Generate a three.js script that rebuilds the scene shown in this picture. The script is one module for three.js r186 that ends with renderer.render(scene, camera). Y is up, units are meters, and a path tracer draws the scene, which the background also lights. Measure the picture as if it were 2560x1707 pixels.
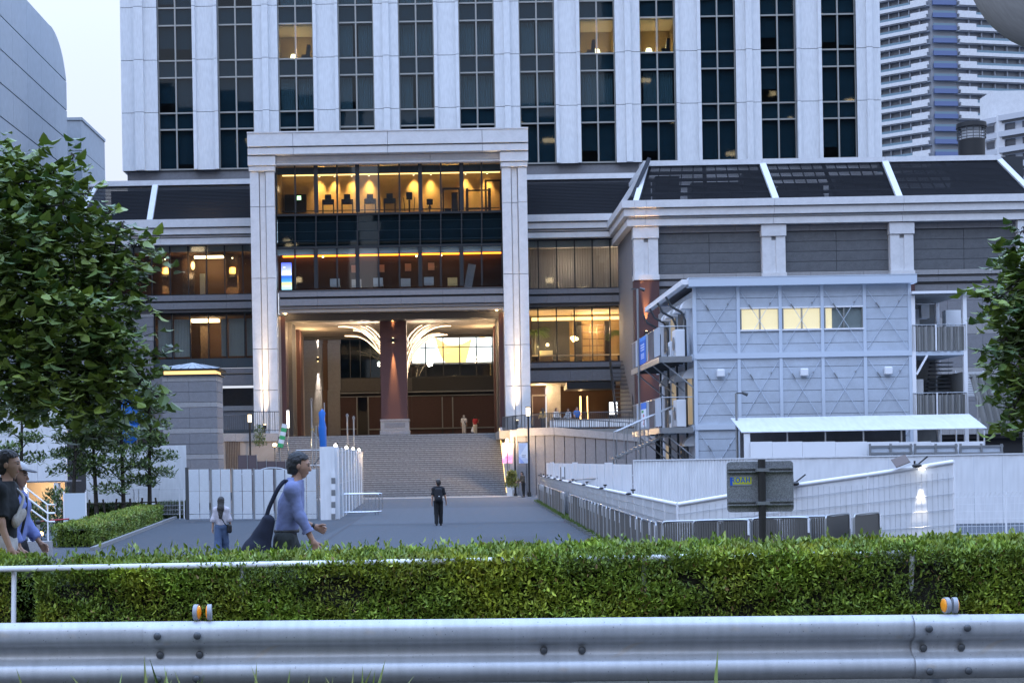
import * as THREE from 'three';
import { mergeGeometries } from 'three/addons/utils/BufferGeometryUtils.js';
import { RectAreaLightUniformsLib } from 'three/addons/lights/RectAreaLightUniformsLib.js';
import { ImprovedNoise } from 'three/addons/math/ImprovedNoise.js';
import { RoundedBoxGeometry } from 'three/addons/geometries/RoundedBoxGeometry.js';

// ---------- camera, sky, sun, exposure ----------
const scene = new THREE.Scene();
const F = 3600, CX = 1110, CY = 1152, ROLL = 0.0175, EYE = 2.5;
const camera = new THREE.PerspectiveCamera(2 * Math.atan(853.5 / F) * 180 / Math.PI, 2560 / 1707, 0.1, 3000);
camera.position.set(0, EYE, 0);
camera.rotation.z = -ROLL;
camera.setViewOffset(2560, 1707, 1280 - CX, 853.5 - CY, 2560, 1707);
scene.add(camera);
const renderer = new THREE.WebGLRenderer({ antialias: true });
renderer.toneMapping = THREE.LinearToneMapping;
renderer.toneMappingExposure = 1.58;
renderer.shadowMap.enabled = true;
RectAreaLightUniformsLib.init();
const noise = new ImprovedNoise();
{ // dusk sky under thin even cloud: pale at the horizon, bluer overhead
  const W = 256, H = 128, a = new Float32Array(W * H * 4);
  for (let j = 0; j < H; j++) for (let i = 0; i < W; i++) {
    const el = ((j + 0.5) / H - 0.5) * Math.PI, t = Math.max(0, Math.sin(el)), k = (j * W + i) * 4;
    const az = i / W * Math.PI * 2;
    const c = 1 + 0.05 * noise.noise(Math.cos(az) * 2.2 + 7, el * 5, Math.sin(az) * 2.2) + 0.03 * noise.noise(Math.cos(az) * 6, el * 12 + 3, Math.sin(az) * 6);
    const m = t * t; // brighter overhead, as under an even cloud cover
    a[k] = (0.49 + 0.88 * m) * c; a[k + 1] = (0.52 + 1.5 * m) * c; a[k + 2] = (0.59 + 2.85 * m) * c; a[k + 3] = 1;
  }
  const sky = new THREE.DataTexture(a, W, H, THREE.RGBAFormat, THREE.FloatType);
  sky.mapping = THREE.EquirectangularReflectionMapping; sky.magFilter = THREE.LinearFilter; sky.minFilter = THREE.LinearFilter; sky.needsUpdate = true;
  scene.background = sky; scene.environment = sky;
}
const sun = new THREE.DirectionalLight(new THREE.Color(1, 0.95, 0.92), 0.2);
sun.position.set(-60, 140, 80); sun.target.position.set(0, 0, -60);
sun.castShadow = true; sun.shadow.radius = 60; sun.shadow.mapSize.set(2048, 2048);
Object.assign(sun.shadow.camera, { left: -120, right: 120, top: 120, bottom: -120, near: 1, far: 500 });
scene.add(sun, sun.target);

// ---------- helpers ----------
let seed = 12345;
const rnd = () => { seed = (seed * 1664525 + 1013904223) >>> 0; return seed / 4294967296; };
const rr = (a, b) => a + (b - a) * rnd();
const cR = Math.cos(ROLL), sR = Math.sin(ROLL);
const wx = (u, v, d) => ((u - CX) * cR - (v - CY) * sR) * d / F;      // metres right of the axis, for something seen at (u, v) that stands d metres away
const wy = (u, v, d) => EYE - ((u - CX) * sR + (v - CY) * cR) * d / F; // its height
const V = (x, y, z) => new THREE.Vector3(x, y, z);
const lin = (r, g, b) => new THREE.Color().setRGB(r, g, b);
const names = {};
const numbered = n => { names[n] = (names[n] ?? -1) + 1; return names[n] ? n + '_' + String(names[n]).padStart(3, '0') : n; };
function shade(m) { m.castShadow = true; m.receiveShadow = true; return m; }
function thing(name, label, category, group) {
  const o = new THREE.Group(); o.name = numbered(name); o.userData = { label, category };
  if (group) o.userData.group = group;
  scene.add(o); return o;
}
function settle(g) { // move the group's origin to the thing's base
  const b = new THREE.Box3().setFromObject(g), c = V((b.min.x + b.max.x) / 2, b.min.y, (b.min.z + b.max.z) / 2);
  for (const k of g.children) k.position.sub(c);
  g.position.add(c); return g;
}
function part(parent, name, geo, mat, kind) {
  const m = shade(new THREE.Mesh(geo, mat)); m.name = name; if (kind) m.userData.kind = kind; parent.add(m); return m;
}
function sub(parent, name) { const g = new THREE.Group(); g.name = name; parent.add(g); return g; }
function solo(name, geo, mat, label, category, group) { const m = part(scene, numbered(name), geo, mat); m.userData = { label, category }; if (group) m.userData.group = group; return m; }
function struct(name, geo, mat) { const m = part(scene, numbered(name), geo, mat); m.userData = { kind: 'structure' }; return m; }
const geoCache = new Map();
function boxGeo(w, h, d, variant = 0) { // box with uv in metres
  const key = [w, h, d].map(x => Math.round(x * 500)).join() + ',' + variant;
  if (geoCache.has(key)) return geoCache.get(key);
  const g = new THREE.BoxGeometry(w, h, d), uv = g.attributes.uv, dims = [[d, h], [d, h], [w, d], [w, d], [w, h], [w, h]];
  for (let f = 0; f < 6; f++) for (let k = 0; k < 4; k++) { const i = f * 4 + k; uv.setXY(i, uv.getX(i) * dims[f][0] + variant * 0.37, uv.getY(i) * dims[f][1] + variant * 0.61); }
  geoCache.set(key, g); return g;
}
let vcount = 0;
function box(parent, name, mat, x0, x1, y0, y1, z0, z1) {
  const m = part(parent, name, boxGeo(Math.abs(x1 - x0), Math.abs(y1 - y0), Math.abs(z1 - z0), vcount++ % 5), mat);
  m.position.set((x0 + x1) / 2, (y0 + y1) / 2, (z0 + z1) / 2); return m;
}
// box whose front lies d metres away and fills the rectangle (u0, v0)-(u1, v1) of the view; t = thickness going back
function pbox(parent, name, mat, u0, v0, u1, v1, d, t) {
  const um = (u0 + u1) / 2, vm = (v0 + v1) / 2;
  return box(parent, name, mat, wx(u0, vm, d), wx(u1, vm, d), wy(um, v1, d), wy(um, v0, d), -d - t, -d);
}
function rawBox(x0, x1, y0, y1, z0, z1) { const g = boxGeo(Math.abs(x1 - x0), Math.abs(y1 - y0), Math.abs(z1 - z0)).clone(); g.translate((x0 + x1) / 2, (y0 + y1) / 2, (z0 + z1) / 2); return g; }
const UP = V(0, 1, 0);
function rodGeo(p, q, r, seg = 8, r2 = r) {
  const L = p.distanceTo(q), g = new THREE.CylinderGeometry(r2, r, L, seg, 1);
  g.applyQuaternion(new THREE.Quaternion().setFromUnitVectors(UP, q.clone().sub(p).normalize())); g.translate((p.x + q.x) / 2, (p.y + q.y) / 2, (p.z + q.z) / 2); return g;
}
function rod(parent, name, mat, p, q, r, seg = 8, r2 = r) { // cylinder kept centred on its own origin
  const L = p.distanceTo(q), m = part(parent, name, new THREE.CylinderGeometry(r2, r, L, seg, 1), mat);
  m.quaternion.setFromUnitVectors(UP, q.clone().sub(p).normalize()); m.position.copy(p).add(q).multiplyScalar(0.5); return m;
}
function barGeo(p, q, w, h = w) { // square bar
  const L = p.distanceTo(q), g = boxGeo(w, L, h).clone();
  g.applyQuaternion(new THREE.Quaternion().setFromUnitVectors(UP, q.clone().sub(p).normalize())); g.translate((p.x + q.x) / 2, (p.y + q.y) / 2, (p.z + q.z) / 2); return g;
}
function bar(parent, name, mat, p, q, w, h = w) { return part(parent, name, barGeo(p, q, w, h), mat); }
const tubeGeo = (pts, r, n = 24, seg = 8, closed = false) => new THREE.TubeGeometry(new THREE.CatmullRomCurve3(pts, closed, 'catmullrom', 0.3), n, r, seg, closed);
function clean(gs) { return mergeGeometries(gs.map(g => { const k = g.index ? g.toNonIndexed() : g.clone(); for (const n of Object.keys(k.attributes)) if (!['position', 'normal', 'uv'].includes(n)) k.deleteAttribute(n); return k; })); }

// ---------- procedural textures ----------
function tex(size, fn, srgb = true, tile = 1) {
  const a = new Uint8Array(size * size * 4);
  for (let j = 0; j < size; j++) for (let i = 0; i < size; i++) { const c = fn(i / size, j / size, i, j), k = (j * size + i) * 4; a[k] = c[0]; a[k + 1] = c[1]; a[k + 2] = c[2]; a[k + 3] = 255; }
  const t = new THREE.DataTexture(a, size, size); t.wrapS = t.wrapT = THREE.RepeatWrapping; t.magFilter = THREE.LinearFilter; t.minFilter = THREE.LinearMipmapLinearFilter; t.generateMipmaps = true;
  if (srgb) t.colorSpace = THREE.SRGBColorSpace; t.repeat.set(1 / tile, 1 / tile); t.needsUpdate = true; return t;
}
const tn = (u, v, f, z = 0) => { // tileable noise
  const a = u * 2 * Math.PI, b = v * 2 * Math.PI, q = f / (2 * Math.PI);
  return noise.noise(Math.cos(a) * q + z, Math.sin(a) * q + Math.cos(b) * q * 1.3, Math.sin(b) * q * 1.3 + z * 1.7);
};
const clamp8 = x => Math.max(0, Math.min(255, x));
function grainTex(lo, hi, tile, blotch = 0.5, size = 256) { // fine grain over soft blotches
  return tex(size, (u, v) => { const g = rnd(), b = 0.5 + 0.5 * (tn(u, v, 5, 2) * 0.6 + tn(u, v, 14, 9) * 0.4); const x = clamp8(lo + (hi - lo) * (g * (1 - blotch) + b * blotch)); return [x, x, x]; }, true, tile);
}
const T = {
  fine: grainTex(205, 255, 3.1, 0.6), speck: grainTex(150, 255, 1.3, 0.25), coarse: grainTex(120, 255, 2.3, 0.35), asphalt: grainTex(110, 255, 1.7, 0.3, 512),
  blot: grainTex(170, 255, 7.7, 0.85),
  streak: tex(256, (u, v) => { const s = 0.5 + 0.5 * tn(u, v * 0.15, 40, 4), b = 0.5 + 0.5 * tn(u, v, 6, 1), x = clamp8(225 + 20 * s + 10 * b); return [x, x, x]; }, true, 4.3),
  brick: tex(256, (u, v, i, j) => { const row = j >> 3, off = (row & 1) * 10, m = (j & 7) === 0 || ((i + off) % 20) === 0, x = m ? 120 : clamp8(185 + 60 * rnd()); return [x, x, x]; }, true, 2.4),
  slab: tex(256, (u, v, i, j) => { const g = rnd(), l = i < 3, x = l ? 95 : clamp8(165 + 60 * g + 25 * tn(u, v, 6, 5)); return [x, x, x]; }, true, 0.76),
  grime: tex(512, (u, v) => { const g = rnd(), b = 0.5 + 0.5 * tn(u, v, 7, 3), st = 0.5 + 0.5 * tn(u, v * 0.1, 60, 6), sp = rnd() > 0.9985 ? 0.45 : 1, ru = Math.max(0, tn(u, v, 22, 12) - 0.5) * 1.2, x = (196 + 22 * st + 22 * b + 14 * g) * sp; return [clamp8(x), clamp8(x * (1 - 0.12 * ru)), clamp8(x * (1 - 0.25 * ru))]; }, true, 1.9),
  wood: tex(256, (u, v) => { const x = clamp8(150 + 80 * (0.5 + 0.5 * tn(u, v * 0.2, 26, 3))); return [x, x, x]; }, true, 1.5),
};
function mat(r, g, b, rough = 0.8, o = {}) { const m = new THREE.MeshStandardMaterial({ roughness: rough, ...o }); m.color.setRGB(r, g, b); return m; }
function glow(r, g, b, k, base = 0.3) { const m = new THREE.MeshStandardMaterial({ roughness: 0.6 }); m.color.setRGB(base * r, base * g, base * b); m.emissive.setRGB(r, g, b); m.emissiveIntensity = k; return m; }
function glassMat(r, g, b, rough = 0.02) { const m = new THREE.MeshPhysicalMaterial({ transmission: 1, thickness: 0, roughness: rough, ior: 1.5 }); m.color.setRGB(r, g, b); return m; }
const M = {
  white: mat(0.80, 0.80, 0.81, 0.55, { map: T.fine }), panel: mat(0.79, 0.80, 0.81, 0.6, { map: T.streak }), whiteBase: mat(0.78, 0.78, 0.79, 0.6, { map: T.fine }),
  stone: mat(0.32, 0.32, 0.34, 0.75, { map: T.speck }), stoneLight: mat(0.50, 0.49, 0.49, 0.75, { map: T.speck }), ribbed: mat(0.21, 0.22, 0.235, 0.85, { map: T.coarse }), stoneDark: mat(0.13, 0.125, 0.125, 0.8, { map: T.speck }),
  red: mat(0.125, 0.056, 0.056, 0.75, { map: T.brick }), redPanel: mat(0.07, 0.031, 0.035, 0.7, { map: T.speck }),
  groove: mat(0.05, 0.05, 0.055, 0.9), frame: mat(0.32, 0.32, 0.30, 0.45, { metalness: 0.5 }), frameDark: mat(0.02, 0.022, 0.025, 0.5, { metalness: 0.3 }),
  louvre: mat(0.012, 0.015, 0.022, 0.7), dark: mat(0.03, 0.032, 0.036, 0.8), darkRoom: mat(0.06, 0.075, 0.085, 0.9), slabDark: mat(0.04, 0.058, 0.07, 0.5),
  shade: mat(0.09, 0.15, 0.18, 0.9), asphaltDark: mat(0.088, 0.104, 0.125, 0.92, { map: T.asphalt }), asphaltPale: mat(0.125, 0.147, 0.172, 0.92, { map: T.asphalt }), glassT: glassMat(0.5, 0.6, 0.64), glassB: glassMat(0.62, 0.68, 0.68), glassC: glassMat(0.88, 0.9, 0.9), glassD: glassMat(0.25, 0.3, 0.33),
  curtain: mat(0.42, 0.47, 0.47, 0.95), blind: mat(0.30, 0.32, 0.31, 0.95), tan: mat(0.42, 0.30, 0.15, 0.9, { map: T.fine }), cream: mat(0.6, 0.5, 0.36, 0.9),
  brown: mat(0.10, 0.055, 0.035, 0.8), brownLight: mat(0.22, 0.15, 0.10, 0.8, { map: T.wood }), black: mat(0.012, 0.012, 0.013, 0.6), beige: mat(0.42, 0.37, 0.32, 0.85, { map: T.fine }),
  asphalt: mat(0.115, 0.135, 0.16, 0.92, { map: T.asphalt, bumpMap: T.asphalt, bumpScale: 0.006 }), concrete: mat(0.36, 0.355, 0.35, 0.9, { map: T.speck }), paving: mat(0.42, 0.40, 0.37, 0.85, { map: T.speck }),
  step: mat(0.44, 0.465, 0.50, 0.85, { map: T.slab }), stepNose: mat(0.05, 0.05, 0.052, 0.85),
  galv: mat(0.55, 0.56, 0.57, 0.38, { metalness: 0.85, map: T.fine }), steel: mat(0.30, 0.31, 0.32, 0.45, { metalness: 0.7 }), steelDark: mat(0.09, 0.095, 0.10, 0.5, { metalness: 0.5 }), chrome: mat(0.75, 0.75, 0.76, 0.2, { metalness: 1 }),
  prefab: mat(0.55, 0.61, 0.69, 0.7, { map: T.fine }), prefabTrim: mat(0.53, 0.59, 0.67, 0.55), whitePaint: mat(0.8, 0.8, 0.82, 0.5), plastic: mat(0.75, 0.76, 0.78, 0.45),
  blindLit: glow(1, 0.86, 0.56, 0.62, 0.6), blind2: mat(0.34, 0.37, 0.36, 0.9), cladding: mat(0.42, 0.47, 0.52, 0.6, { map: T.streak }), corr: mat(0.30, 0.30, 0.29, 0.6, { metalness: 0.3, map: T.streak }), hoard: mat(0.82, 0.83, 0.85, 0.5, { map: T.streak }),
  blueTarp: mat(0.02, 0.16, 0.55, 0.6), soil: mat(0.09, 0.075, 0.055, 0.95, { map: T.coarse }), bark: mat(0.10, 0.085, 0.07, 0.95, { map: T.wood }),
  warmLamp: glow(1, 0.72, 0.36, 6), warmStrip: glow(1, 0.62, 0.22, 2.2), whiteStrip: glow(1, 0.86, 0.74, 5), coolLamp: glow(0.95, 0.97, 1, 6),
};
M.sheer = new THREE.MeshPhysicalMaterial({ transmission: 0.45, thickness: 0, roughness: 1, side: THREE.DoubleSide }); M.sheer.color.setRGB(0.36, 0.31, 0.26);
M.glassT.ior = 1.38;
for (const k of Object.keys(M)) M[k].name = k;
function lamp(parent, color, intensity, p, radius = 0.06, distance = 0) { const l = new THREE.PointLight(color, intensity, distance, 2); l.position.copy(p); l.castShadow = true; l.shadow.radius = Math.max(1, radius / 0.02); parent.add(l); return l; }
function spot(parent, color, intensity, p, target, angle, penumbra = 0.6, radius = 0.04) {
  const l = new THREE.SpotLight(color, intensity, 0, angle, penumbra, 2); l.position.copy(p); l.target.position.copy(target); l.castShadow = true; l.shadow.radius = Math.max(1, radius / 0.02); parent.add(l, l.target); return l;
}
function area(parent, color, intensity, w, h, p, target) { const l = new THREE.RectAreaLight(color, intensity, w, h); l.position.copy(p); parent.add(l); l.lookAt(target); return l; }
// ---------- ground ----------
const sst = (a, b, x) => { const t = Math.max(0, Math.min(1, (x - a) / (b - a))); return t * t * (3 - 2 * t); };
const PATH = 0.95; // pavement and road level; the plaza lies lower, down a gentle slope
function groundY(x, z) { const d = -z, k = sst(4.5, 9, x); return PATH * (1 - sst(18 + k, 32 + k, d)); }
function sheet(xs, zs, lift, uvScale = 1) {
  const p = [], uv = [], idx = [], nx = xs.length;
  for (const z of zs) for (const x of xs) { p.push(x, groundY(x, z) + lift, z); uv.push(x * uvScale, -z * uvScale); }
  for (let j = 0; j < zs.length - 1; j++) for (let i = 0; i < nx - 1; i++) { const a = j * nx + i, b = a + 1, c = a + nx, e = c + 1; idx.push(a, b, c, b, e, c); }
  const g = new THREE.BufferGeometry(); g.setAttribute('position', new THREE.Float32BufferAttribute(p, 3)); g.setAttribute('uv', new THREE.Float32BufferAttribute(uv, 2)); g.setIndex(idx); g.computeVertexNormals();
  if (g.attributes.normal.getY(0) < 0) { g.setIndex(idx.map((_, i) => idx[i - i % 3 + [0, 2, 1][i % 3]])); g.computeVertexNormals(); }
  return g;
}
const range = (a, b, n) => Array.from({ length: n + 1 }, (_, i) => a + (b - a) * i / n);
struct('ground', sheet([-1500, -300, ...range(-60, 60, 40), 300, 1500], [300, 60, 20, ...range(0, -60, 40), -80, -120, -200, -400, -1500].sort((a, b) => b - a), 0), M.asphalt);
struct('verge', sheet(range(-30, 30, 20), range(-7.2, -12.9, 6), 0.006), M.soil);
struct('pavement', sheet(range(-30, 30, 20), range(-13.0, -17.5, 6), 0.008), M.concrete);
struct('paving_strip', sheet(range(-9, 5.2, 10), [-97.2, -100.02], 0.006), M.paving);
// resurfaced patches and tar seams
{ const strip = (pts, lift) => { const sh = new THREE.Shape(pts.map(([x, d]) => new THREE.Vector2(x, d))), g = new THREE.ShapeGeometry(sh), p = g.attributes.position, uv = []; for (let i = 0; i < p.count; i++) { const x = p.getX(i), d = p.getY(i); p.setXYZ(i, x, groundY(x, -d) + lift, -d); uv.push(x, d); } g.setAttribute('uv', new THREE.Float32BufferAttribute(uv, 2)); g.computeVertexNormals(); if (g.attributes.normal.getY(0) < 0) { g.setIndex([...g.index.array].reverse()); g.computeVertexNormals(); } return g; };
  struct('asphalt_patch', strip([[-4.6, 34], [-11.5, 46], [-12.4, 63], [-3.9, 63]], 0.004), M.asphaltDark); struct('asphalt_patch', strip([[-3.8, 58], [4.9, 57.6], [4.9, 76], [-3.8, 77]], 0.004), M.asphaltPale); struct('asphalt_patch', strip([[1.2, 36], [3.4, 36.4], [3.2, 47], [1.1, 46.6]], 0.004), M.asphaltDark);
  for (const a of [[[-3.86, 34.2], [-3.8, 34.2], [-3.78, 90], [-3.84, 90]], [[-3.8, 56.9], [5, 56.5], [5, 56.6], [-3.8, 57]], [[-3.8, 80], [5, 79.8], [5, 79.95], [-3.8, 80.15]]]) struct('tar_seam', strip(a, 0.008), M.groove); }
// kerbs along the plaza
function kerb(x0, z0, x1, z1, n) {
  for (let i = 0; i < n; i++) {
    const a = i / n, b = (i + 0.985) / n, p = V(x0 + (x1 - x0) * a, 0, z0 + (z1 - z0) * a), q = V(x0 + (x1 - x0) * b, 0, z0 + (z1 - z0) * b);
    p.y = groundY(p.x, p.z) + 0.02; q.y = groundY(q.x, q.z) + 0.02; part(kerbG, 'kerb_stone', barGeo(p, q, 0.16, 0.18), M.concrete);
  }
}
const kerbG = new THREE.Group(); kerbG.name = 'kerb'; kerbG.userData = { kind: 'structure' }; scene.add(kerbG);
kerb(5.15, -38, 5.35, -84, 40); kerb(-10.55, -43, -12.75, -68, 24);

// ---------- a row of panes with mullions ----------
function glazing(parent, d, us, uref, v0, v1, o = {}) { // us: positions of the joints, measured at height (v0 + v1) / 2
  const vm = (v0 + v1) / 2, y1 = wy(uref, v0, d), y0 = wy(uref, v1, d), g = o.glass ?? M.glassB, fm = o.frame ?? M.frameDark, w = o.w ?? 0.09;
  const xs = us.map(u => wx(u, vm, d));
  for (let i = 0; i + 1 < xs.length; i++) {
    const a = xs[i] + w / 2, b = xs[i + 1] - w / 2, p = part(parent, 'pane', boxGeo(b - a, y1 - y0 - 0.02, 0.012), g); p.position.set((a + b) / 2, (y0 + y1) / 2, -d - 0.05);
    p.rotation.set(rr(-0.002, 0.002), rr(-0.003, 0.003), 0);
  }
  xs.forEach((x, i) => { const ww = o.thick && o.thick.includes(i) ? w * 2.6 : w; box(parent, 'mullion', fm, x - ww / 2, x + ww / 2, y0, y1, -d - 0.14, -d + (o.proud ?? 0.04)); });
  if (o.rails !== false) { box(parent, 'rail', fm, xs[0] - w / 2 + 0.003, xs.at(-1) + w / 2 - 0.003, y0 - 0.1, y0, -d - 0.14, -d + 0.02); box(parent, 'rail', fm, xs[0] - w / 2 + 0.003, xs.at(-1) + w / 2 - 0.003, y1, y1 + 0.1, -d - 0.14, -d + 0.02); }
  return { xs, y0, y1 };
}
function room(parent, x0, x1, y0, y1, zf, zb, wall, ceil, floor) { // open at the front zf, back wall at zb
  box(parent, 'back_wall', wall, x0, x1, y0, y1, zb - 0.2, zb); box(parent, 'ceiling', ceil ?? wall, x0, x1, y1, y1 + 0.15, zb, zf); box(parent, 'floor', floor ?? wall, x0, x1, y0 - 0.15, y0, zb, zf);
  box(parent, 'side_wall', wall, x0 - 0.15, x0, y0, y1, zb, zf); box(parent, 'side_wall', wall, x1, x1 + 0.15, y0, y1, zb, zf);
}
function curtainGeo(w, h, seg = 40, amp = 0.045, folds = 9) { const g = new THREE.PlaneGeometry(w, h, seg, 1), p = g.attributes.position, ph = rnd() * 6; for (let i = 0; i < p.count; i++) p.setZ(i, amp * Math.sin(p.getX(i) / w * folds * 6.28 + ph + Math.sin(p.getX(i) * 3 + ph) * 0.8)); g.computeVertexNormals(); return g; }

// ---------- hotel tower ----------
const WARM = lin(1, 0.66, 0.34), AMBER = lin(1, 0.55, 0.2), SOFT = lin(1, 0.85, 0.68);
{
  const d = 124, s = F / d, t = thing('hotel_tower', 'white hotel tower with tall dark window strips above the low wings', 'building');
  const Y = v => wy(437, v, d), y = [Y(422), Y(322), Y(280.6), Y(192), Y(149.4), Y(61), Y(17)], fh = y[4] - y[2]; y.push(y[5] + fh, y[6] + fh);
  const top = y[8] + 0.6, bot = Y(425), xc = i => (-656 + 151.07 * i) / s, hw = 44.6 / s, x0 = -791.5 / s, x1 = 1110 / s;
  const joints = [bot, y[2], y[4], y[6], top], gap = 0.05;
  // joint backing and core
  box(t, 'core_wall', M.darkRoom, x0 + 0.3, x1 - 0.3, bot - 1, top, -d - 14, -d - 4.4);
  for (const [k, yy] of [[0, bot - 0.4], [1, y[2] - 0.35], [2, y[4] - 0.35], [3, y[6] - 0.35], [4, top - 0.3]]) box(t, 'floor_slab', M.darkRoom, x0 + 0.4, x1 - 0.4, yy, yy + 0.28, -d - 4.4, -d - 0.75);
  box(t, 'plinth', M.white, wx(1600, 400, d), x1 - 0.3, bot - 3.2, bot - 0.02, -d - 4.4, -d - 0.5); box(t, 'plinth', M.stone, x0 + 0.3, wx(1600, 400, d) - 0.01, bot - 3.2, bot - 0.02, -d - 4.4, -d - 0.5);
  box(t, 'side_wall', M.panel, x0, x0 + 0.35, bot, top, -d - 14, -d - 0.52); box(t, 'side_wall', M.panel, x1 - 0.35, x1, bot, top, -d - 14, -d - 0.52);
  box(t, 'parapet', M.white, x0, x1, top + 0.02, top + 1.4, -d - 14, -d + 0.15);
  function pier(a, b, kind) {
    const pg = sub(t, 'pier');
    box(pg, 'joint_backing', M.groove, a, b, bot, top, -d - 0.5, -d - 0.12);
    for (let k = 0; k < 4; k++) {
      const ya = joints[k] + (k ? gap / 2 : 0), yb = joints[k + 1] - gap / 2, w = b - a;
      if (kind) { // three strips, the middle one proud
        const c = a + w * 0.38, e = a + w * 0.63;
        box(pg, 'panel', M.panel, a, c, ya, yb, -d - 0.12, -d); box(pg, 'panel', M.panel, c + 0.002, e - 0.002, ya, yb, -d - 0.115, -d + 0.32); box(pg, 'panel', M.panel, e, b, ya, yb, -d - 0.12, -d);
      } else { // one wide panel between narrow returns
        const e = w * 0.13;
        box(pg, 'panel', M.panel, a, a + e, ya, yb, -d - 0.12, -d + 0.28); box(pg, 'panel', M.panel, a + e + 0.002, b - e - 0.002, ya, yb, -d - 0.115, -d + 0.02); box(pg, 'panel', M.panel, b - e, b, ya, yb, -d - 0.12, -d + 0.28);
      }
    }
  }
  pier(x0, xc(0) - hw, true); for (let i = 0; i < 11; i++) pier(xc(i) + hw, xc(i + 1) - hw, i % 2 === 1); pier(xc(11) + hw, x1, true);
  const rowsY = [[y[0], y[1]], [y[1], y[2]], [y[2], y[3]], [y[3], y[4]], [y[4], y[5]], [y[5], y[6]], [y[6], y[7]], [y[7], y[8]]], f = 0.13;
  const state = { 2: { 2: 'c', 3: 'c', 4: 'c', 5: 'c', 6: 'c', 7: 'c', 8: 'c' }, 4: { 2: 'L', 3: 'c', 4: 'c', 5: 'c', 6: 'c', 7: 'L', 8: 'L' }, 6: { 2: 'c', 3: 'c', 4: 'c', 5: 'c', 6: 'c', 7: 'c' } };
  for (let i = 0; i < 12; i++) {
    const bay = sub(t, 'window_bay'), cx = xc(i), zf = -d - 0.42;
    box(bay, 'mullion', M.frame, cx - f / 2, cx + f / 2, y[0], y[8], zf - 0.1, zf + 0.12);
    for (const sx of [-1, 1]) box(bay, 'jamb', M.frame, cx + sx * hw - (sx > 0 ? 0.09 : 0), cx + sx * hw + (sx > 0 ? 0 : 0.09), y[0], y[8], zf - 0.1, zf + 0.1);
    rowsY.forEach(([a, b], k) => {
      box(bay, 'transom', M.frame, cx - hw + 0.003, cx + hw - 0.003, a - f / 2, a + f / 2, zf - 0.09, zf + 0.105);
      for (const sx of [-1, 1]) {
        const p = part(bay, 'pane', boxGeo(hw - f / 2 - 0.11, b - a - f - 0.02, 0.012), M.glassT); p.position.set(cx + sx * (hw / 2), (a + b) / 2, zf); p.rotation.set(rr(-0.006, 0.004), rr(-0.009, 0.009), 0);
      }
      if (k % 2) box(bay, 'spandrel_panel', M.shade, cx - hw + 0.01, cx + hw - 0.01, a, b, zf - 0.3, zf - 0.14);
      else {
        const st = state[k]?.[i];
        if (st === 'c') for (const sx of [-1, 1]) { const w = hw * rr(0.72, 0.94), c = part(bay, 'curtain', curtainGeo(w, b - a - 0.25, 36, 0.05, 7), M.curtain); c.position.set(cx + sx * (hw / 2 + (hw - w) / 2 * rr(-1, 1)), (a + b) / 2, zf - 0.35 - rr(0, 0.1)); }
        if (!st) for (const sx of [-1, 1]) box(bay, 'roller_shade', M.shade, cx + sx * hw / 2 - hw * 0.45, cx + sx * hw / 2 + hw * 0.45, a + (rnd() < 0.25 ? rr(0.3, 1.4) : 0.05), b - 0.1, zf - 0.36, zf - 0.34);
        if (st === 'L') {
          const z0 = zf - 0.32, z1 = zf - 3.8; room(bay, cx - hw - 0.2, cx + hw + 0.2, a - 0.02, b - 0.05, z0, z1, M.tan, M.cream, M.brown);
          lamp(bay, lin(1, 0.6, 0.28), 9, V(cx + 0.3, a + 1.3, z1 + 1.4), 0.12);
        }
      }
    });
  }
  settle(t);
  // furniture seen in the three lit rooms
  for (const [i, fx] of [[2, 0.75], [7, -0.4], [8, 0.9]]) {
    const cx = xc(i), fy = y[4] - 0.02, z = -d - 1.55;
    const lab = ['third', 'eighth', 'ninth'][[2, 7, 8].indexOf(i)];
    const c = thing('armchair', `dark high-backed armchair in the lit room of the ${lab} tower window strip`, 'armchair', 'armchairs in lit hotel rooms');
    box(c, 'seat', M.black, cx + fx - 0.35, cx + fx + 0.35, fy + 0.15, fy + 0.62, z - 0.35, z + 0.35); const b = box(c, 'backrest', M.black, cx + fx + 0.08, cx + fx + 0.36, fy + 0.62, fy + 1.5, z - 0.34, z + 0.34); b.rotation.z = -0.12; box(c, 'leg_frame', M.black, cx + fx - 0.28, cx + fx + 0.28, fy, fy + 0.15, z - 0.28, z + 0.28); settle(c);
    const k = thing('table_lamp', `small glowing table lamp in the lit room of the ${lab} tower window strip`, 'lamp', 'table lamps in lit hotel rooms');
    const lx = cx - fx * 0.5; part(k, 'foot', new THREE.CylinderGeometry(0.05, 0.12, 0.55, 10).translate(lx, fy + 0.28, z - 0.6), M.black); part(k, 'lamp_shade', new THREE.CylinderGeometry(0.22, 0.32, 0.34, 14, 1, true).translate(lx, fy + 0.72, z - 0.6), M.warmLamp); lamp(k, WARM, 5, V(lx, fy + 0.72, z - 0.6)); settle(k);
  }
}
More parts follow.
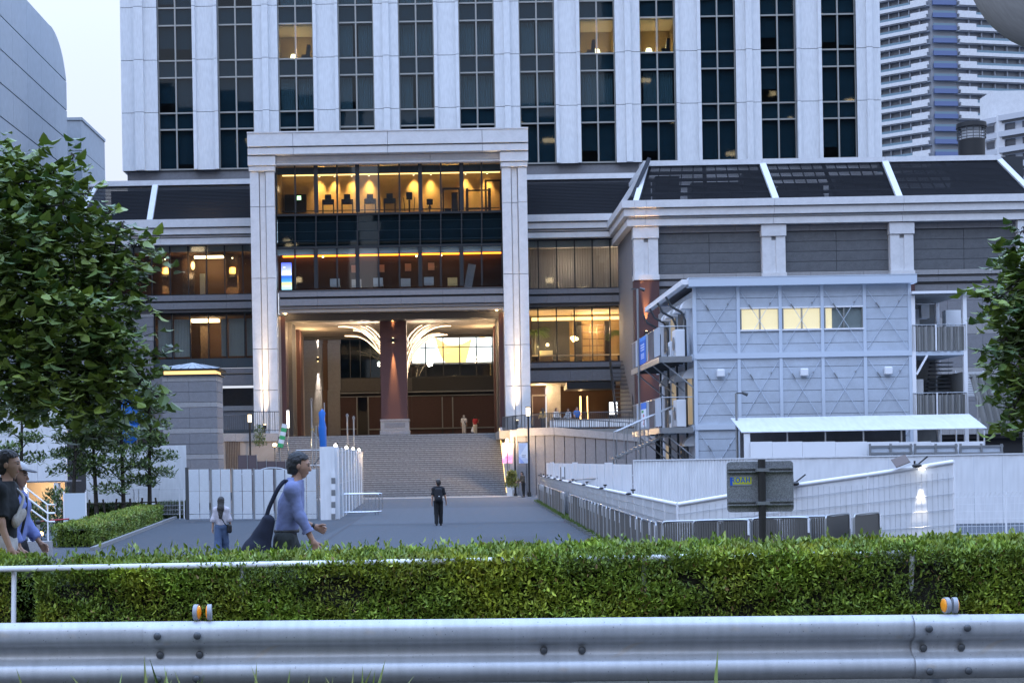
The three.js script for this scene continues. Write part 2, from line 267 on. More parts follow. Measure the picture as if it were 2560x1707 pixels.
// ---------- podium wings ----------
function louvreSlope(parent, d0, d1, xa0, xa1, xb0, xb1, y0, y1, n, fill, holes) { // slats from the eave (d0, y0) up to the ridge (d1, y1); xa: extent at the eave, xb: at the ridge
  const gs = [];
  for (let i = 0; i < n; i++) {
    const t = (i + 0.5) / n, dy = (y1 - y0) / n * fill, yy = y0 + (y1 - y0) * t, z = -(d0 + (d1 - d0) * t), a = xa0 + (xb0 - xa0) * t, b = xa1 + (xb1 - xa1) * t;
    if (holes) for (const [p, q] of holes(t, a, b)) gs.push(rawBox(p, q, yy - dy / 2, yy + dy / 2, z - 0.04, z + 0.04)); else gs.push(rawBox(a, b, yy - dy / 2, yy + dy / 2, z - 0.05, z + 0.05));
  }
  return part(parent, 'louvre_slats', clean(gs), M.louvre, 'stuff');
}
function slopeBar(parent, name, m, x0, y0, d0, x1, y1, d1, w, h) { return bar(parent, name, m, V(x0, y0, -d0), V(x1, y1, -d1), w, h); }
const MD = 118; // main podium facade
const my = (v, u = 520) => wy(u, v, MD), mx = (u, v) => wx(u, v, MD);
function cornice(parent, xs, d, levels, depths, m) { // stacked mouldings, each cut at the joints xs
  levels.forEach(([y0, y1], k) => { for (let i = 0; i + 1 < xs.length; i++) box(parent, 'moulding', k === levels.length - 2 ? m[1] : m[0], xs[i] + 0.012, xs[i + 1] - 0.012, y0, y1, -d - 0.4, -d + depths[k]); });
  box(parent, 'cornice_core', M.groove, xs[0] + 0.05, xs.at(-1) - 0.05, levels.at(-1)[0] + 0.02, levels[0][1] - 0.02, -d - 0.45, -d + Math.min(...depths) - 0.05);
}
const CORN = u => [[wy(u, 571, MD), wy(u, 551, MD)], [wy(u, 588, MD), wy(u, 573.5, MD)], [wy(u, 594.5, MD), wy(u, 590, MD)], [wy(u, 612, MD), wy(u, 597, MD)]];
function bands(parent, x0, x1, d, u, list) { // [v0, v1, proud, material, panels]
  for (const [v0, v1, proud, m, n] of list) { const w = (x1 - x0) / n; for (let i = 0; i < n; i++) box(parent, 'stone_band', m, x0 + w * i + 0.008, x0 + w * (i + 1) - 0.008, wy(u, v1, d), wy(u, v0, d), -d - 0.4, -d + proud); }
}
{ // left wing
  const t = thing('podium_wing', 'low grey stone wing with lit windows and dark louvred roof left of the portal', 'building');
  const xl = mx(212, 560), xr = mx(632, 700), u = 520;
  // roof
  const yE = my(550), yR = my(447), dR = MD + 2.6;
  const xRib0 = mx(366, 500), xRib1 = mx(381, 500), xe = mx(196, 545), xt = mx(226, 450);
  louvreSlope(t, MD, dR, xe, xRib0, xt, xRib0, yE, yR, 25, 0.62); louvreSlope(t, MD, dR, xRib1, xr, xRib1, xr, yE, yR, 25, 0.62);
  box(t, 'roof_backing', M.louvre, xl + 1.5, xr, yE - 0.4, yR - 0.3, -dR - 0.6, -dR - 0.3);
  slopeBar(t, 'roof_rib', M.white, (xRib0 + xRib1) / 2, yE, MD - 0.12, (xRib0 + xRib1) / 2, yR, dR - 0.12, 0.46, 0.3);
  slopeBar(t, 'roof_rib', M.white, xe - 0.1, yE, MD - 0.1, xt - 0.12, yR, dR - 0.1, 0.3, 0.3);
  box(t, 'ridge_cap', M.white, xt - 0.7, mx(366, 500) - 0.01, yR, my(434), -dR - 0.9, -dR + 0.25); box(t, 'ridge_cap', M.white, mx(366, 500) + 0.01, xr, yR, my(434), -dR - 0.9, -dR + 0.25);
  cornice(t, [xl - 1, mx(402, 580), xr], MD, CORN(u), [0.9, 0.72, 0.42, 0.5], [M.white, M.white]);
  // upper window strip
  const us = [243, 288, 334, 378.6, 424.5, 469.9, 515.5, 561, 606.5, 634];
  const up = sub(t, 'window_strip'), G1 = glazing(up, MD + 0.15, us, u, 614, 735, { glass: M.glassC });
  const yb = my(735), yt = my(614);
  room(up, G1.xs[0], xr, yb, yt - 0.3, -MD - 0.4, -MD - 5.2, M.brown, M.brown, M.brown);
  box(up, 'blind_box', M.blind, G1.xs[0], xr, yt - 0.44, yt, -MD - 0.5, -MD - 0.3);
  for (const [a, b] of [[404, 421], [455, 484], [566, 596]]) pbox(up, 'wall_pier', M.brownLight, a, 630, b, 735, MD + 3.2, 0.3);
  pbox(up, 'light_cove', M.warmLamp, 480, 632, 556, 641, MD + 3.6, 1.2); area(up, WARM, 2, 2.2, 1.2, V(mx(518, 640), my(645), -MD - 4.1), V(mx(518, 640), my(735), -MD - 4.1));
  pbox(up, 'door', M.curtain, 499, 684, 512, 735, MD + 4.2, 0.1); pbox(up, 'door', M.curtain, 328, 690, 339, 735, MD + 1.2, 0.1);
  lamp(up, WARM, 1.6, V(mx(370, 660), my(650), -MD - 2.5), 0.1); lamp(up, WARM, 1.6, V(mx(600, 660), my(650), -MD - 2.5), 0.1);
  // middle bands, lower strip
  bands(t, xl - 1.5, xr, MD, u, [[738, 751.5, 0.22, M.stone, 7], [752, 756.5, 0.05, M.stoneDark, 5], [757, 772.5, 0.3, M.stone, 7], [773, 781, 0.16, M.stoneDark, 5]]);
  const lo = sub(t, 'window_strip'), ul = [386, 429.6, 475, 520.5, 566, 611.5, 636], G2 = glazing(lo, MD + 0.15, ul, 510, 783, 896, { glass: M.glassC });
  const y2 = wy(510, 896, MD), y3 = wy(510, 783, MD);
  room(lo, G2.xs[0], xr, y2, y3 - 0.2, -MD - 0.4, -MD - 5, M.brown, M.brown, M.brown);
  for (const [a, b] of [[390, 428], [431, 473], [549, 564], [568, 610], [613, 634]]) { const c = part(lo, 'curtain', curtainGeo((b - a) / 30.5, y3 - y2 - 0.6, 40, 0.03, 11), M.blind); c.position.set(mx((a + b) / 2, 840), (y2 + y3) / 2 - 0.1, -MD - 0.7); }
  pbox(lo, 'light_cove', M.warmLamp, 477, 797, 545, 804, MD + 2.6, 0.8); lamp(lo, WARM, 8, V(mx(515, 830), my(815), -MD - 2.6), 0.1);
  pbox(lo, 'wall_cabinet', M.brownLight, 500, 815, 520, 896, MD + 4, 0.4);
  bands(t, mx(386, 900), xr, MD, 510, [[897, 920, 0.1, M.slabDark, 6]]);
  bands(t, mx(300, 940), xr, MD, 510, [[922, 934, 0.2, M.stone, 6], [935, 938, 0.02, M.stoneDark, 3], [939, 965, 0.26, M.stone, 6]]);
  box(t, 'recess_wall', M.stone, mx(300, 1000), xr, 2.6, wy(510, 967, MD), -MD - 3.2, -MD - 2.8); bands(t, mx(300, 1000), xr, MD + 0.1, 510, [[1016, 1028, 0.1, M.stoneLight, 6]]);
  bands(t, mx(300, 1000), xr, MD + 0.1, 510, [[1030, 1090, 0.0, M.stone, 5]]);
  // coursed stone wall under the tree
  const courses = [[785, 793, 1], [794, 816.5, 0], [817.5, 841, 0], [842, 852, 1], [853, 876, 0], [877, 901, 0], [902, 912, 1], [913, 936, 0], [937, 961, 0], [962, 972, 1], [973, 996, 0], [997, 1021, 0], [1022, 1032, 1], [1033, 1080, 0]];
  const cols = [120, 186, 242, 302, 383];
  for (const [a, b, li] of courses) for (let i = 0; i + 1 < cols.length; i++) pbox(t, 'stone_block', li ? M.stoneLight : M.stone, cols[i] + 0.4, a, cols[i + 1] - 0.4, b, MD - 0.1, 0.5);
  box(t, 'wall_core', M.stoneDark, mx(110, 900), mx(383, 900), 0, my(784), -MD - 8, -MD - 0.42); box(t, 'core', M.dark, mx(300, 700), xr, my(784), my(450), -MD - 8, -MD - 5.5);
  settle(t);
  // wall lights with pictures
  for (const [uu, w] of [[412, 'left'], [580, 'right']]) {
    const k = thing('wall_picture', `small framed picture under a warm spotlight, ${w} one in the upper left windows`, 'picture', 'lit pictures in the left wing');
    pbox(k, 'print', mat(0.75, 0.45, 0.2, 0.7), uu - 8, 668, uu + 8, 684, MD + 3.05, 0.08); pbox(k, 'frame', M.black, uu - 8.6, 684.3, uu + 8.6, 693, MD + 3.04, 0.1); settle(k);
    const sl = thing('picture_light', `warm ceiling spotlight above the ${w} picture in the left wing`, 'lamp', 'picture lights in the left wing');
    const p = V(wx(uu, 632, MD + 2.75), my(634), -MD - 2.75); part(sl, 'bulb', new THREE.SphereGeometry(0.06, 10, 8).translate(p.x, p.y, p.z), M.warmLamp); part(sl, 'housing', new THREE.CylinderGeometry(0.08, 0.08, 0.14, 10).translate(p.x, p.y + 0.12, p.z), M.black); spot(sl, AMBER, 110, V(p.x, p.y - 0.08, p.z), V(p.x, p.y - 3, p.z - 0.3), 0.42, 0.7); settle(sl);
  }
  { const k = thing('wall_lamp', 'oval amber wall lamp between two pictures in the upper left windows', 'lamp'); const p = V(mx(465, 650), my(650), -MD - 3.1); part(k, 'shade', new THREE.SphereGeometry(0.17, 12, 10).scale(1, 2.1, 0.6).translate(p.x, p.y, p.z), glow(1, 0.62, 0.2, 3)); part(k, 'bracket', new THREE.BoxGeometry(0.08, 0.9, 0.06).translate(p.x, p.y, p.z - 0.12), M.black); lamp(k, AMBER, 3, V(p.x, p.y, p.z + 0.35)); settle(k); }
}
{ // wing between the portal and the right wing
  const t = thing('podium_wing', 'grey stone wing with restaurant windows between the portal and the right wing', 'building');
  const u = 1450, yv = (v) => wy(u, v, MD), xl = mx(1312, 600), xr = mx(1582, 600);
  const yE = yv(540), yR = yv(433), dR = MD + 2.6;
  louvreSlope(t, MD, dR, xl, xr + 1.2, xl, xr + 1.8, yE, yR, 25, 0.62); box(t, 'roof_backing', M.louvre, xl, xr + 2, yE - 0.4, yR - 0.3, -dR - 0.6, -dR - 0.3);
  box(t, 'ridge_cap', M.white, xl, xr + 2, yR, yv(420), -dR - 0.9, -dR + 0.25);
  const cs = [[yv(556), yv(539)], [yv(573), yv(559)], [yv(579), yv(575)], [yv(595), yv(582)]]; cornice(t, [xl, xr + 0.5], MD, cs, [0.9, 0.72, 0.42, 0.5], [M.white, M.white]);
  const us = [1318, 1346, 1392, 1437, 1481.5, 1526, 1569], up = sub(t, 'window_strip'), G1 = glazing(up, MD + 0.15, us, u, 600, 719, { glass: M.glassC });
  const ya = yv(719), yb = yv(600); room(up, xl, xr, ya, yb - 0.2, -MD - 0.4, -MD - 4.4, M.beige, M.beige, M.brown);
  box(up, 'blind_box', M.blind, xl, xr, yb - 0.5, yb, -MD - 0.52, -MD - 0.3);
  { const c = part(up, 'curtain', curtainGeo(xr - xl - 0.4, yb - ya - 0.6, 160, 0.03, 40), M.sheer); c.position.set((xl + xr) / 2, (ya + yb) / 2 - 0.2, -MD - 1.1); }
  lamp(up, SOFT, 9, V(mx(1555, 640), yv(640), -MD - 2.6), 0.2); lamp(up, SOFT, 9, V(mx(1420, 640), yv(660), -MD - 2.6), 0.2);
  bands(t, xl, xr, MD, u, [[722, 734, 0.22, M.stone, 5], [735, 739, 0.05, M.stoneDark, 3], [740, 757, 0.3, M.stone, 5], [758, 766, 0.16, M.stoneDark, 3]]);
  const lo = sub(t, 'window_strip'); glazing(lo, MD + 0.15, us, u, 769, 903, { glass: M.glassC });
  const yc = yv(903), yd = yv(769); room(lo, xl, xr, yc, yd - 0.1, -MD - 0.4, -MD - 6, M.tan, M.cream, M.brown);
  pbox(lo, 'light_cove', M.warmStrip, 1330, 792, 1560, 799, MD + 4.2, 0.5); lamp(lo, WARM, 34, V(mx(1500, 810), yv(815), -MD - 3.8), 0.15); lamp(lo, WARM, 14, V(mx(1370, 810), yv(860), -MD - 3.2), 0.12);
  pbox(lo, 'partition', M.dark, 1328, 803, 1424, 903, MD + 4.6, 0.3); pbox(lo, 'partition', M.dark, 1438, 803, 1455, 903, MD + 4.4, 0.3); pbox(lo, 'partition', M.dark, 1513, 803, 1528, 903, MD + 4.4, 0.3);
  pbox(lo, 'counter', M.cream, 1330, 886, 1560, 889, MD + 1.0, 0.5); pbox(lo, 'serving_table', M.cream, 1350, 876, 1382, 903, MD + 1.6, 0.6);
  for (let i = 0; i < 5; i++) { pbox(lo, 'shelf_board', M.brown, 1456, 812 + i * 17, 1512, 813.5 + i * 17, MD + 4.2, 0.25); } for (let i = 0; i < 4; i++) pbox(lo, 'shelf_post', M.brown, 1456 + i * 18, 810, 1457.5 + i * 18, 900, MD + 4.15, 0.1);
  bands(t, xl, xr, MD, u, [[906, 918, 0.2, M.stone, 5], [919, 924, 0.02, M.stoneDark, 3], [925, 952, 0.26, M.stone, 5]]);
  // open hall below
  const y0 = 4.4, y1 = yv(955); box(t, 'hall_ceiling', M.beige, xl, xr, y1, y1 + 0.2, -MD - 9, -MD - 0.42); box(t, 'hall_back_wall', M.redPanel, xl, mx(1376, 1000), y0, y1, -MD - 6, -MD - 5.7); box(t, 'hall_back_wall', M.stoneLight, mx(1376, 1000), mx(1412, 1000), y0, y1, -MD - 4.2, -MD - 4);
  box(t, 'hall_back_wall', M.brown, mx(1412, 1000), xr, y0, y1, -MD - 7, -MD - 6.8); pbox(t, 'door_frame', M.stoneLight, 1330, 990, 1333, 1065, MD + 5.5, 0.1); pbox(t, 'door_frame', M.stoneLight, 1330, 986, 1374, 990, MD + 5.5, 0.1);
  pbox(t, 'canopy', M.black, 1418, 955, 1540, 972, MD - 2.4, 3);
  for (const [a, b, m] of [[1450, 1454, M.warmStrip], [1468, 1470.5, M.warmStrip]]) pbox(t, 'light_strip', m, a, 990, b, 1050, MD + 4, 0.1);
  lamp(t, WARM, 22, V(mx(1360, 980), yv(966), -MD - 3), 0.1); lamp(t, WARM, 10, V(mx(1460, 1000), yv(985), -MD - 3), 0.1);
  box(t, 'core', M.dark, xl, xr, yv(770), yv(440), -MD - 9, -MD - 6.2);
  settle(t);
  const sg = thing('menu_screen', 'bright white menu screen behind the black metal stair', 'screen'); const sm = pbox(sg, 'display', glow(0.95, 0.97, 1, 1.6), 1524, 1005, 1544, 1036, MD - 1.2, 0.08); pbox(sg, 'casing', M.black, 1522, 1003, 1546, 1060, MD - 1.1, 0.1); settle(sg);
  // plants and lamps in the restaurant
  for (const [pu, pv, side] of [[1338, 840, 'left'], [1553, 845, 'right']]) palm(pu, pv, side);
  const tl = thing('table_lamp', 'small amber table lamp on the restaurant serving table', 'lamp'); const p = V(wx(1369, 860, MD + 1.9), wy(1369, 862, MD + 1.9), -MD - 1.9); part(tl, 'shade', new THREE.SphereGeometry(0.13, 10, 8).translate(p.x, p.y, p.z), M.warmLamp); part(tl, 'stem', new THREE.CylinderGeometry(0.02, 0.06, 0.45, 8).translate(p.x, p.y - 0.33, p.z), M.black); lamp(tl, AMBER, 3, V(p.x, p.y, p.z)); settle(tl);
  const pl = thing('pendant_lamp', 'cluster of warm pendant lamps hanging in the restaurant window', 'lamp'); for (const [a, b] of [[1430, 845], [1436, 843], [1442, 847], [1434, 850]]) { const q = V(wx(a, b, MD + 3), wy(a, b, MD + 3), -MD - 3); part(pl, 'bulb', new THREE.SphereGeometry(0.14, 10, 8).translate(q.x, q.y, q.z), M.warmLamp); rod(pl, 'cord', M.black, q.clone().setY(q.y + 0.1), q.clone().setY(yd - 0.1), 0.012, 5); } { const q = V(wx(1436, 846, MD + 3), wy(1436, 846, MD + 3) - 0.3, -MD - 3); lamp(pl, WARM, 8, q, 0.08); } settle(pl);
}
function palm(pu, pv, side) {
  const k = thing('potted_palm', `leafy potted palm at the ${side} end of the restaurant windows`, 'plant', 'palms in the restaurant'), dd = MD + 1.4, b = V(wx(pu, 903, dd), wy(pu, 903, dd), -dd), gs = [];
  const hgt = 2.4;
  for (let i = 0; i < 16; i++) { const a = i * 2.4 + 0.4, L = rr(1.0, 1.5), up = rr(0.2, 0.9), pts = []; for (let j = 0; j <= 5; j++) { const s = j / 5; pts.push(V(b.x + Math.cos(a) * L * s, b.y + hgt + up * s * 1.4 - s * s * 1.1, b.z + Math.sin(a) * 0.6 * s)); }
    for (let j = 1; j < 6; j++) for (const sg of [-1, 1]) for (const o of [0, 0.5]) { const c = pts[j - 1].clone().lerp(pts[j], o), dir = pts[j].clone().sub(pts[j - 1]).normalize(), q = c.clone().add(V(-dir.y * sg * 0.26 + dir.x * 0.2, dir.x * sg * 0.26 - 0.12, 0.1 * sg)); const g = new THREE.BufferGeometry(); const w = dir.clone().multiplyScalar(0.05); g.setAttribute('position', new THREE.Float32BufferAttribute([...c.toArray(), ...c.clone().add(w).toArray(), ...q.toArray()], 3)); g.setAttribute('uv', new THREE.Float32BufferAttribute([0, 0, 1, 0, 0, 1], 2)); g.computeVertexNormals(); gs.push(g); }
    gs.push(tubeGeo(pts, 0.015, 8, 4)); }
  part(k, 'fronds', clean(gs), mat(0.10, 0.16, 0.03, 0.7, { side: THREE.DoubleSide }), 'stuff'); rod(k, 'trunk', M.bark, V(b.x, b.y + 0.3, b.z), V(b.x, b.y + hgt, b.z), 0.09, 8, 0.06); part(k, 'pot', new THREE.CylinderGeometry(0.3, 0.22, 0.5, 14).translate(b.x, b.y + 0.25, b.z), M.black);
  lamp(k, lin(1, 0.75, 0.3), 7, V(b.x + 0.1, b.y + 1.2, b.z + 0.55), 0.05); settle(k);
}
const RD = 108.7; // right wing facade
{
  const t = thing('podium_wing', 'right wing with white pilasters, ribbed grey panels and see-through louvred roof', 'building');
  const u = 2000, y = v => wy(u, v, RD), X = (uu, v) => wx(uu, v, RD), s = F / RD, xl = X(1583, 560), xr = X(2760, 560);
  // levels measured at u = 2000
  const yE = y(498), yR = y(391), dR = RD + 2.8;
  const ribs = [[1919, 1934, 1931, 1947], [2233, 2248, 2240, 2256]]; // ridge and eave edges
  const rx = u0 => [X(u0, 390), X(u0, 498)];
  // hip at the left: slanting white edge
  const hx0 = X(1589, 505), hx1 = X(1628, 395), hr0 = X(2585, 490), hr1 = X(2534, 385);
  const segs = [[hx0 + 0.35, X(1931, 498), hx1 + 0.3, X(1919, 390)], [X(1947, 498), X(2240, 490), X(1934, 390), X(2233, 385)], [X(2256, 490), hr0 - 0.2, X(2248, 385), hr1 - 0.2]];
  segs.forEach(([a0, a1, b0, b1], k) => {
    louvreSlope(t, RD, dR, a0, a1, b0, b1, yE, yR, 30, k === 2 ? 0.62 : 0.5);
    for (let i = 0; i <= 10; i++) { const f = i / 10; slopeBar(t, 'louvre_post', M.louvre, a0 + (a1 - a0) * f, yE, RD + 0.12, b0 + (b1 - b0) * f, yR, dR + 0.12, i % 5 === 0 ? 0.3 : 0.07, 0.1); }
    for (const f of [0.2, 0.42, 0.6, 0.8]) { const yy = yE + (yR - yE) * f, z = -(RD + (dR - RD) * f) - 0.12; box(t, 'louvre_rail', M.louvre, a0 + (b0 - a0) * f, a1 + (b1 - a1) * f, yy - 0.11, yy + 0.11, z - 0.05, z + 0.05); }
  });
  // plant behind the screen: dark boxes that block most of the light through the slats
  for (const [a, b, v0, v1, dd] of [[1640, 1700, 440, 505, 3.4], [1730, 1850, 455, 505, 4], [1860, 1925, 430, 505, 3.6], [1950, 2060, 462, 505, 3.8], [2090, 2230, 440, 505, 4.2], [2400, 2560, 392, 505, 3.3], [2260, 2380, 470, 505, 3.5]]) pbox(t, 'roof_plant', M.dark, a, v0, b, v1, RD + dd, 2);
  box(t, 'roof_deck', M.stone, xl, xr, yE - 0.5, yE - 0.25, -RD - 16, -RD - 0.4);
  for (const [a0, a1, b0, b1] of ribs) slopeBar(t, 'roof_rib', M.white, (X(b0, 498) + X(b1, 498)) / 2, yE, RD - 0.12, (X(a0, 390) + X(a1, 390)) / 2, yR, dR - 0.12, 0.47, 0.3);
  slopeBar(t, 'roof_rib', M.white, hx0, yE, RD - 0.1, hx1, yR, dR - 0.1, 0.4, 0.3); slopeBar(t, 'roof_rib', M.white, hr0, yE, RD - 0.1, hr1, yR, dR - 0.1, 0.4, 0.3);
  slopeBar(t, 'roof_rib', M.white, hx0 - 0.9, yE, RD + 3.4, hx1, yR, dR + 0.3, 0.36, 0.36); slopeBar(t, 'hip_panel', M.louvre, hx0 - 0.3, yE, RD + 1.6, hx1 + 0.05, yR, dR + 0.25, 0.3, 2.6);
  box(t, 'ridge_cap', M.white, hx1 - 0.2, X(1925, 385) - 0.01, yR, y(378), -dR - 0.9, -dR + 0.25); box(t, 'ridge_cap', M.white, X(1925, 385) + 0.01, X(2240, 380) - 0.01, yR, y(378), -dR - 0.9, -dR + 0.25); box(t, 'ridge_cap', M.white, X(2240, 380) + 0.01, hr1 + 0.1, yR, y(378), -dR - 0.9, -dR + 0.25);
  box(t, 'ridge_cap', M.white, hx1 - 0.2, hx1 + 0.5, yR, y(378), -dR - 12, -dR - 0.92);
  const cs = [[y(517), y(499)], [y(536.5), y(519)], [y(542), y(538)], [y(560), y(544)]];
  cornice(t, [xl, X(1612, 530), X(1931, 530), X(2252, 530), xr], RD, cs, [0.95, 0.75, 0.4, 0.5], [M.white, M.white]);
  // returned cornice along the left flank
  cs.forEach(([a, b], k) => box(t, 'moulding', M.white, xl - [0.95, 0.75, 0.4, 0.5][k], xl - 0.001, a, b, -MD - 0.3, -RD + [0.95, 0.75, 0.4, 0.5][k]));
  box(t, 'flank_wall', M.stone, xl, xl + 0.4, 4.4, cs[3][0] - 0.01, -MD - 0.3, -RD - 0.9);
  // wall
  const pil = [[1585, 1645], [1905, 1963], [2225, 2283], [2545, 2603]];
  const piY0 = v => y(v);
  box(t, 'wall_core', M.groove, xl + 0.42, xr, 3.5, y(561), -RD - 1.2, -RD - 0.6);
  box(t, 'rear_mass', M.dark, xl + 0.5, xr, 0, y(561), -RD - 9, -RD - 1.25);
  for (let k = 0; k < 3; k++) {
    const a = X(pil[k][1], 620), b = X(pil[k + 1][0], 620), m = (a + b) / 2, w = (b - a) / 2;
    for (let i = 0; i < 2; i++) for (let j = 0; j < 4; j++) box(t, 'ribbed_panel', M.ribbed, a + w * i + 0.015, a + w * (i + 1) - 0.015, y(577 + 25.2 * (j + 1)) + 0.015, y(577 + 25.2 * j) - 0.015, -RD - 0.6, -RD - 0.25);
    const w3 = (b - a) / 2.02; for (const [v0, v1, pr, mm] of [[562, 576, -0.12, M.stone], [679, 691, -0.1, M.stoneLight], [693, 697, -0.2, M.stoneDark], [698, 709, -0.05, M.stone], [710, 714, -0.2, M.stoneDark]]) for (const [p, q] of [[a, a + w3 * 0.5], [a + w3 * 0.5, a + w3 * 1.52], [a + w3 * 1.52, b]]) box(t, 'stone_band', mm, p + 0.01, q - 0.01, y(v1), y(v0), -RD - 0.6, -RD + pr);
    for (let j = 0; j < 9; j++) { const li = j % 3 === 2; for (let i = 0; i < 3; i++) box(t, 'stone_block', li ? M.stoneLight : M.stone, a + (b - a) * i / 3 + 0.01, a + (b - a) * (i + 1) / 3 - 0.01, y(715 + 42 * (j + 1)) + 0.01, y(715 + 42 * j) - 0.01, -RD - 0.6, -RD - 0.22); }
  }
  pil.forEach(([p, q], k) => {
    const a = X(p, 640), b = X(q, 640), g = sub(t, 'pilaster'), m = (a + b) / 2;
    box(g, 'capital', M.white, a - 0.06, b + 0.06, y(590), y(562), -RD - 0.6, -RD + 0.35);
    box(g, 'shaft', M.white, a, m - 0.17, y(681), y(590) - 0.02, -RD - 0.6, -RD + 0.25); box(g, 'shaft', M.white, m + 0.17, b, y(681), y(590) - 0.02, -RD - 0.6, -RD + 0.25); box(g, 'shaft_inset', M.white, m - 0.168, m + 0.168, y(681), y(600), -RD - 0.6, -RD + 0.18);
    box(g, 'notch_back', M.stoneLight, m - 0.168, m + 0.168, y(600) + 0.005, y(590) - 0.02, -RD - 0.6, -RD + 0.1); box(g, 'base', M.white, a - 0.05, b + 0.05, y(694), y(681) - 0.01, -RD - 0.6, -RD + 0.38); box(g, 'brick_shaft', M.red, a - 0.03, b + 0.03, 4.2, y(694) - 0.02, -RD - 0.6, -RD + 0.3);
  });
  settle(t);
  const sc = thing('wall_light', 'up-and-down amber wall light on the red brick pilaster beside the site office', 'lamp'); const c = V(X(1615, 835), wy(1615, 835, RD), -RD + 0.42);
  part(sc, 'housing', boxGeo(0.28, 0.36, 0.22).clone().translate(c.x, c.y, c.z + 0.01), M.black); part(sc, 'lens', new THREE.CylinderGeometry(0.07, 0.07, 0.02, 12).translate(c.x, c.y + 0.2, c.z), M.warmLamp); part(sc, 'lens', new THREE.CylinderGeometry(0.07, 0.07, 0.02, 12).translate(c.x, c.y - 0.2, c.z), M.warmLamp);
  spot(sc, AMBER, 600, V(c.x, c.y + 0.24, c.z + 0.02), V(c.x, c.y + 6, c.z - 0.15), 0.16, 0.9); spot(sc, AMBER, 400, V(c.x, c.y - 0.24, c.z + 0.02), V(c.x, c.y - 6, c.z - 0.15), 0.16, 0.9); settle(sc);
}
const GOLD = lin(1, 0.62, 0.2); M.ribGlow = glow(1, 0.74, 0.46, 3.6);
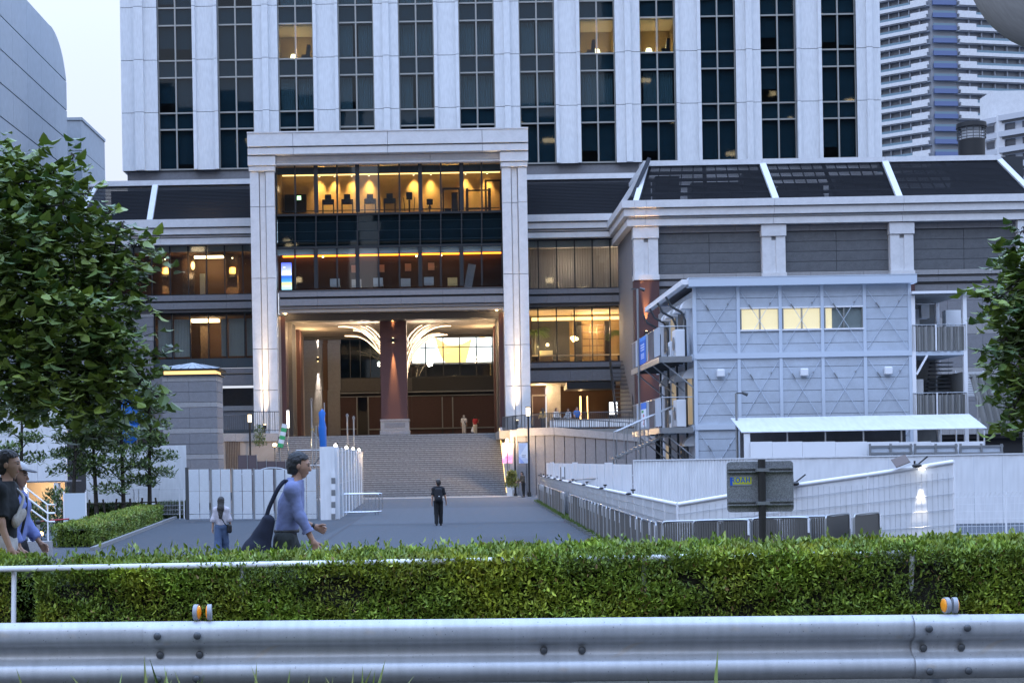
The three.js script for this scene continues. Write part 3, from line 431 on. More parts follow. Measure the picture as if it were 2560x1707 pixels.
// ---------- entrance portal ----------
const PD = 111, TOPY = wy(1100, 1084, 110); // height of the stair head
{
  const t = thing('entrance_portal', 'tall white portal frame with a lit glazed front over the grand stair', 'building');
  const y = (v, u = 970) => wy(u, v, PD), X = (u, v) => wx(u, v, PD), d = PD;
  const xL = X(619, 360), xR = X(1320, 350), y335 = y(331), cuts = [xL, X(733, 350), X(969, 350), X(1205, 350), xR];
  // attic
  for (let i = 0; i < 4; i++) { box(t, 'attic_panel', M.white, cuts[i] + 0.015, cuts[i + 1] - 0.015, y(363.5), y(331), -d - 1.2, -d + 0.45); box(t, 'attic_panel', M.white, cuts[i] + 0.015, cuts[i + 1] - 0.015, y(383), y(366.5), -d - 1.2, -d + 0.35); }
  box(t, 'attic_core', M.groove, xL + 0.1, xR - 0.1, y(384), y(332), -d - 6, -d - 0.8); box(t, 'attic_roof', M.white, xL, xR, y(331) + 0.01, y(331) + 0.12, -d - 6, -d + 0.5);
  box(t, 'attic_side', M.white, xL, xL + 0.3, y(383), y(331), -d - 6, -d - 1.22); box(t, 'attic_side', M.white, xR - 0.3, xR, y(383), y(331), -d - 6, -d - 1.22);
  const bx0 = X(688, 395), bx1 = X(1256, 390), bc = [bx0, X(866, 395), X(1075, 390), bx1];
  for (let i = 0; i < 3; i++) { box(t, 'lintel_panel', M.white, bc[i] + 0.015, bc[i + 1] - 0.015, y(399), y(384.5), -d - 1, -d - 0.35); box(t, 'lintel_panel', M.white, bc[i] + 0.015, bc[i + 1] - 0.015, y(405.5), y(400.5), -d - 1, -d - 0.25); }
  // columns
  for (const [a, b, vv] of [[629, 690, 730], [1259.5, 1322, 720]]) {
    const g = sub(t, 'column'), x0 = X(a, vv), x1 = X(b, vv), w = x1 - x0, c0 = x0 + w * 0.36, c1 = x0 + w * 0.645, yb = TOPY - 0.2;
    box(g, 'capital', M.white, x0 - 0.12, x1 + 0.12, y(409), y(386), -d - 1.4, -d + 0.22); box(g, 'capital', M.white, x0 - 0.06, x1 + 0.06, y(422), y(411), -d - 1.4, -d + 0.12);
    const js = [yb, y(970), y(867), y(690), y(511), y(423)];
    box(g, 'column_core', M.whiteBase, x0 + 0.03, x1 - 0.03, yb, y(423), -d - 1.4, -d - 0.42);
    for (let k = 0; k < 5; k++) { const p = js[k] + 0.02, q = js[k + 1] - 0.02; box(g, 'facing_panel', M.white, x0, c0, p, q, -d - 0.42, -d); box(g, 'facing_panel', M.white, c1, x1, p, q, -d - 0.42, -d); box(g, 'inset_strip', M.white, c0 + 0.06, c1 - 0.06, p, q, -d - 0.41, -d - 0.16); }
  }
  // glazed front
  const gl = sub(t, 'glazed_front'), us = [690, 737.4, 789.5, 842.5, 893.5, 946.4, 998.5, 1050.5, 1102, 1154, 1204.5, 1256], th = [2, 4, 7, 9];
  const gd = d + 0.7;
  glazing(gl, gd, us, 970, 407, 529, { glass: M.glassC, thick: th, w: 0.12, rails: false });
  for (const [a, b] of [[530, 552], [552.6, 575], [575.6, 598], [598.6, 612]]) glazing(gl, gd, us, 970, a, b, { glass: M.glassT, w: 0.1, rails: false });
  glazing(gl, gd, us, 970, 613, 718, { glass: M.glassC, thick: th, w: 0.12, rails: false });
  for (const v of [529.6, 612.3]) box(gl, 'transom', M.frameDark, X(689, v), X(1257, v), y(v) - 0.08, y(v) + 0.08, -gd - 0.16, -gd + 0.06);
  box(gl, 'spandrel_backing', M.slabDark, X(690, 570), X(1256, 570), y(612), y(531), -gd - 0.6, -gd - 0.3);
  // gym
  const gx0 = X(686, 470), gx1 = X(1260, 470), gy0 = y(530), gy1 = y(397), gym = sub(t, 'gym_room');
  room(gym, gx0, gx1, gy0, gy1, -gd - 0.2, -d - 5.2, M.tan, M.cream, M.brown); box(gym, 'bulkhead', M.darkRoom, gx0, gx1, y(424), y(408), -gd - 0.55, -gd - 0.3);
  pbox(gym, 'doorway', M.black, 711, 486, 765, 530, d + 4.9, 0.2); pbox(gym, 'cove_light', M.warmStrip, 705, 433, 1250, 435, d + 4.7, 0.2);
  pbox(gym, 'door_frame', M.black, 1214, 449, 1256, 453, d + 3, 0.15); pbox(gym, 'door_frame', M.black, 1250, 449, 1256, 530, d + 3, 0.15); pbox(gym, 'door_frame', M.black, 1212, 449, 1217, 530, d + 3, 0.15);
  box(gym, 'handrail', M.black, gx0 + 0.3, gx1 - 0.3, y(514), y(512), -gd - 1.25, -gd - 1.2);
  lamp(gym, GOLD, 2, V(X(800, 470), gy1 - 0.7, -d - 2.4), 0.1); lamp(gym, GOLD, 2, V(X(1130, 470), gy1 - 0.7, -d - 2.4), 0.1); lamp(gym, GOLD, 2, V(X(960, 470), gy1 - 0.7, -d - 2.4), 0.1);
  // lounge
  const lo = sub(t, 'lounge_room'), ly0 = y(718), ly1 = y(603); room(lo, gx0, gx1, ly0, ly1, -gd - 0.2, -d - 5.2, mat(0.05, 0.04, 0.04, 0.85), mat(0.2, 0.1, 0.06, 0.9), M.brown);
  box(lo, 'soffit', mat(0.5, 0.6, 0.65, 0.8), gx0, gx1, y(628), y(614), -gd - 0.5, -gd - 0.25); pbox(lo, 'light_strip', glow(1, 0.22, 0.02, 4), 704, 634.5, 1253, 638, d + 4.9, 0.2); area(lo, lin(1, 0.25, 0.03), 1.1, gx1 - gx0 - 1, 0.12, V((gx0 + gx1) / 2, y(640), -d - 4.8), V((gx0 + gx1) / 2, y(700), -d - 5.1));
  lamp(lo, WARM, 1.6, V(X(880, 660), y(660), -d - 2), 0.1); lamp(lo, WARM, 1.6, V(X(1090, 660), y(660), -d - 2), 0.1);
  // stone band under the glass
  const sb = [X(695, 740), X(792, 740), X(897, 740), X(1002, 740), X(1107, 740), X(1212, 740), X(1262, 740)];
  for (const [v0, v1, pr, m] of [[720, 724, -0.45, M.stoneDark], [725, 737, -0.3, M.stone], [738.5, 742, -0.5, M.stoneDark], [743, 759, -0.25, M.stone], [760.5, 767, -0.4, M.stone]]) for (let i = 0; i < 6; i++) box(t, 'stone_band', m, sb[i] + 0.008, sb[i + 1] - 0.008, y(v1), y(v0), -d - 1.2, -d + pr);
  box(t, 'band_core', M.dark, sb[0], sb[6], y(767), y(719), -d - 5.4, -d - 1.25);
  // passage: soffit steps, side walls, ceiling
  const px0 = X(697, 900), px1 = X(1262, 900), yc = y(770);
  box(t, 'soffit_board', M.beige, px0, px1, y(776), y(768), -d - 1.6, -d - 0.5); box(t, 'soffit_beam', M.stoneDark, px0, px1, y(793), y(777), -d - 3.2, -d - 1.7);
  const yCeil = wy(970, 838, 131) + 0.02; box(t, 'passage_ceiling', M.beige, px0 - 0.5, px1 + 0.5, yCeil, yCeil + 0.3, -132, -d - 3.3);
  box(t, 'ceiling_edge', M.stoneDark, px0 - 0.5, px1 + 0.5, yCeil - 0.25, yCeil - 0.01, -132.2, -131.6);
  for (const [xx, s] of [[px0, 1], [px1, -1]]) {
    box(t, 'passage_wall', M.beige, Math.min(xx, xx - s * 0.8), Math.max(xx, xx - s * 0.8), TOPY, yCeil, -131, -d - 1.5);
    for (const [a, b, m] of [[1.6, 3.4, M.red], [6.4, 9.4, M.stoneDark], [13, 15, M.red]]) box(t, 'wall_pier', m, Math.min(xx, xx + s * 0.35), Math.max(xx, xx + s * 0.35), TOPY, yCeil - 0.01, -d - b, -d - a);
    for (const a of [3.55, 9.6, 15.2]) box(t, 'light_strip', M.warmStrip, xx + s * 0.02, xx + s * 0.08, TOPY + 3, yCeil - 1, -d - a - 0.06, -d - a);
    lamp(t, WARM, 20, V(xx + s * 1.2, yCeil - 1.2, -d - 5.5), 0.1); lamp(t, WARM, 20, V(xx + s * 1.2, yCeil - 1.2, -d - 13), 0.1);
  }
  // landing
  box(t, 'landing', M.stoneDark, px0 - 4, px1 + 18, TOPY - 0.35, TOPY, -150, -110.02);
  // far court behind the passage
  const B = 134, bx = (u, v) => wx(u, v, B), by = (v, u = 900) => wy(u, v, B);
  const fc = sub(t, 'court_front'); M.trim = mat(0.2, 0.21, 0.22, 0.8); pbox(fc, 'back_wall', M.dark, 720, 800, 1260, 1095, B + 4, 0.3);
  for (const [a, b, m] of [[735, 806, M.stone], [807, 818, M.brown], [819, 850, M.stone]]) for (const [v0, v1] of [[800, 858], [858.5, 975], [975.5, 1090]]) pbox(fc, 'wall_slab', m, a, v0, b, v1, B, 0.6);
  glazing(fc, B + 0.5, [850, 875, 900, 925, 950, 975], 900, 843, 944, { glass: M.glassT, w: 0.06 }); pbox(fc, 'dark_room', M.dark, 850, 840, 1030, 946, B + 2.5, 0.4);
  pbox(fc, 'stone_band', M.stoneDark, 850, 946, 1030, 978, B + 0.3, 0.4);
  for (const [a, b] of [[850, 895], [918.5, 1030], [1030.5, 1104], [1108, 1130], [1134, 1245]]) pbox(fc, 'red_panel', M.redPanel, a, 990, b, 1090, B + 0.4, 0.3);
  for (const [a, b, v0, v1] of [[850, 1245, 978, 981], [850, 1245, 988, 990], [891, 894, 992, 1086], [919, 922, 992, 1086], [1104.5, 1107.5, 992, 1070], [1130.5, 1133.5, 992, 1070], [850, 891, 1071, 1074], [922, 1245, 1069, 1072]]) pbox(fc, 'pale_trim', M.trim, a, v0, b, v1, B + 0.2, 0.15);
  pbox(fc, 'door', M.black, 896, 1028, 917, 1088, B + 0.35, 0.1); pbox(fc, 'dark_fascia', M.dark, 1030, 940, 1245, 976, B + 0.3, 0.4);
  // bright shop window on the right
  const sh = sub(t, 'shop_window'); glazing(sh, B + 0.2, [1026, 1064, 1108, 1149, 1191, 1231, 1243], 1130, 828, 940, { glass: M.glassC, w: 0.11 }); box(sh, 'transom', M.frameDark, bx(1026, 867), bx(1243, 867), by(868.5, 1130), by(866.5, 1130), -B - 0.36, -B - 0.1);
  const yT = by(826, 1130), yM = by(905, 1130), xx0 = bx(1020, 860), xx1 = bx(1246, 860);
  room(sh, xx0, xx1, yM, yT, -B - 0.5, -B - 3, M.whitePaint, M.whitePaint, M.whitePaint); pbox(sh, 'dark_panel', M.dark, 1022, 905.6, 1244, 941, B + 1.2, 0.2);
  const cnv = document.createElement('canvas'); cnv.width = 512; cnv.height = 192; const c = cnv.getContext('2d');
  c.fillStyle = '#eef3f4'; c.fillRect(0, 0, 512, 192); c.fillStyle = '#d8e6ec'; c.fillRect(60, 60, 90, 132); c.fillRect(350, 0, 60, 192); c.fillStyle = '#f1c877'; c.beginPath(); c.moveTo(150, 20); c.quadraticCurveTo(180, 190, 230, 192); c.lineTo(330, 192); c.quadraticCurveTo(350, 110, 372, 30); c.quadraticCurveTo(300, 90, 220, 70); c.closePath(); c.fill(); c.beginPath(); c.arc(430, -8, 40, 0, 7); c.fill(); c.fillStyle = '#cfdce3'; c.beginPath(); c.arc(460, 110, 46, 0, 7); c.fill();
  const ct = new THREE.CanvasTexture(cnv); ct.colorSpace = THREE.SRGBColorSpace; const pm = new THREE.MeshStandardMaterial({ map: ct, roughness: 0.7, emissiveMap: ct, emissiveIntensity: 0.95 }); pm.emissive.setRGB(1, 1, 1); pm.name = 'backlit_print';
  const pr = part(sh, 'backlit_mural', new THREE.PlaneGeometry(xx1 - xx0 - 0.3, yT - yM - 0.1), pm); pr.position.set((xx0 + xx1) / 2, (yT + yM) / 2, -B - 2.85);
  area(sh, lin(1, 0.97, 0.9), 3.2, xx1 - xx0 - 1, 1.6, V((xx0 + xx1) / 2, yT - 0.15, -B - 1.7), V((xx0 + xx1) / 2, yM, -B - 1.7));
  settle(t);
}
// wall lights in the passage
function sconce(label, p, up, down, k = 1, colr = SOFT) {
  const s = thing('wall_light', label, 'lamp'); part(s, 'housing', boxGeo(0.26, 0.34, 0.2).clone().translate(p.x, p.y, p.z), M.black); for (const e of [1, -1]) part(s, 'lens', new THREE.CylinderGeometry(0.07, 0.07, 0.02, 12).translate(p.x, p.y + e * 0.185, p.z), M.warmLamp);
  spot(s, colr, up, V(p.x, p.y + 0.22, p.z), V(p.x, p.y + 6, p.z - 0.12 * k), 0.14, 1); spot(s, colr, down, V(p.x, p.y - 0.22, p.z), V(p.x, p.y - 6, p.z - 0.12 * k), 0.14, 1); settle(s);
}
sconce('up-and-down light on the grey slab wall left inside the passage', V(wx(794, 898, 133.8), wy(794, 898, 133.8), -133.85), 600, 700);
// red brick column with fan of light ribs
{
  const D = 114, t = thing('brick_column', 'red brick column on a pale carved base in the middle of the passage', 'column'), x0 = wx(951, 930, D), x1 = wx(1017, 930, D), yT = wy(985, 795, D), y0 = TOPY, yb = wy(985, 1049, D);
  box(t, 'shaft', M.red, x0, x1, yb, yT, -D - 2.1, -D); const m = (x0 + x1) / 2;
  box(t, 'base', M.stoneLight, x0 - 0.06, x1 + 0.1, y0 + 0.42, yb, -D - 2.2, -D + 0.1); box(t, 'plinth', M.stoneLight, x0 - 0.12, x1 + 0.16, y0, y0 + 0.4, -D - 2.3, -D + 0.2); box(t, 'base_moulding', M.stoneLight, x0 - 0.1, x1 + 0.14, yb - 0.1, yb + 0.04, -D - 2.25, -D + 0.16); box(t, 'base_panel', M.stone, x0 + 0.25, x1 - 0.2, y0 + 0.62, yb - 0.25, -D, -D + 0.13); settle(t);
  sconce('up-and-down amber light on the red brick column in the passage', V(m, wy(982, 851, D), -D + 0.14), 450, 800, 1, AMBER);
  for (const side of [-1, 1]) {
    const f = thing('light_rib_vault', `fan of glowing curved ceiling ribs ${side < 0 ? 'left' : 'right'} of the brick column`, 'ceiling light', 'glowing rib fans of the passage'), P = (u, v, dd) => V(wx(u, v, dd), wy(u, v, dd), -dd);
    const L = side < 0 ? [[[846, 817, 119], [880, 819, 118.4], [912, 835, 117.6], [935, 858, 116.8], [950, 884, 116]], [[868, 815, 121], [900, 820, 120], [925, 838, 119], [943, 862, 118], [951, 870, 117]], [[905, 812, 123], [925, 819, 121], [942, 834, 119], [951, 845, 117]], [[862, 840, 126], [895, 842, 124.5], [920, 855, 122], [940, 874, 119], [951, 884, 117]]]
      : [[[1127, 815, 119], [1095, 817, 118.5], [1062, 833, 117.8], [1035, 862, 117], [1020, 900, 116.2], [1018, 945, 115.6]], [[1102, 811, 121], [1072, 818, 120], [1045, 840, 119], [1026, 868, 118], [1018, 884, 117]], [[1062, 810, 123], [1045, 818, 121], [1030, 832, 119], [1018, 848, 117]], [[1100, 834, 126], [1072, 838, 124], [1045, 858, 121.5], [1026, 886, 119], [1018, 920, 117]], [[1118, 837, 128], [1085, 841, 126], [1055, 862, 123], [1032, 890, 120], [1019, 932, 117]]];
    const smooth = pts => new THREE.CatmullRomCurve3(pts.map(p => P(...p))).getPoints(8), base = L.map(smooth), fan = [...base]; for (let i = 0; i + 1 < base.length; i++) fan.push(base[i].map((q, j) => q.clone().lerp(base[i + 1][j], 0.5)));
    for (const w of fan) { part(f, 'light_rib', tubeGeo(w, 0.024, 28, 6), M.ribGlow); part(f, 'rib_fin', tubeGeo(w.map(q => q.clone().add(V(0, 0.11, -0.1))), 0.06, 28, 6), M.beige); }
    lamp(f, SOFT, 40, P(side < 0 ? 905 : 1065, 842, 118), 0.3); settle(f);
  }
}
// corner spotlights under the soffit and column uplights
for (const [u, v, w] of [[713, 783, 'left'], [1242, 774, 'right']]) { const k = thing('ceiling_spotlight', `small bright spotlight under the ${w} end of the portal soffit`, 'lamp', 'soffit spotlights'), p = V(wx(u, v, PD + 0.9), wy(u, v, PD + 0.9), -PD - 0.9); part(k, 'lens', new THREE.SphereGeometry(0.11, 10, 8).translate(p.x, p.y, p.z), M.warmLamp); rod(k, 'housing', M.black, V(p.x, p.y + 0.08, p.z - 0.05), V(p.x - 0.25, p.y + 0.42, p.z - 0.1), 0.09, 8); lamp(k, WARM, 8, p, 0.08); settle(k); }
for (const [u, w] of [[661, 'left'], [1292, 'right']]) {
  const k = thing('column_uplight', `warm floor uplight washing the inset strip of the ${w} portal column`, 'lamp', 'portal column uplights'), p = V(wx(u, 1030, PD - 0.3), TOPY + 0.95, -PD + 0.3);
  part(k, 'lens', new THREE.CylinderGeometry(0.1, 0.1, 0.03, 12).translate(p.x, p.y, p.z), M.warmLamp); part(k, 'housing', new THREE.CylinderGeometry(0.14, 0.14, 0.3, 12).translate(p.x, p.y - 0.18, p.z), M.black); rod(k, 'stand', M.black, V(p.x, TOPY, p.z), V(p.x, p.y - 0.33, p.z), 0.05);
  spot(k, lin(1, 0.72, 0.42), 900, V(p.x, p.y + 0.05, p.z), V(p.x, p.y + 9, p.z - 0.55), 0.13, 1, 0.1); spot(k, lin(1, 0.72, 0.42), 70, V(p.x, p.y + 0.05, p.z), V(p.x, p.y + 3, p.z - 0.3), 0.32, 1, 0.1); settle(k);
}
// gym: wall washers and machines
[[798, 455], [836, 455], [879, 455], [922, 454], [1034, 452], [1077, 451], [1164, 450], [1218, 449]].forEach(([u], i) => {
  const dd = PD + 4.85, p = V(wx(u, 440, dd), wy(977.5, 435, PD + 4.7) - 0.08, -dd), k = thing('gym_wall_washer', `warm ceiling wall washer number ${['one', 'two', 'three', 'four', 'five', 'six', 'seven', 'eight'][i]} from the left in the gym`, 'lamp', 'gym wall washers');
  part(k, 'lens', new THREE.CylinderGeometry(0.06, 0.06, 0.02, 10).translate(p.x, p.y, p.z), M.warmLamp); part(k, 'housing', new THREE.CylinderGeometry(0.08, 0.08, 0.16, 10).translate(p.x, p.y + 0.1, p.z), M.black); spot(k, GOLD, 80, V(p.x, p.y - 0.03, p.z), V(p.x, p.y - 3, p.z - 0.3), 0.62, 1, 0.16); settle(k);
});
const GY = wy(970, 530, PD);
[820, 868, 925, 974, 0].forEach((u, i) => {
  if (!u) return; const dd = PD + 2.2, x = wx(u, 500, dd), k = thing('treadmill', `treadmill with dark screen, ${['first', 'second', 'third', 'fourth'][i]} from the left in the gym window`, 'treadmill', 'treadmills in the gym');
  box(k, 'deck', M.black, x - 0.45, x + 0.45, GY, GY + 0.25, -dd - 1.9, -dd + 0.1); for (const s of [-1, 1]) box(k, 'upright', M.black, x + s * 0.42 - 0.05, x + s * 0.42 + 0.05, GY + 0.25, GY + 1.15, -dd - 0.05, -dd + 0.08); const c = part(k, 'console', new RoundedBoxGeometry(0.95, 0.42, 0.16, 2, 0.06), M.black); c.position.set(x, GY + 1.25, -dd); const sc = part(k, 'screen', new RoundedBoxGeometry(0.5, 0.46, 0.07, 2, 0.04), M.black); sc.position.set(x, GY + 1.62, -dd); settle(k);
});
{ const dd = PD + 2.2, x = wx(1023, 500, dd), k = thing('cross_trainer', 'cross trainer with upright screen right of the treadmills in the gym', 'gym machine'); box(k, 'base', M.black, x - 0.35, x + 0.35, GY, GY + 0.3, -dd - 1.2, -dd + 0.3); rod(k, 'mast', M.black, V(x, GY + 0.3, -dd), V(x, GY + 1.3, -dd), 0.07); const s = part(k, 'screen', new RoundedBoxGeometry(0.48, 0.6, 0.08, 2, 0.05), M.black); s.position.set(x, GY + 1.62, -dd); for (const e of [-1, 1]) rod(k, 'handle', M.black, V(x + e * 0.35, GY + 0.4, -dd), V(x + e * 0.45, GY + 1.5, -dd), 0.03); settle(k); }
{ const dd = PD + 2.2, x = wx(1074, 500, dd), k = thing('exercise_bike', 'exercise bike with a dark screen beside the cross trainer', 'gym machine'); box(k, 'base', M.black, x - 0.25, x + 0.25, GY, GY + 0.2, -dd - 1, -dd + 0.3); rod(k, 'mast', M.black, V(x, GY + 0.2, -dd), V(x, GY + 0.9, -dd), 0.06); const s = part(k, 'screen', new RoundedBoxGeometry(0.5, 0.46, 0.08, 2, 0.05), M.black); s.position.set(x, GY + 1.12, -dd); box(k, 'saddle', M.black, x - 0.12, x + 0.12, GY + 0.75, GY + 0.85, -dd - 0.8, -dd - 0.5); settle(k); }
{ const dd = PD + 2.4, k = thing('weight_machine', 'dark cable weight machine at the right end of the gym', 'gym machine'), a = wx(1108, 500, dd), b = wx(1148, 500, dd); for (const x of [a, b]) box(k, 'upright', M.black, x - 0.06, x + 0.06, GY, GY + 2.1, -dd - 0.1, -dd); box(k, 'top_beam', M.black, a - 0.06, b + 0.06, GY + 2.1, GY + 2.25, -dd - 0.11, -dd + 0.01); box(k, 'weight_stack', M.black, b - 0.6, b - 0.1, GY, GY + 1.9, -dd - 0.35, -dd - 0.12); box(k, 'bench', M.black, a + 0.1, a + 0.6, GY + 0.35, GY + 0.5, -dd - 0.6, -dd + 0.4); box(k, 'bench_leg', M.black, a + 0.3, a + 0.4, GY, GY + 0.35, -dd - 0.1, -dd); settle(k); }
{ const dd = PD + 2.4, k = thing('power_rack', 'black power rack with a cross bar beside the gym door', 'gym machine'), a = wx(1168, 500, dd), b = wx(1224, 500, dd); for (const x of [a, b]) { box(k, 'upright', M.black, x - 0.1, x + 0.1, GY, GY + 2.15, -dd - 0.1, -dd + 0.1); box(k, 'upright', M.black, x - 0.08, x + 0.08, GY, GY + 2.1, -dd - 1.2, -dd - 1.05); } box(k, 'cross_bar', M.black, a, b, GY + 1.95, GY + 2.05, -dd - 0.05, -dd + 0.04); box(k, 'cross_bar', M.black, a, b, GY + 0.5, GY + 0.62, -dd - 0.05, -dd + 0.04); settle(k); }
{ const dd = PD + 4.6, k = thing('exit_sign', 'small green emergency exit sign over the gym doorway', 'sign'); pbox(k, 'casing', M.black, 741, 488.5, 753, 500.5, dd + 0.02, 0.1); pbox(k, 'lit_panel', glow(0.45, 1, 0.45, 2.2), 742, 489.5, 752, 499.5, dd - 0.02, 0.05); settle(k); }
// lounge furniture
{
  const LY = wy(970, 718, PD);
  const cv = document.createElement('canvas'); cv.width = 64; cv.height = 128; const c = cv.getContext('2d'); const gr = c.createLinearGradient(0, 0, 0, 128); gr.addColorStop(0, '#5a6cff'); gr.addColorStop(0.45, '#f4f7ff'); gr.addColorStop(0.5, '#2f5bd8'); gr.addColorStop(0.7, '#4aa0ff'); gr.addColorStop(0.75, '#ffe08a'); gr.addColorStop(1, '#9fe8ff'); c.fillStyle = gr; c.fillRect(0, 0, 64, 128); c.fillStyle = '#ffffff'; c.fillRect(10, 20, 16, 4); c.fillRect(12, 40, 40, 8); c.fillRect(24, 110, 30, 5);
  const ct = new THREE.CanvasTexture(cv); ct.colorSpace = THREE.SRGBColorSpace; const m = new THREE.MeshStandardMaterial({ emissiveMap: ct, map: ct, roughness: 0.4, emissiveIntensity: 1.2 }); m.emissive.setRGB(1, 1, 1);
  const k = thing('display_screen', 'tall bright blue and white display screen at the left of the lounge', 'screen'), x = wx(716, 690, PD + 1.6), z = -PD - 1.6, y0 = LY + 0.1, y1 = wy(716, 655, PD + 1.6); const p = part(k, 'display', new THREE.PlaneGeometry(0.8, y1 - y0 - 0.1), m); p.position.set(x, (y0 + y1) / 2, z); box(k, 'casing', M.black, x - 0.44, x + 0.44, LY, y1, z - 0.12, z - 0.01); area(k, lin(0.6, 0.75, 1), 3, 0.8, 1.6, V(x, (y0 + y1) / 2, z + 0.03), V(x, (y0 + y1) / 2, z + 2)); settle(k);
  [[837, 696], [891, 697], [945, 697], [1014, 696], [1072, 697], [1131, 692]].forEach(([u, v], i) => { const dd = PD + 1.8 + (i % 2) * 0.6, x = wx(u, v, dd), w = i === 5 ? mat(0.65, 0.5, 0.22, 0.8) : mat(0.42, 0.44, 0.45, 0.85), g = thing('lounge_chair', i === 5 ? 'cream woven lounge chair by the lounge window' : `pale grey lounge chair, ${['first', 'second', 'third', 'fourth', 'fifth'][i]} from the display screen`, 'chair', 'lounge chairs'); box(g, 'backrest', w, x - 0.38, x + 0.38, LY + 0.45, LY + 0.95, -dd, -dd + 0.12); box(g, 'seat', w, x - 0.38, x + 0.38, LY + 0.32, LY + 0.46, -dd - 0.6, -dd + 0.08); for (const [e, f2] of [[-1, 0], [1, 0], [-1, -0.55], [1, -0.55]]) box(g, 'leg', M.black, x + e * 0.33 - 0.025, x + e * 0.33 + 0.025, LY, LY + 0.32, -dd + f2 - 0.02, -dd + f2 + 0.02); settle(g); });
  [[886, 672], [953, 671], [957, 0], [1020, 668], [1078, 666]].forEach(([u, v], i) => { if (!v) return; const dd = PD + 4.95, g = thing('wall_picture', `dim framed picture on the lounge wall, ${['first', 'second', '', 'third', 'fourth'][i]} from the left`, 'picture', 'lounge wall pictures'); pbox(g, 'frame', M.black, u - 9.5, v - 11, u + 9.5, v + 11, dd + 0.01, 0.06); pbox(g, 'print', mat(0.4, 0.28, 0.24, 0.8), u - 8, v - 9.5, u + 8, v + 9.5, dd - 0.03, 0.03); settle(g); });
  { const dd = PD + 1.6, x = wx(1175, 680, dd), k2 = thing('folded_screen', 'grey fabric panel leaning at the right end of the lounge', 'screen panel'), b = box(k2, 'panel', M.stone, x - 0.3, x + 0.3, LY + 0.05, LY + 1.9, -dd - 0.06, -dd); b.rotation.z = -0.2; box(k2, 'foot', M.black, x - 0.4, x + 0.25, LY, LY + 0.06, -dd - 0.2, -dd + 0.15); settle(k2); }
  for (const [u, v, n] of [[807, 642, 'left'], [1041, 640, 'middle'], [1103, 638, 'right']]) { const p = V(wx(u, v, PD + 2.5), wy(u, v, PD + 2.5), -PD - 2.5), k2 = thing('pendant_lamp', `tiny bright pendant bulb, ${n} one in the lounge window`, 'lamp', 'lounge pendant bulbs'); part(k2, 'bulb', new THREE.SphereGeometry(0.08, 10, 8).translate(p.x, p.y, p.z), M.warmLamp); rod(k2, 'cord', M.black, V(p.x, p.y + 0.07, p.z), V(p.x, p.y + 0.7, p.z), 0.01, 5); lamp(k2, WARM, 2, p); settle(k2); }
}
// ---------- grand stair ----------
{
  const t = thing('grand_stair', 'broad grey stone stair climbing from the plaza to the portal', 'stair'), n = 31, h = TOPY / n, run = 10 / n, xl = wx(690, 1120, 107), xr = wx(1266, 1240, 100), xr2 = wx(1263, 1085, 110);
  for (let i = 0; i < n; i++) {
    const b = xr + (xr2 - xr) * i / n; box(t, 'step', M.step, xl, b, h * i, h * (i + 1) - 0.035, -110, -100 - run * i); box(t, 'nosing', M.stepNose, xl, b, h * (i + 1) - 0.034, h * (i + 1), -100 - run * (i + 1) - 0.05, -100 - run * i + 0.012);
  }
  const wl = xr + 0.02; const shp = new THREE.Shape([new THREE.Vector2(0, 0), new THREE.Vector2(10.4, 0), new THREE.Vector2(10.4, TOPY + 0.4), new THREE.Vector2(10, TOPY + 0.4), new THREE.Vector2(0, 0.4)]);
  const g = new THREE.ExtrudeGeometry(shp, { depth: 0.5, bevelEnabled: false }); g.rotateY(Math.PI / 2); g.translate(wl, 0, -100); part(t, 'cheek_wall', g, M.stoneLight);
  part(t, 'light_strip', barGeo(V(wl + 0.0, 0.25, -99.95), V(wl - 0.03, TOPY + 0.3, -109.9), 0.05), M.warmStrip);
  settle(t);
}
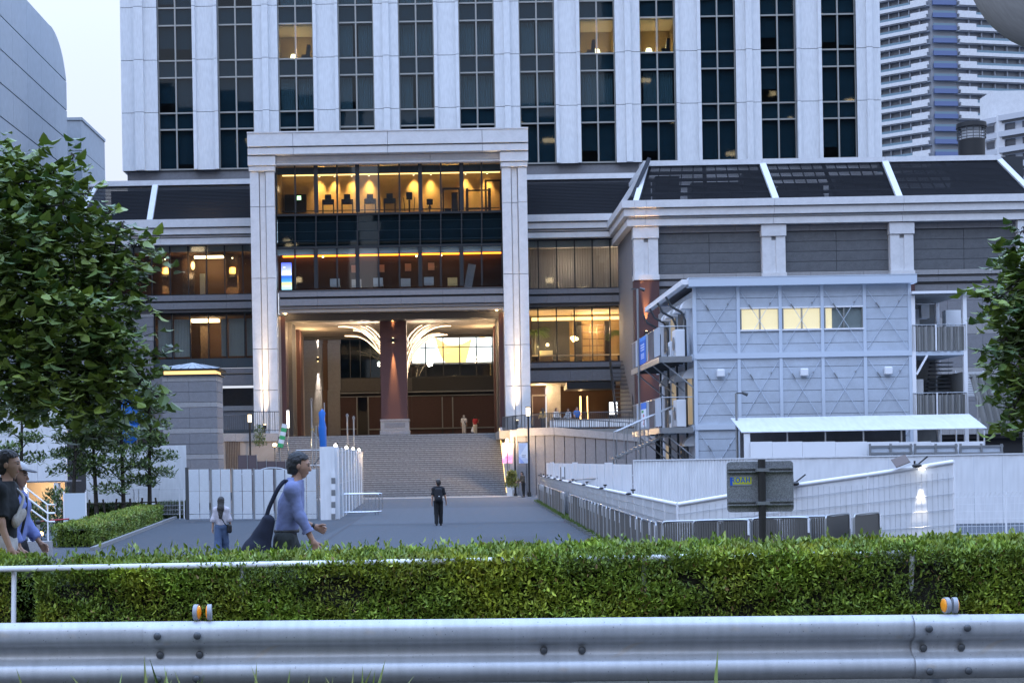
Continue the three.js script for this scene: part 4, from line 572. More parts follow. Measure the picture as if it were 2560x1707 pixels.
// ---------- neighbouring buildings ----------
{ // long grey building on the left, its flank running back from the viewer
  const t = thing('flank_building', 'large pale blue-grey building with a rounded roof corner at the far left', 'building');
  const dE = 140, xw = wx(170, 500, dE), zN = -96, zF = -dE, H = wy(168, 60, dE), top = wy(100, 0, 132); // wall plane x = xw
  const yAt = (d, v, u) => wy(u, v, d), dOf = u => xw * F / ((u - CX) * cR); // distance at which the wall plane is seen at column u
  // joints: measured where they meet the left edge of the view and the far end
  const e0 = dOf(0) , jy = [[18.4, 193.4], [105.6, 267.2], [192.2, 341.3], [278.5, 412]].map(([a]) => wy(0, a, dOf(0)));
  const dy = (jy[0] - jy[3]) / 3, R = 5.5, topY = jy[0] + dy * 1.35;
  const rows = [topY, jy[0], jy[1], jy[2], jy[3]]; for (let k = 1; rows.at(-1) > 2; k++) rows.push(jy[3] - dy * k);
  const cols = []; for (let z = zN; z > zF + 0.1; z -= 4.4) cols.push(z); cols.push(zF);
  rows.slice(0, -1).forEach((yt, r) => { for (let i = 0; i + 1 < cols.length; i++) {
    const z0 = cols[i] - 0.01, z1 = cols[i + 1] + 0.01, yb = rows[r + 1] + 0.06, sh = new THREE.Shape();
    const cap = z => { const q = z - zF; return r === 0 && q < R ? yt - (R - Math.sqrt(Math.max(0, R * R - (R - q) * (R - q)))) * 0.85 : yt - 0.06; }; // rounded far corner
    const pts = [[z0, yb]]; for (let k = 0; k <= 10; k++) { const z = z0 + (z1 - z0) * k / 10; pts.push([z, Math.max(cap(z), yb + 0.01)]); } pts.push([z1, yb]); sh.setFromPoints(pts.map(p => new THREE.Vector2(p[0], p[1])));
    const g = new THREE.ExtrudeGeometry(sh, { depth: 0.4, bevelEnabled: false }); g.rotateY(-Math.PI / 2); g.translate(xw, 0, 0); part(t, 'wall_panel', g, M.cladding);
  } });
  box(t, 'core', M.groove, xw - 30, xw - 0.42, 0, topY - 5.2, zF + 0.3, zN + 20); settle(t);
  const b = thing('annex_building', 'narrow blue-grey annex behind the far end of the large left building', 'building'), D = 146, ya = wy(188, 301, D);
  for (let k = 0; k < 12; k++) { const y1 = ya - k * 3.1, y0 = y1 - 3.04; box(b, 'wall_panel', M.cladding, wx(150, 400, D), wx(204, 400, D), y0, y1, -D - 0.4, -D); box(b, 'wall_panel', M.cladding, wx(204, 400, D) - 0.3, wx(204, 400, D) + 0.001, y0, y1, -D - 10, -D - 0.41); } box(b, 'core', M.groove, wx(150, 400, D), wx(204, 400, D) - 0.35, 0, ya - 0.3, -D - 10, -D - 0.45); box(b, 'roof_edge', M.cladding, wx(150, 400, D), wx(204, 400, D) + 0.1, ya + 0.02, ya + 0.3, -D - 10, -D + 0.1); settle(b);
}
{ // apartment tower
  const t = thing('apartment_tower', 'tall white and blue apartment tower with balconies behind the right wing', 'building');
  const D = 350, s = F / D, P1 = V(wx(2330, 180, D), 0, -D), P2 = V(wx(2391, 180, D), 0, -D - 0.7), dirL = V(-1, 0, -0.73).normalize(), dirR = V(1, 0, -0.2).normalize(), LL = 30, LR = 34;
  const fh = 31.5 / s, y0 = wy(2360, 330, D), white = M.white, blue = mat(0.11, 0.15, 0.29, 0.6), rail = mat(0.14, 0.22, 0.27, 0.3), wall = mat(0.3, 0.32, 0.36, 0.8), win = mat(0.05, 0.07, 0.1, 0.2), lit = glow(1, 0.62, 0.28, 2.6);
  const faces = [[P1, dirL, LL, 'L'], [P1, P2.clone().sub(P1).normalize(), P1.distanceTo(P2), 'M'], [P2, dirR, LR, 'R']];
  const litAt = { L: { '6,6': 1, '11,1': 1 }, R: { '4,0': 1, '4,2': 1, '5,0': 1, '5,4': 1, '7,0': 1, '7,3': 1, '8,3': 1 } };
  const put = (par, name, g, m, o, dir, along, y, out) => { const me = part(par, name, g, m); me.position.set(o.x + dir.x * along, y, o.z + dir.z * along); me.rotation.y = Math.atan2(-dir.z, dir.x); const nx = -dir.z, nz = dir.x, sg = nz > 0 ? 1 : -1; me.position.x += nx * out * sg; me.position.z += nz * out * sg; return me; };
  for (let k = -3; k < 15; k++) {
    const yb = y0 + k * fh, fl = sub(t, 'storey'), vis = 10 - k;
    for (const [o, dir, L, id] of faces) {
      if (id === 'M') { put(fl, 'blue_band', boxGeo(L, fh * 0.36, 0.5), blue, o, dir, L / 2, yb + fh * 0.18, 1.2); put(fl, 'glass_rail', boxGeo(L * 0.96, fh * 0.2, 0.1), rail, o, dir, L / 2, yb + fh * 0.46, 1.15); put(fl, 'recess_wall', boxGeo(L, fh * 0.62, 0.3), wall, o, dir, L / 2, yb + fh * 0.68, 0.0); put(fl, 'window', boxGeo(L * 0.42, fh * 0.4, 0.1), mat2(win), o, dir, L / 2, yb + fh * 0.66, 0.22); continue; }
      const g1 = put(fl, 'balcony_band', boxGeo(L - 0.4, fh * 0.27, 0.5), white, o, dir, L / 2 + 0.3, yb + fh * 0.135, 1.6);
      put(fl, 'balcony_end', boxGeo(L * 0.14, fh * 0.27, 0.5), white, o, dir, L * 0.07 + 0.12, yb + fh * 0.4, 1.6); put(fl, 'slab', boxGeo(L, fh * 0.07, 1.7), wall, o, dir, L / 2, yb + fh * 0.95, 0.75);
      put(fl, 'glass_rail', boxGeo(L * 0.84, fh * 0.2, 0.08), rail, o, dir, L * 0.57, yb + fh * 0.38, 1.55); put(fl, 'recess_wall', boxGeo(L, fh * 0.66, 0.3), wall, o, dir, L / 2, yb + fh * 0.6, -0.1);
      const n = id === 'L' ? 12 : 10; for (let i = 0; i < n; i++) { const lt = litAt[id]?.[`${vis},${i}`]; put(fl, 'window', boxGeo(L / n * 0.52, fh * 0.42, 0.1), lt ? lit : win, o, dir, L * (i + 0.5) / n, yb + fh * 0.66, 0.12); put(fl, 'party_wall', boxGeo(0.18, fh * 0.6, 1.4), wall, o, dir, L * (i + 1) / n - 0.2, yb + fh * 0.6, 0.65); }
    }
  }
  function mat2(m) { return m; }
  const pts = [P1, P2, P2.clone().addScaledVector(dirR, LR), P2.clone().addScaledVector(dirR, LR).add(V(-4, 0, -18)), P1.clone().addScaledVector(dirL, LL).add(V(6, 0, -8)), P1.clone().addScaledVector(dirL, LL)];
  const sh = new THREE.Shape(pts.map(p => new THREE.Vector2(p.x, -p.z - 0.35))); const g = new THREE.ExtrudeGeometry(sh, { depth: y0 + 15 * fh, bevelEnabled: false }); g.rotateX(-Math.PI / 2); g.translate(0, 0, 0); part(t, 'core', g, wall); settle(t);
}
{ // lower apartment block at the right edge
  const t = thing('apartment_block', 'low grey-white apartment block with slanting balconies at the right edge', 'building'), D = 215, s = F / D, o = V(wx(2500, 300, D), 0, -D), d1 = V(-1, 0, -1.2).normalize(), d2 = V(1, 0, 0.9).normalize();
  const wall = mat(0.5, 0.51, 0.54, 0.8), win = mat(0.06, 0.07, 0.09, 0.2), fh = 40 / s;
  const put = (name, g, m, dir, along, y, out) => { const me = part(t, name, g, m); me.position.set(o.x + dir.x * along, y, o.z + dir.z * along); me.rotation.y = Math.atan2(-dir.z, dir.x); const sg = dir.x > 0 ? 1 : -1; me.position.x += -dir.z * out * sg; me.position.z += dir.x * out * sg; };
  const yT = wy(2500, 292, D);
  for (let k = 0; k < 4; k++) { const yy = yT - k * fh; put('balcony_band', boxGeo(10, fh * 0.34, 0.4), wall, d2, 5.2, yy - fh * 0.17, 0.8); put('glass_rail', boxGeo(10, fh * 0.18, 0.1), win, d2, 5.2, yy - fh * 0.0 + 0.05 - fh * 0.42, 0.6); put('recess_wall', boxGeo(10, fh * 0.6, 0.3), wall, d2, 5.2, yy - fh * 0.66, -0.2); for (let i = 0; i < 4; i++) put('window', boxGeo(1.4, fh * 0.4, 0.1), win, d2, 1.6 + i * 2.5, yy - fh * 0.7, 0.02); put('balcony_band', boxGeo(4.5, fh * 0.34, 0.4), wall, d1, 2.4, yy - fh * 0.17, 0.3); put('window', boxGeo(1.2, fh * 0.4, 0.1), win, d1, 1.5, yy - fh * 0.68, 0.02); put('recess_wall', boxGeo(4.5, fh * 0.6, 0.3), wall, d1, 2.4, yy - fh * 0.66, -0.25); }
  box(t, 'corner_post', M.white, o.x - 0.5, o.x + 0.4, 0, yT + 0.2, o.z - 0.4, o.z + 0.9);
  box(t, 'stair_head', M.white, o.x - 0.6, o.x + 7, yT + 0.1, wy(2500, 222, D), o.z - 6, o.z - 1.2); box(t, 'core', wall, o.x + 0.5, o.x + 8, 0, yT - fh * 0.1, o.z - 12, o.z - 2.5); settle(t);
}
{ // round vent on the roof of the right wing
  const D = 116, t = thing('roof_vent', 'round dark caged vent drum standing on the roof of the right wing', 'vent'), c = V(wx(2430, 340, D), wy(2430, 372, D), -D), r = 34 * D / F;
  part(t, 'drum', new THREE.CylinderGeometry(r * 0.94, r * 0.94, 1.6, 28).translate(c.x, c.y - 0.1, c.z), M.black); part(t, 'cap_ring', new THREE.CylinderGeometry(r * 1.05, r * 1.08, 0.35, 28).translate(c.x, c.y + 1.85, c.z), M.black);
  for (let i = 0; i < 4; i++) part(t, 'louvre_ring', new THREE.TorusGeometry(r * 0.98, 0.035, 6, 28).rotateX(Math.PI / 2).translate(c.x, c.y + 0.85 + i * 0.24, c.z), M.steelDark); for (let i = 0; i < 14; i++) { const a = i / 14 * 6.283; rod(t, 'cage_bar', M.steelDark, V(c.x + Math.cos(a) * r, c.y + 0.7, c.z + Math.sin(a) * r), V(c.x + Math.cos(a) * r, c.y + 1.7, c.z + Math.sin(a) * r), 0.03, 5); } part(t, 'inner_drum', new THREE.CylinderGeometry(r * 0.7, r * 0.7, 1.0, 24).translate(c.x, c.y + 1.2, c.z), M.plastic); box(t, 'stand', M.dark, c.x - r * 0.7, c.x + r * 0.7, wy(2430, 498, RD) - 0.25, c.y - 0.85, c.z - r * 0.7, c.z + r * 0.7); settle(t);
}
// ---------- gate pavilion ----------
{
  const D = 80, t = thing('gate_pavilion', 'small stone gate pavilion with metal pyramid roof and glowing eave band', 'pavilion'), x0 = wx(406, 1040, D), x1 = wx(542, 1040, D), zb = -D - 2.2, u = 470, y = v => wy(u, v, D);
  const rows = [[939, 953, 1], [954, 979, 0], [980, 1005, 0], [1006, 1018, 1], [1019, 1044, 0], [1045, 1070, 0], [1071, 1083, 1], [1084, 1109, 0], [1110, 1135, 0], [1136, 1148, 1], [1149, 1174, 0], [1175, 1200, 0], [1201, 1258, 1]];
  rows.forEach(([a, b, li], r) => { const cut = li ? [0, 0.1, 0.88, 1] : [0, 0.49, 1]; for (let i = 0; i + 1 < cut.length; i++) box(t, 'stone_block', li ? M.stoneLight : M.stone, x0 + (x1 - x0) * cut[i] + 0.006, x0 + (x1 - x0) * cut[i + 1] - 0.006, y(b), y(a), -D - 0.3, -D); box(t, 'stone_block', li ? M.stoneLight : M.stone, x1 - 0.3, x1 + 0.002, y(b), y(a), zb, -D - 0.31); box(t, 'stone_block', li ? M.stoneLight : M.stone, x0 - 0.002, x0 + 0.3, y(b), y(a), zb, -D - 0.31); });
  box(t, 'core', M.stoneDark, x0 + 0.32, x1 - 0.32, 0, y(940), zb, -D - 0.35);
  box(t, 'eave_ledge', M.black, x0 - 0.12, x1 + 0.12, y(938.4), y(936), zb - 0.1, -D + 0.14); box(t, 'light_band', glow(1, 0.60, 0.22, 1.25), x0 + 0.08, x1 - 0.08, y(936), y(927), zb + 0.1, -D - 0.1); box(t, 'eave', M.black, x0 - 0.2, x1 + 0.2, y(927), y(922), zb - 0.2, -D + 0.22);
  const cx = (x0 + x1) / 2, cz = (zb - D) / 2, ya = y(903), ye = y(922), ex = (x1 - x0) / 2 + 0.24, ez = (-D - zb) / 2 + 0.26; const g = new THREE.BufferGeometry(), A = [cx, ya, cz], c4 = [[cx - ex, ye, cz + ez], [cx + ex, ye, cz + ez], [cx + ex, ye, cz - ez], [cx - ex, ye, cz - ez]], p = []; for (let i = 0; i < 4; i++) p.push(...c4[i], ...c4[(i + 1) % 4], ...A); g.setAttribute('position', new THREE.Float32BufferAttribute(p, 3)); g.setAttribute('uv', new THREE.Float32BufferAttribute(p.flatMap((_, i) => i % 3 === 0 ? [p[i], p[i + 2]] : []), 2)); g.computeVertexNormals(); part(t, 'roof', g, mat(0.4, 0.43, 0.47, 0.4, { metalness: 0.6 }));
  for (let i = 0; i <= 8; i++) { const f = i / 8; bar(t, 'roof_seam', M.steel, V(cx - ex + 2 * ex * f, ye + 0.02, cz + ez), V(cx + (f - 0.5) * ex * 0.7, ye + (ya - ye) * 0.66, cz + ez * 0.34), 0.03); }
  area(t, lin(1, 0.6, 0.22), 1.2, x1 - x0 - 0.3, 0.2, V(cx, y(931.5), -D - 0.05), V(cx, y(931.5), -D + 3)); settle(t);
}
// ---------- terrace right of the stair ----------
function railing(t, pts, h, step, m, r = 0.016) { // posts and bars along a polyline
  for (let i = 0; i + 1 < pts.length; i++) {
    const p = pts[i], q = pts[i + 1], n = Math.max(1, Math.round(p.distanceTo(q) / step)); rod(t, 'top_rail', m, p.clone().setY(p.y + h), q.clone().setY(q.y + h), 0.035, 6); rod(t, 'bottom_rail', m, p.clone().setY(p.y + 0.12), q.clone().setY(q.y + 0.12), 0.02, 5);
    const gs = []; for (let k = 0; k <= n; k++) { const a = p.clone().lerp(q, k / n); gs.push(rodGeo(a, a.clone().setY(a.y + h), k % 10 === 0 ? r * 2 : r, 5)); } part(t, 'balusters', clean(gs), m, 'stuff');
  }
}
{
  const W = thing('terrace_wall', 'pale capped terrace wall of grey panels sloping down right of the stair', 'wall'), D = 101;
  const A = [[1292, 1071, 1090], [1385, 1068, 1087], [1515, 1079, 1097], [1640, 1092, 1108]], P = A.map(([u, v0, v1]) => [wx(u, v0, D), wy(u, v0, D), wy(u, v1, D)]);
  for (let i = 0; i < 3; i++) {
    const [xa, ya, yc] = P[i], [xb, yb, ye] = P[i + 1];
    const prism = (a0, a1, b0, b1, z0, z1, xs, xe) => { const sh = new THREE.Shape([new THREE.Vector2(xs, a0), new THREE.Vector2(xe, b0), new THREE.Vector2(xe, b1), new THREE.Vector2(xs, a1)]); const g = new THREE.ExtrudeGeometry(sh, { depth: z1 - z0, bevelEnabled: false }); g.translate(0, 0, z0); return g; };
    part(W, 'cap', prism(yc, ya, ye, yb, -D - 0.7, -D + 0.08, xa + 0.01, xb - 0.01), M.stoneLight);
    const n = Math.round((xb - xa) / 0.7); for (let k = 0; k < n; k++) { const f0 = k / n, f1 = (k + 1) / n, x0 = xa + (xb - xa) * f0, x1 = xa + (xb - xa) * f1; part(W, 'wall_panel', prism(0, yc + (ye - yc) * f0 - 0.005, 0, yc + (ye - yc) * f1 - 0.005, -D - 0.5, -D, x0 + 0.025, x1 - 0.025), M.stone); }
    part(W, 'core', prism(0, yc - 0.05, 0, ye - 0.05, -D - 0.7, -D - 0.3, xa, xb), M.groove);
  }
  box(W, 'return_wall', M.stoneLight, P[0][0] - 0.5, P[0][0], 0, P[0][1] - 0.1, -109.5, -D + 0.05);
  settle(W);
  struct('terrace', clean([rawBox(P[0][0] - 1.2, P[3][0] + 3, TOPY - 0.6, TOPY - 0.01, -117, -D - 0.72)]), M.paving);
  const R = thing('terrace_railing', 'dark metal baluster railing along the terrace edge', 'railing'); railing(R, [V(wx(1256, 1060, 110), TOPY, -109.6), V(wx(1290, 1060, 106), TOPY, -106), V(wx(1375, 1060, D), P[0][1] - 0.1, -D - 0.3), V(wx(1600, 1060, D), P[0][1] - 0.1, -D - 0.3)], 1.15, 0.14, M.steelDark); settle(R);
  const pl = thing('planter_wall', 'low pale planter wall with a ramp railing on the terrace', 'wall'), D2 = 106; pbox(pl, 'planter_panel', M.white, 1376, 1049, 1600, 1068, D2, 0.4); pbox(pl, 'coping', M.stoneLight, 1374, 1047, 1602, 1049, D2 - 0.05, 0.5); settle(pl);
  const R2 = thing('ramp_railing', 'second dark railing in front of the low planter wall', 'railing'); railing(R2, [V(wx(1382, 1068, 104), wy(1382, 1070, 104), -104), V(wx(1600, 1078, 103), wy(1600, 1084, 103), -103)], 0.75, 0.2, M.steelDark); settle(R2);
  // railing and wall left of the stair
  const L = thing('terrace_railing', 'dark metal railing at the foot of the left portal column', 'railing'); railing(L, [V(wx(557, 1080, 109), wy(557, 1083, 109), -109), V(wx(632, 1080, 109), wy(632, 1081, 109), -109)], 1.35, 0.16, M.steelDark); railing(L, [V(wx(633, 1080, 108), wy(633, 1079, 108), -108), V(wx(698, 1080, 108), wy(698, 1079, 108), -108)], 1.5, 0.16, M.steelDark); settle(L);
  const LW = thing('terrace_wall', 'beige panelled terrace wall left of the stair behind the white gate', 'wall'); for (const [a, b] of [[556, 588], [588.5, 640], [640.5, 694]]) pbox(LW, 'cap_panel', M.stoneLight, a, 1083, b, 1103, 107, 0.5); pbox(LW, 'wall_panel', M.beige, 556, 1104, 694, 1230, 107.1, 0.5); pbox(LW, 'beam', M.slabDark, 556, 1074, 633, 1082, 109.2, 0.4);
  for (let i = 0; i < 9; i++) pbox(LW, 'slat', M.brownLight, 564 + i * 4.2, 1104, 565.6 + i * 4.2, 1175, 107, 0.08); settle(LW);
}
// black metal stair up to the restaurant
{
  const t = thing('metal_stair', 'black open metal stair climbing to the restaurant', 'stair'), D0 = 108.5, D1 = 116.5, n = 17, y0 = TOPY, y1 = wy(1545, 903, D1), X = (u, d) => wx(u, 960, d);
  for (let i = 0; i < n; i++) { const f = (i + 0.5) / n, d = D0 + (D1 - D0) * f, yy = y0 + (y1 - y0) * (i + 1) / n, a = X(1529 - 0 * f + (1 - f) * 12, d), b = X(1576 + (1 - f) * 6, d); box(t, 'tread', M.steelDark, a, b, yy - 0.05, yy, -d - 0.28, -d); }
  for (const [ua, ub] of [[1541, 1526], [1583, 1577]]) { const p = V(X(ua, D0), y0, -D0), q = V(X(ub, D1), y1, -D1); bar(t, 'stringer', M.black, p, q, 0.08, 0.3); bar(t, 'handrail', M.black, p.clone().add(V(0, 1.1, 0)), q.clone().add(V(0, 1.1, 0)), 0.07); for (let i = 0; i <= 8; i++) { const a = p.clone().lerp(q, i / 8); rod(t, 'baluster', M.black, a, a.clone().add(V(0, 1.1, 0)), 0.02, 5); } }
  settle(t);
}
// banners and lamps by the stair foot
function banner(label, u0, v0, u1, v1, d, paint) {
  const cv = document.createElement('canvas'); cv.width = 96; cv.height = 192; paint(cv.getContext('2d')); const ct = new THREE.CanvasTexture(cv); ct.colorSpace = THREE.SRGBColorSpace; const m = new THREE.MeshStandardMaterial({ map: ct, roughness: 0.8, side: THREE.DoubleSide });
  const t = thing('banner', label, 'banner'), x0 = wx(u0, (v0 + v1) / 2, d), x1 = wx(u1, (v0 + v1) / 2, d), y1 = wy((u0 + u1) / 2, v0, d), y0 = wy((u0 + u1) / 2, v1, d), g = new THREE.PlaneGeometry(x1 - x0, y1 - y0, 10, 12), p = g.attributes.position; for (let i = 0; i < p.count; i++) p.setZ(i, 0.05 * Math.sin(p.getX(i) * 5 + p.getY(i) * 2)); g.computeVertexNormals(); const c = part(t, 'cloth', g, m); c.position.set((x0 + x1) / 2, (y0 + y1) / 2, -d); rod(t, 'arm', M.black, V(x0 - 0.05, y1 + 0.04, -d), V(x1 + 0.1, y1 + 0.04, -d), 0.03, 6); settle(t); return t;
}
function squiggle(c, x, y, w, h, n, col) { c.strokeStyle = col; c.lineWidth = Math.max(1.5, h * 0.14); for (let i = 0; i < n; i++) { const s = w / n, a = x + s * i; c.beginPath(); c.moveTo(a + s * 0.1, y + h * 0.2); c.lineTo(a + s * 0.85, y + h * 0.2); c.moveTo(a + s * 0.1, y + h * 0.55); c.lineTo(a + s * 0.85, y + h * 0.55); c.moveTo(a + s * 0.5, y); c.lineTo(a + s * 0.45, y + h); c.moveTo(a + s * 0.15, y + h * 0.95); c.lineTo(a + s * (i % 2 ? 0.9 : 0.8), y + h * 0.92); c.stroke(); } }
banner('pink patterned banner hanging at the right foot of the stair', 1256, 1108, 1281, 1158, 99, c => { c.fillStyle = '#e9a5dd'; c.fillRect(0, 0, 96, 192); c.fillStyle = '#f2bfe6'; c.beginPath(); c.moveTo(0, 40); c.quadraticCurveTo(60, 20, 90, 70); c.quadraticCurveTo(50, 110, 0, 120); c.fill(); c.fillStyle = '#d77fd0'; c.beginPath(); c.moveTo(96, 80); c.lineTo(96, 150); c.lineTo(0, 192); c.lineTo(0, 150); c.fill(); squiggle(c, 22, 128, 52, 16, 4, '#8a4c9a'); });
banner('pale blue and white banner hanging from the black lamp post', 1297, 1107, 1320, 1158, 97.5, c => { c.fillStyle = '#d5def2'; c.fillRect(0, 0, 96, 192); c.fillStyle = '#eef2fb'; c.beginPath(); c.moveTo(96, 0); c.lineTo(96, 150); c.lineTo(10, 120); c.fill(); c.strokeStyle = '#7d93d6'; c.lineWidth = 3; for (let i = 0; i < 7; i++) { c.beginPath(); c.moveTo(0, 130 + i * 8); c.lineTo(60 - i * 6, 192); c.stroke(); } squiggle(c, 30, 112, 44, 11, 3, '#4a4f66'); squiggle(c, 34, 128, 36, 7, 4, '#6a7088'); });
function post(name, label, cat, u, v0, v1, d, r, m, y0) { const t = thing(name, label, cat), x = wx(u, (v0 + v1) / 2, d), y1 = wy(u, v0, d), yb = y0 ?? wy(u, v1, d); rod(t, 'shaft', m, V(x, yb, -d), V(x, y1, -d), r, 10); return { t, x, y1, yb, z: -d }; }
for (const [label, u, v0, d, y0] of [['black lantern post with warm glow holding the pale banner', 1322, 1040, 97, 0], ['black lantern post with warm glow left of the stair', 625, 1056, 106, 1.2]]) {
  const k = post('lamp_post', label, 'lamp post', u, v0, 1200, d, 0.07, M.black, y0), p = V(k.x, k.y1 + 0.3, k.z); part(k.t, 'lantern', new THREE.CylinderGeometry(0.13, 0.13, 0.55, 12).translate(p.x, p.y, p.z), glow(1, 0.8, 0.5, 2.6)); part(k.t, 'cap', new THREE.CylinderGeometry(0.17, 0.17, 0.06, 12).translate(p.x, p.y + 0.31, p.z), M.black); part(k.t, 'foot', new THREE.CylinderGeometry(0.12, 0.14, 0.3, 12).translate(k.x, k.yb + 0.15, k.z), M.black); lamp(k.t, WARM, 14, p, 0.1); settle(k.t);
}
for (const [label, u, v, d, pw] of [['bare bright work lamp above the pink banner', 1268, 1101, 98.6, 70], ['bare bright work lamp behind the white gate left of the stair', 686, 1112, 98, 60]]) { const t = thing('work_lamp', label, 'lamp'), p = V(wx(u, v, d), wy(u, v, d), -d); part(t, 'bulb', new THREE.SphereGeometry(0.12, 12, 10).translate(p.x, p.y, p.z), glow(1, 0.7, 0.34, 14)); rod(t, 'pole', M.steelDark, V(p.x, 0, p.z - 0.06), V(p.x, p.y - 0.1, p.z - 0.06), 0.03, 6); part(t, 'socket', new THREE.CylinderGeometry(0.06, 0.06, 0.12, 8).translate(p.x, p.y - 0.15, p.z), M.black); lamp(t, WARM, pw, p, 0.1); settle(t); }
{ const k = post('banner_post', 'thin dark post between the pink and pale banners', 'post', 1288, 1092, 1240, 98.5, 0.07, M.black, 0); part(k.t, 'foot', new THREE.CylinderGeometry(0.12, 0.14, 0.2, 12).translate(k.x, 0.1, k.z), M.black); settle(k.t); }
{ const t = thing('planter_box', 'white square planter box at the right foot of the stair', 'planter'), D = 98.5; pbox(t, 'box', M.plastic, 1268, 1208, 1281, 1238, D, 0.5); pbox(t, 'rim', M.whitePaint, 1267, 1206, 1282, 1209, D - 0.02, 0.54); settle(t).position.y = 0; }
// white and green marker, tube light, scaffold poles left of the stair
{ const t = thing('striped_marker', 'leaning green and white striped marker tube left of the stair', 'marker'), D = 96, a = V(wx(700, 1118, D), wy(700, 1118, D), -D), b = V(wx(712, 1060, D), wy(712, 1060, D), -D); const g0 = mat(0.05, 0.4, 0.14, 0.6); for (let i = 0; i < 6; i++) rod(t, 'band', i % 2 ? M.plastic : g0, a.clone().lerp(b, i / 6), a.clone().lerp(b, (i + 1) / 6), 0.19, 12); rod(t, 'pole', M.steel, V(a.x - 0.1, 0, a.z), a, 0.05, 6); settle(t); }
{ const t = thing('tube_light', 'upright glowing tube light on a pole beside the striped marker', 'lamp'), D = 97, p = V(wx(719, 1028, D), wy(719, 1027, D), -D), q = V(wx(720, 1069, D), wy(720, 1069, D), -D); rod(t, 'tube', glow(1, 0.9, 0.72, 2.6), q, p, 0.09, 10); rod(t, 'pole', M.steel, V(q.x, 0, q.z), q.clone().add(V(0, -0.02, 0)), 0.04, 6); part(t, 'cap', new THREE.CylinderGeometry(0.11, 0.11, 0.08, 10).translate(p.x, p.y + 0.05, p.z), M.steel); lamp(t, SOFT, 8, V(p.x, (p.y + q.y) / 2, p.z + 0.2), 0.1); settle(t); }
for (const [label, u, v0, d, lean] of [['tall scaffold pole with clamps left of the blue furled sheet', 779, 995, 92, 1], ['short scaffold pole right of the blue furled sheet, left of a pair', 868, 1034, 90, 0], ['short scaffold pole right of the blue furled sheet, right of a pair', 884, 1040, 90, 0]]) { const t = thing('scaffold_pole', label, 'pole', 'scaffold poles by the stair'), x = wx(u, 1060, d), y1 = wy(u, v0, d); rod(t, 'tube', M.galv, V(x, 0, -d), V(x, y1, -d), 0.045, 8); part(t, 'clamp', boxGeo(0.16, 0.14, 0.14).clone().translate(x, y1 - 0.12, -d), M.steel); if (lean) { rod(t, 'brace', M.steel, V(x + 0.1, y1 - 2.2, -d), V(x + 2.0, y1 - 4.8, -d), 0.04, 6); part(t, 'clamp', boxGeo(0.18, 0.14, 0.16).clone().translate(x + 0.04, y1 - 2.0, -d), mat(0.5, 0.4, 0.08, 0.5)); } settle(t); }
{ const t = thing('furled_sheet', 'bright blue furled plastic sheet tied upright to a pole', 'sheet'), D = 91, x = wx(806, 1060, D), ya = wy(806, 1022, D), yb = wy(806, 1120, D); const pts = [[0.02, 0], [0.2, -0.25], [0.16, -0.7], [0.24, -1.2], [0.2, -2.4], [0.02, -2.6]].map(([r, h]) => new THREE.Vector2(r, h)); const g = new THREE.LatheGeometry(pts.reverse(), 14); const p = g.attributes.position; for (let i = 0; i < p.count; i++) { const a = Math.atan2(p.getZ(i), p.getX(i)), k = 1 + 0.25 * Math.sin(a * 3 + p.getY(i) * 2); p.setX(i, p.getX(i) * k); p.setZ(i, p.getZ(i) * k); } g.computeVertexNormals(); g.translate(x, ya, -D); part(t, 'sheet', g, M.blueTarp); rod(t, 'pole', M.galv, V(x + 0.12, 0, -D - 0.1), V(x + 0.12, ya + 0.4, -D - 0.1), 0.04, 6); settle(t); }
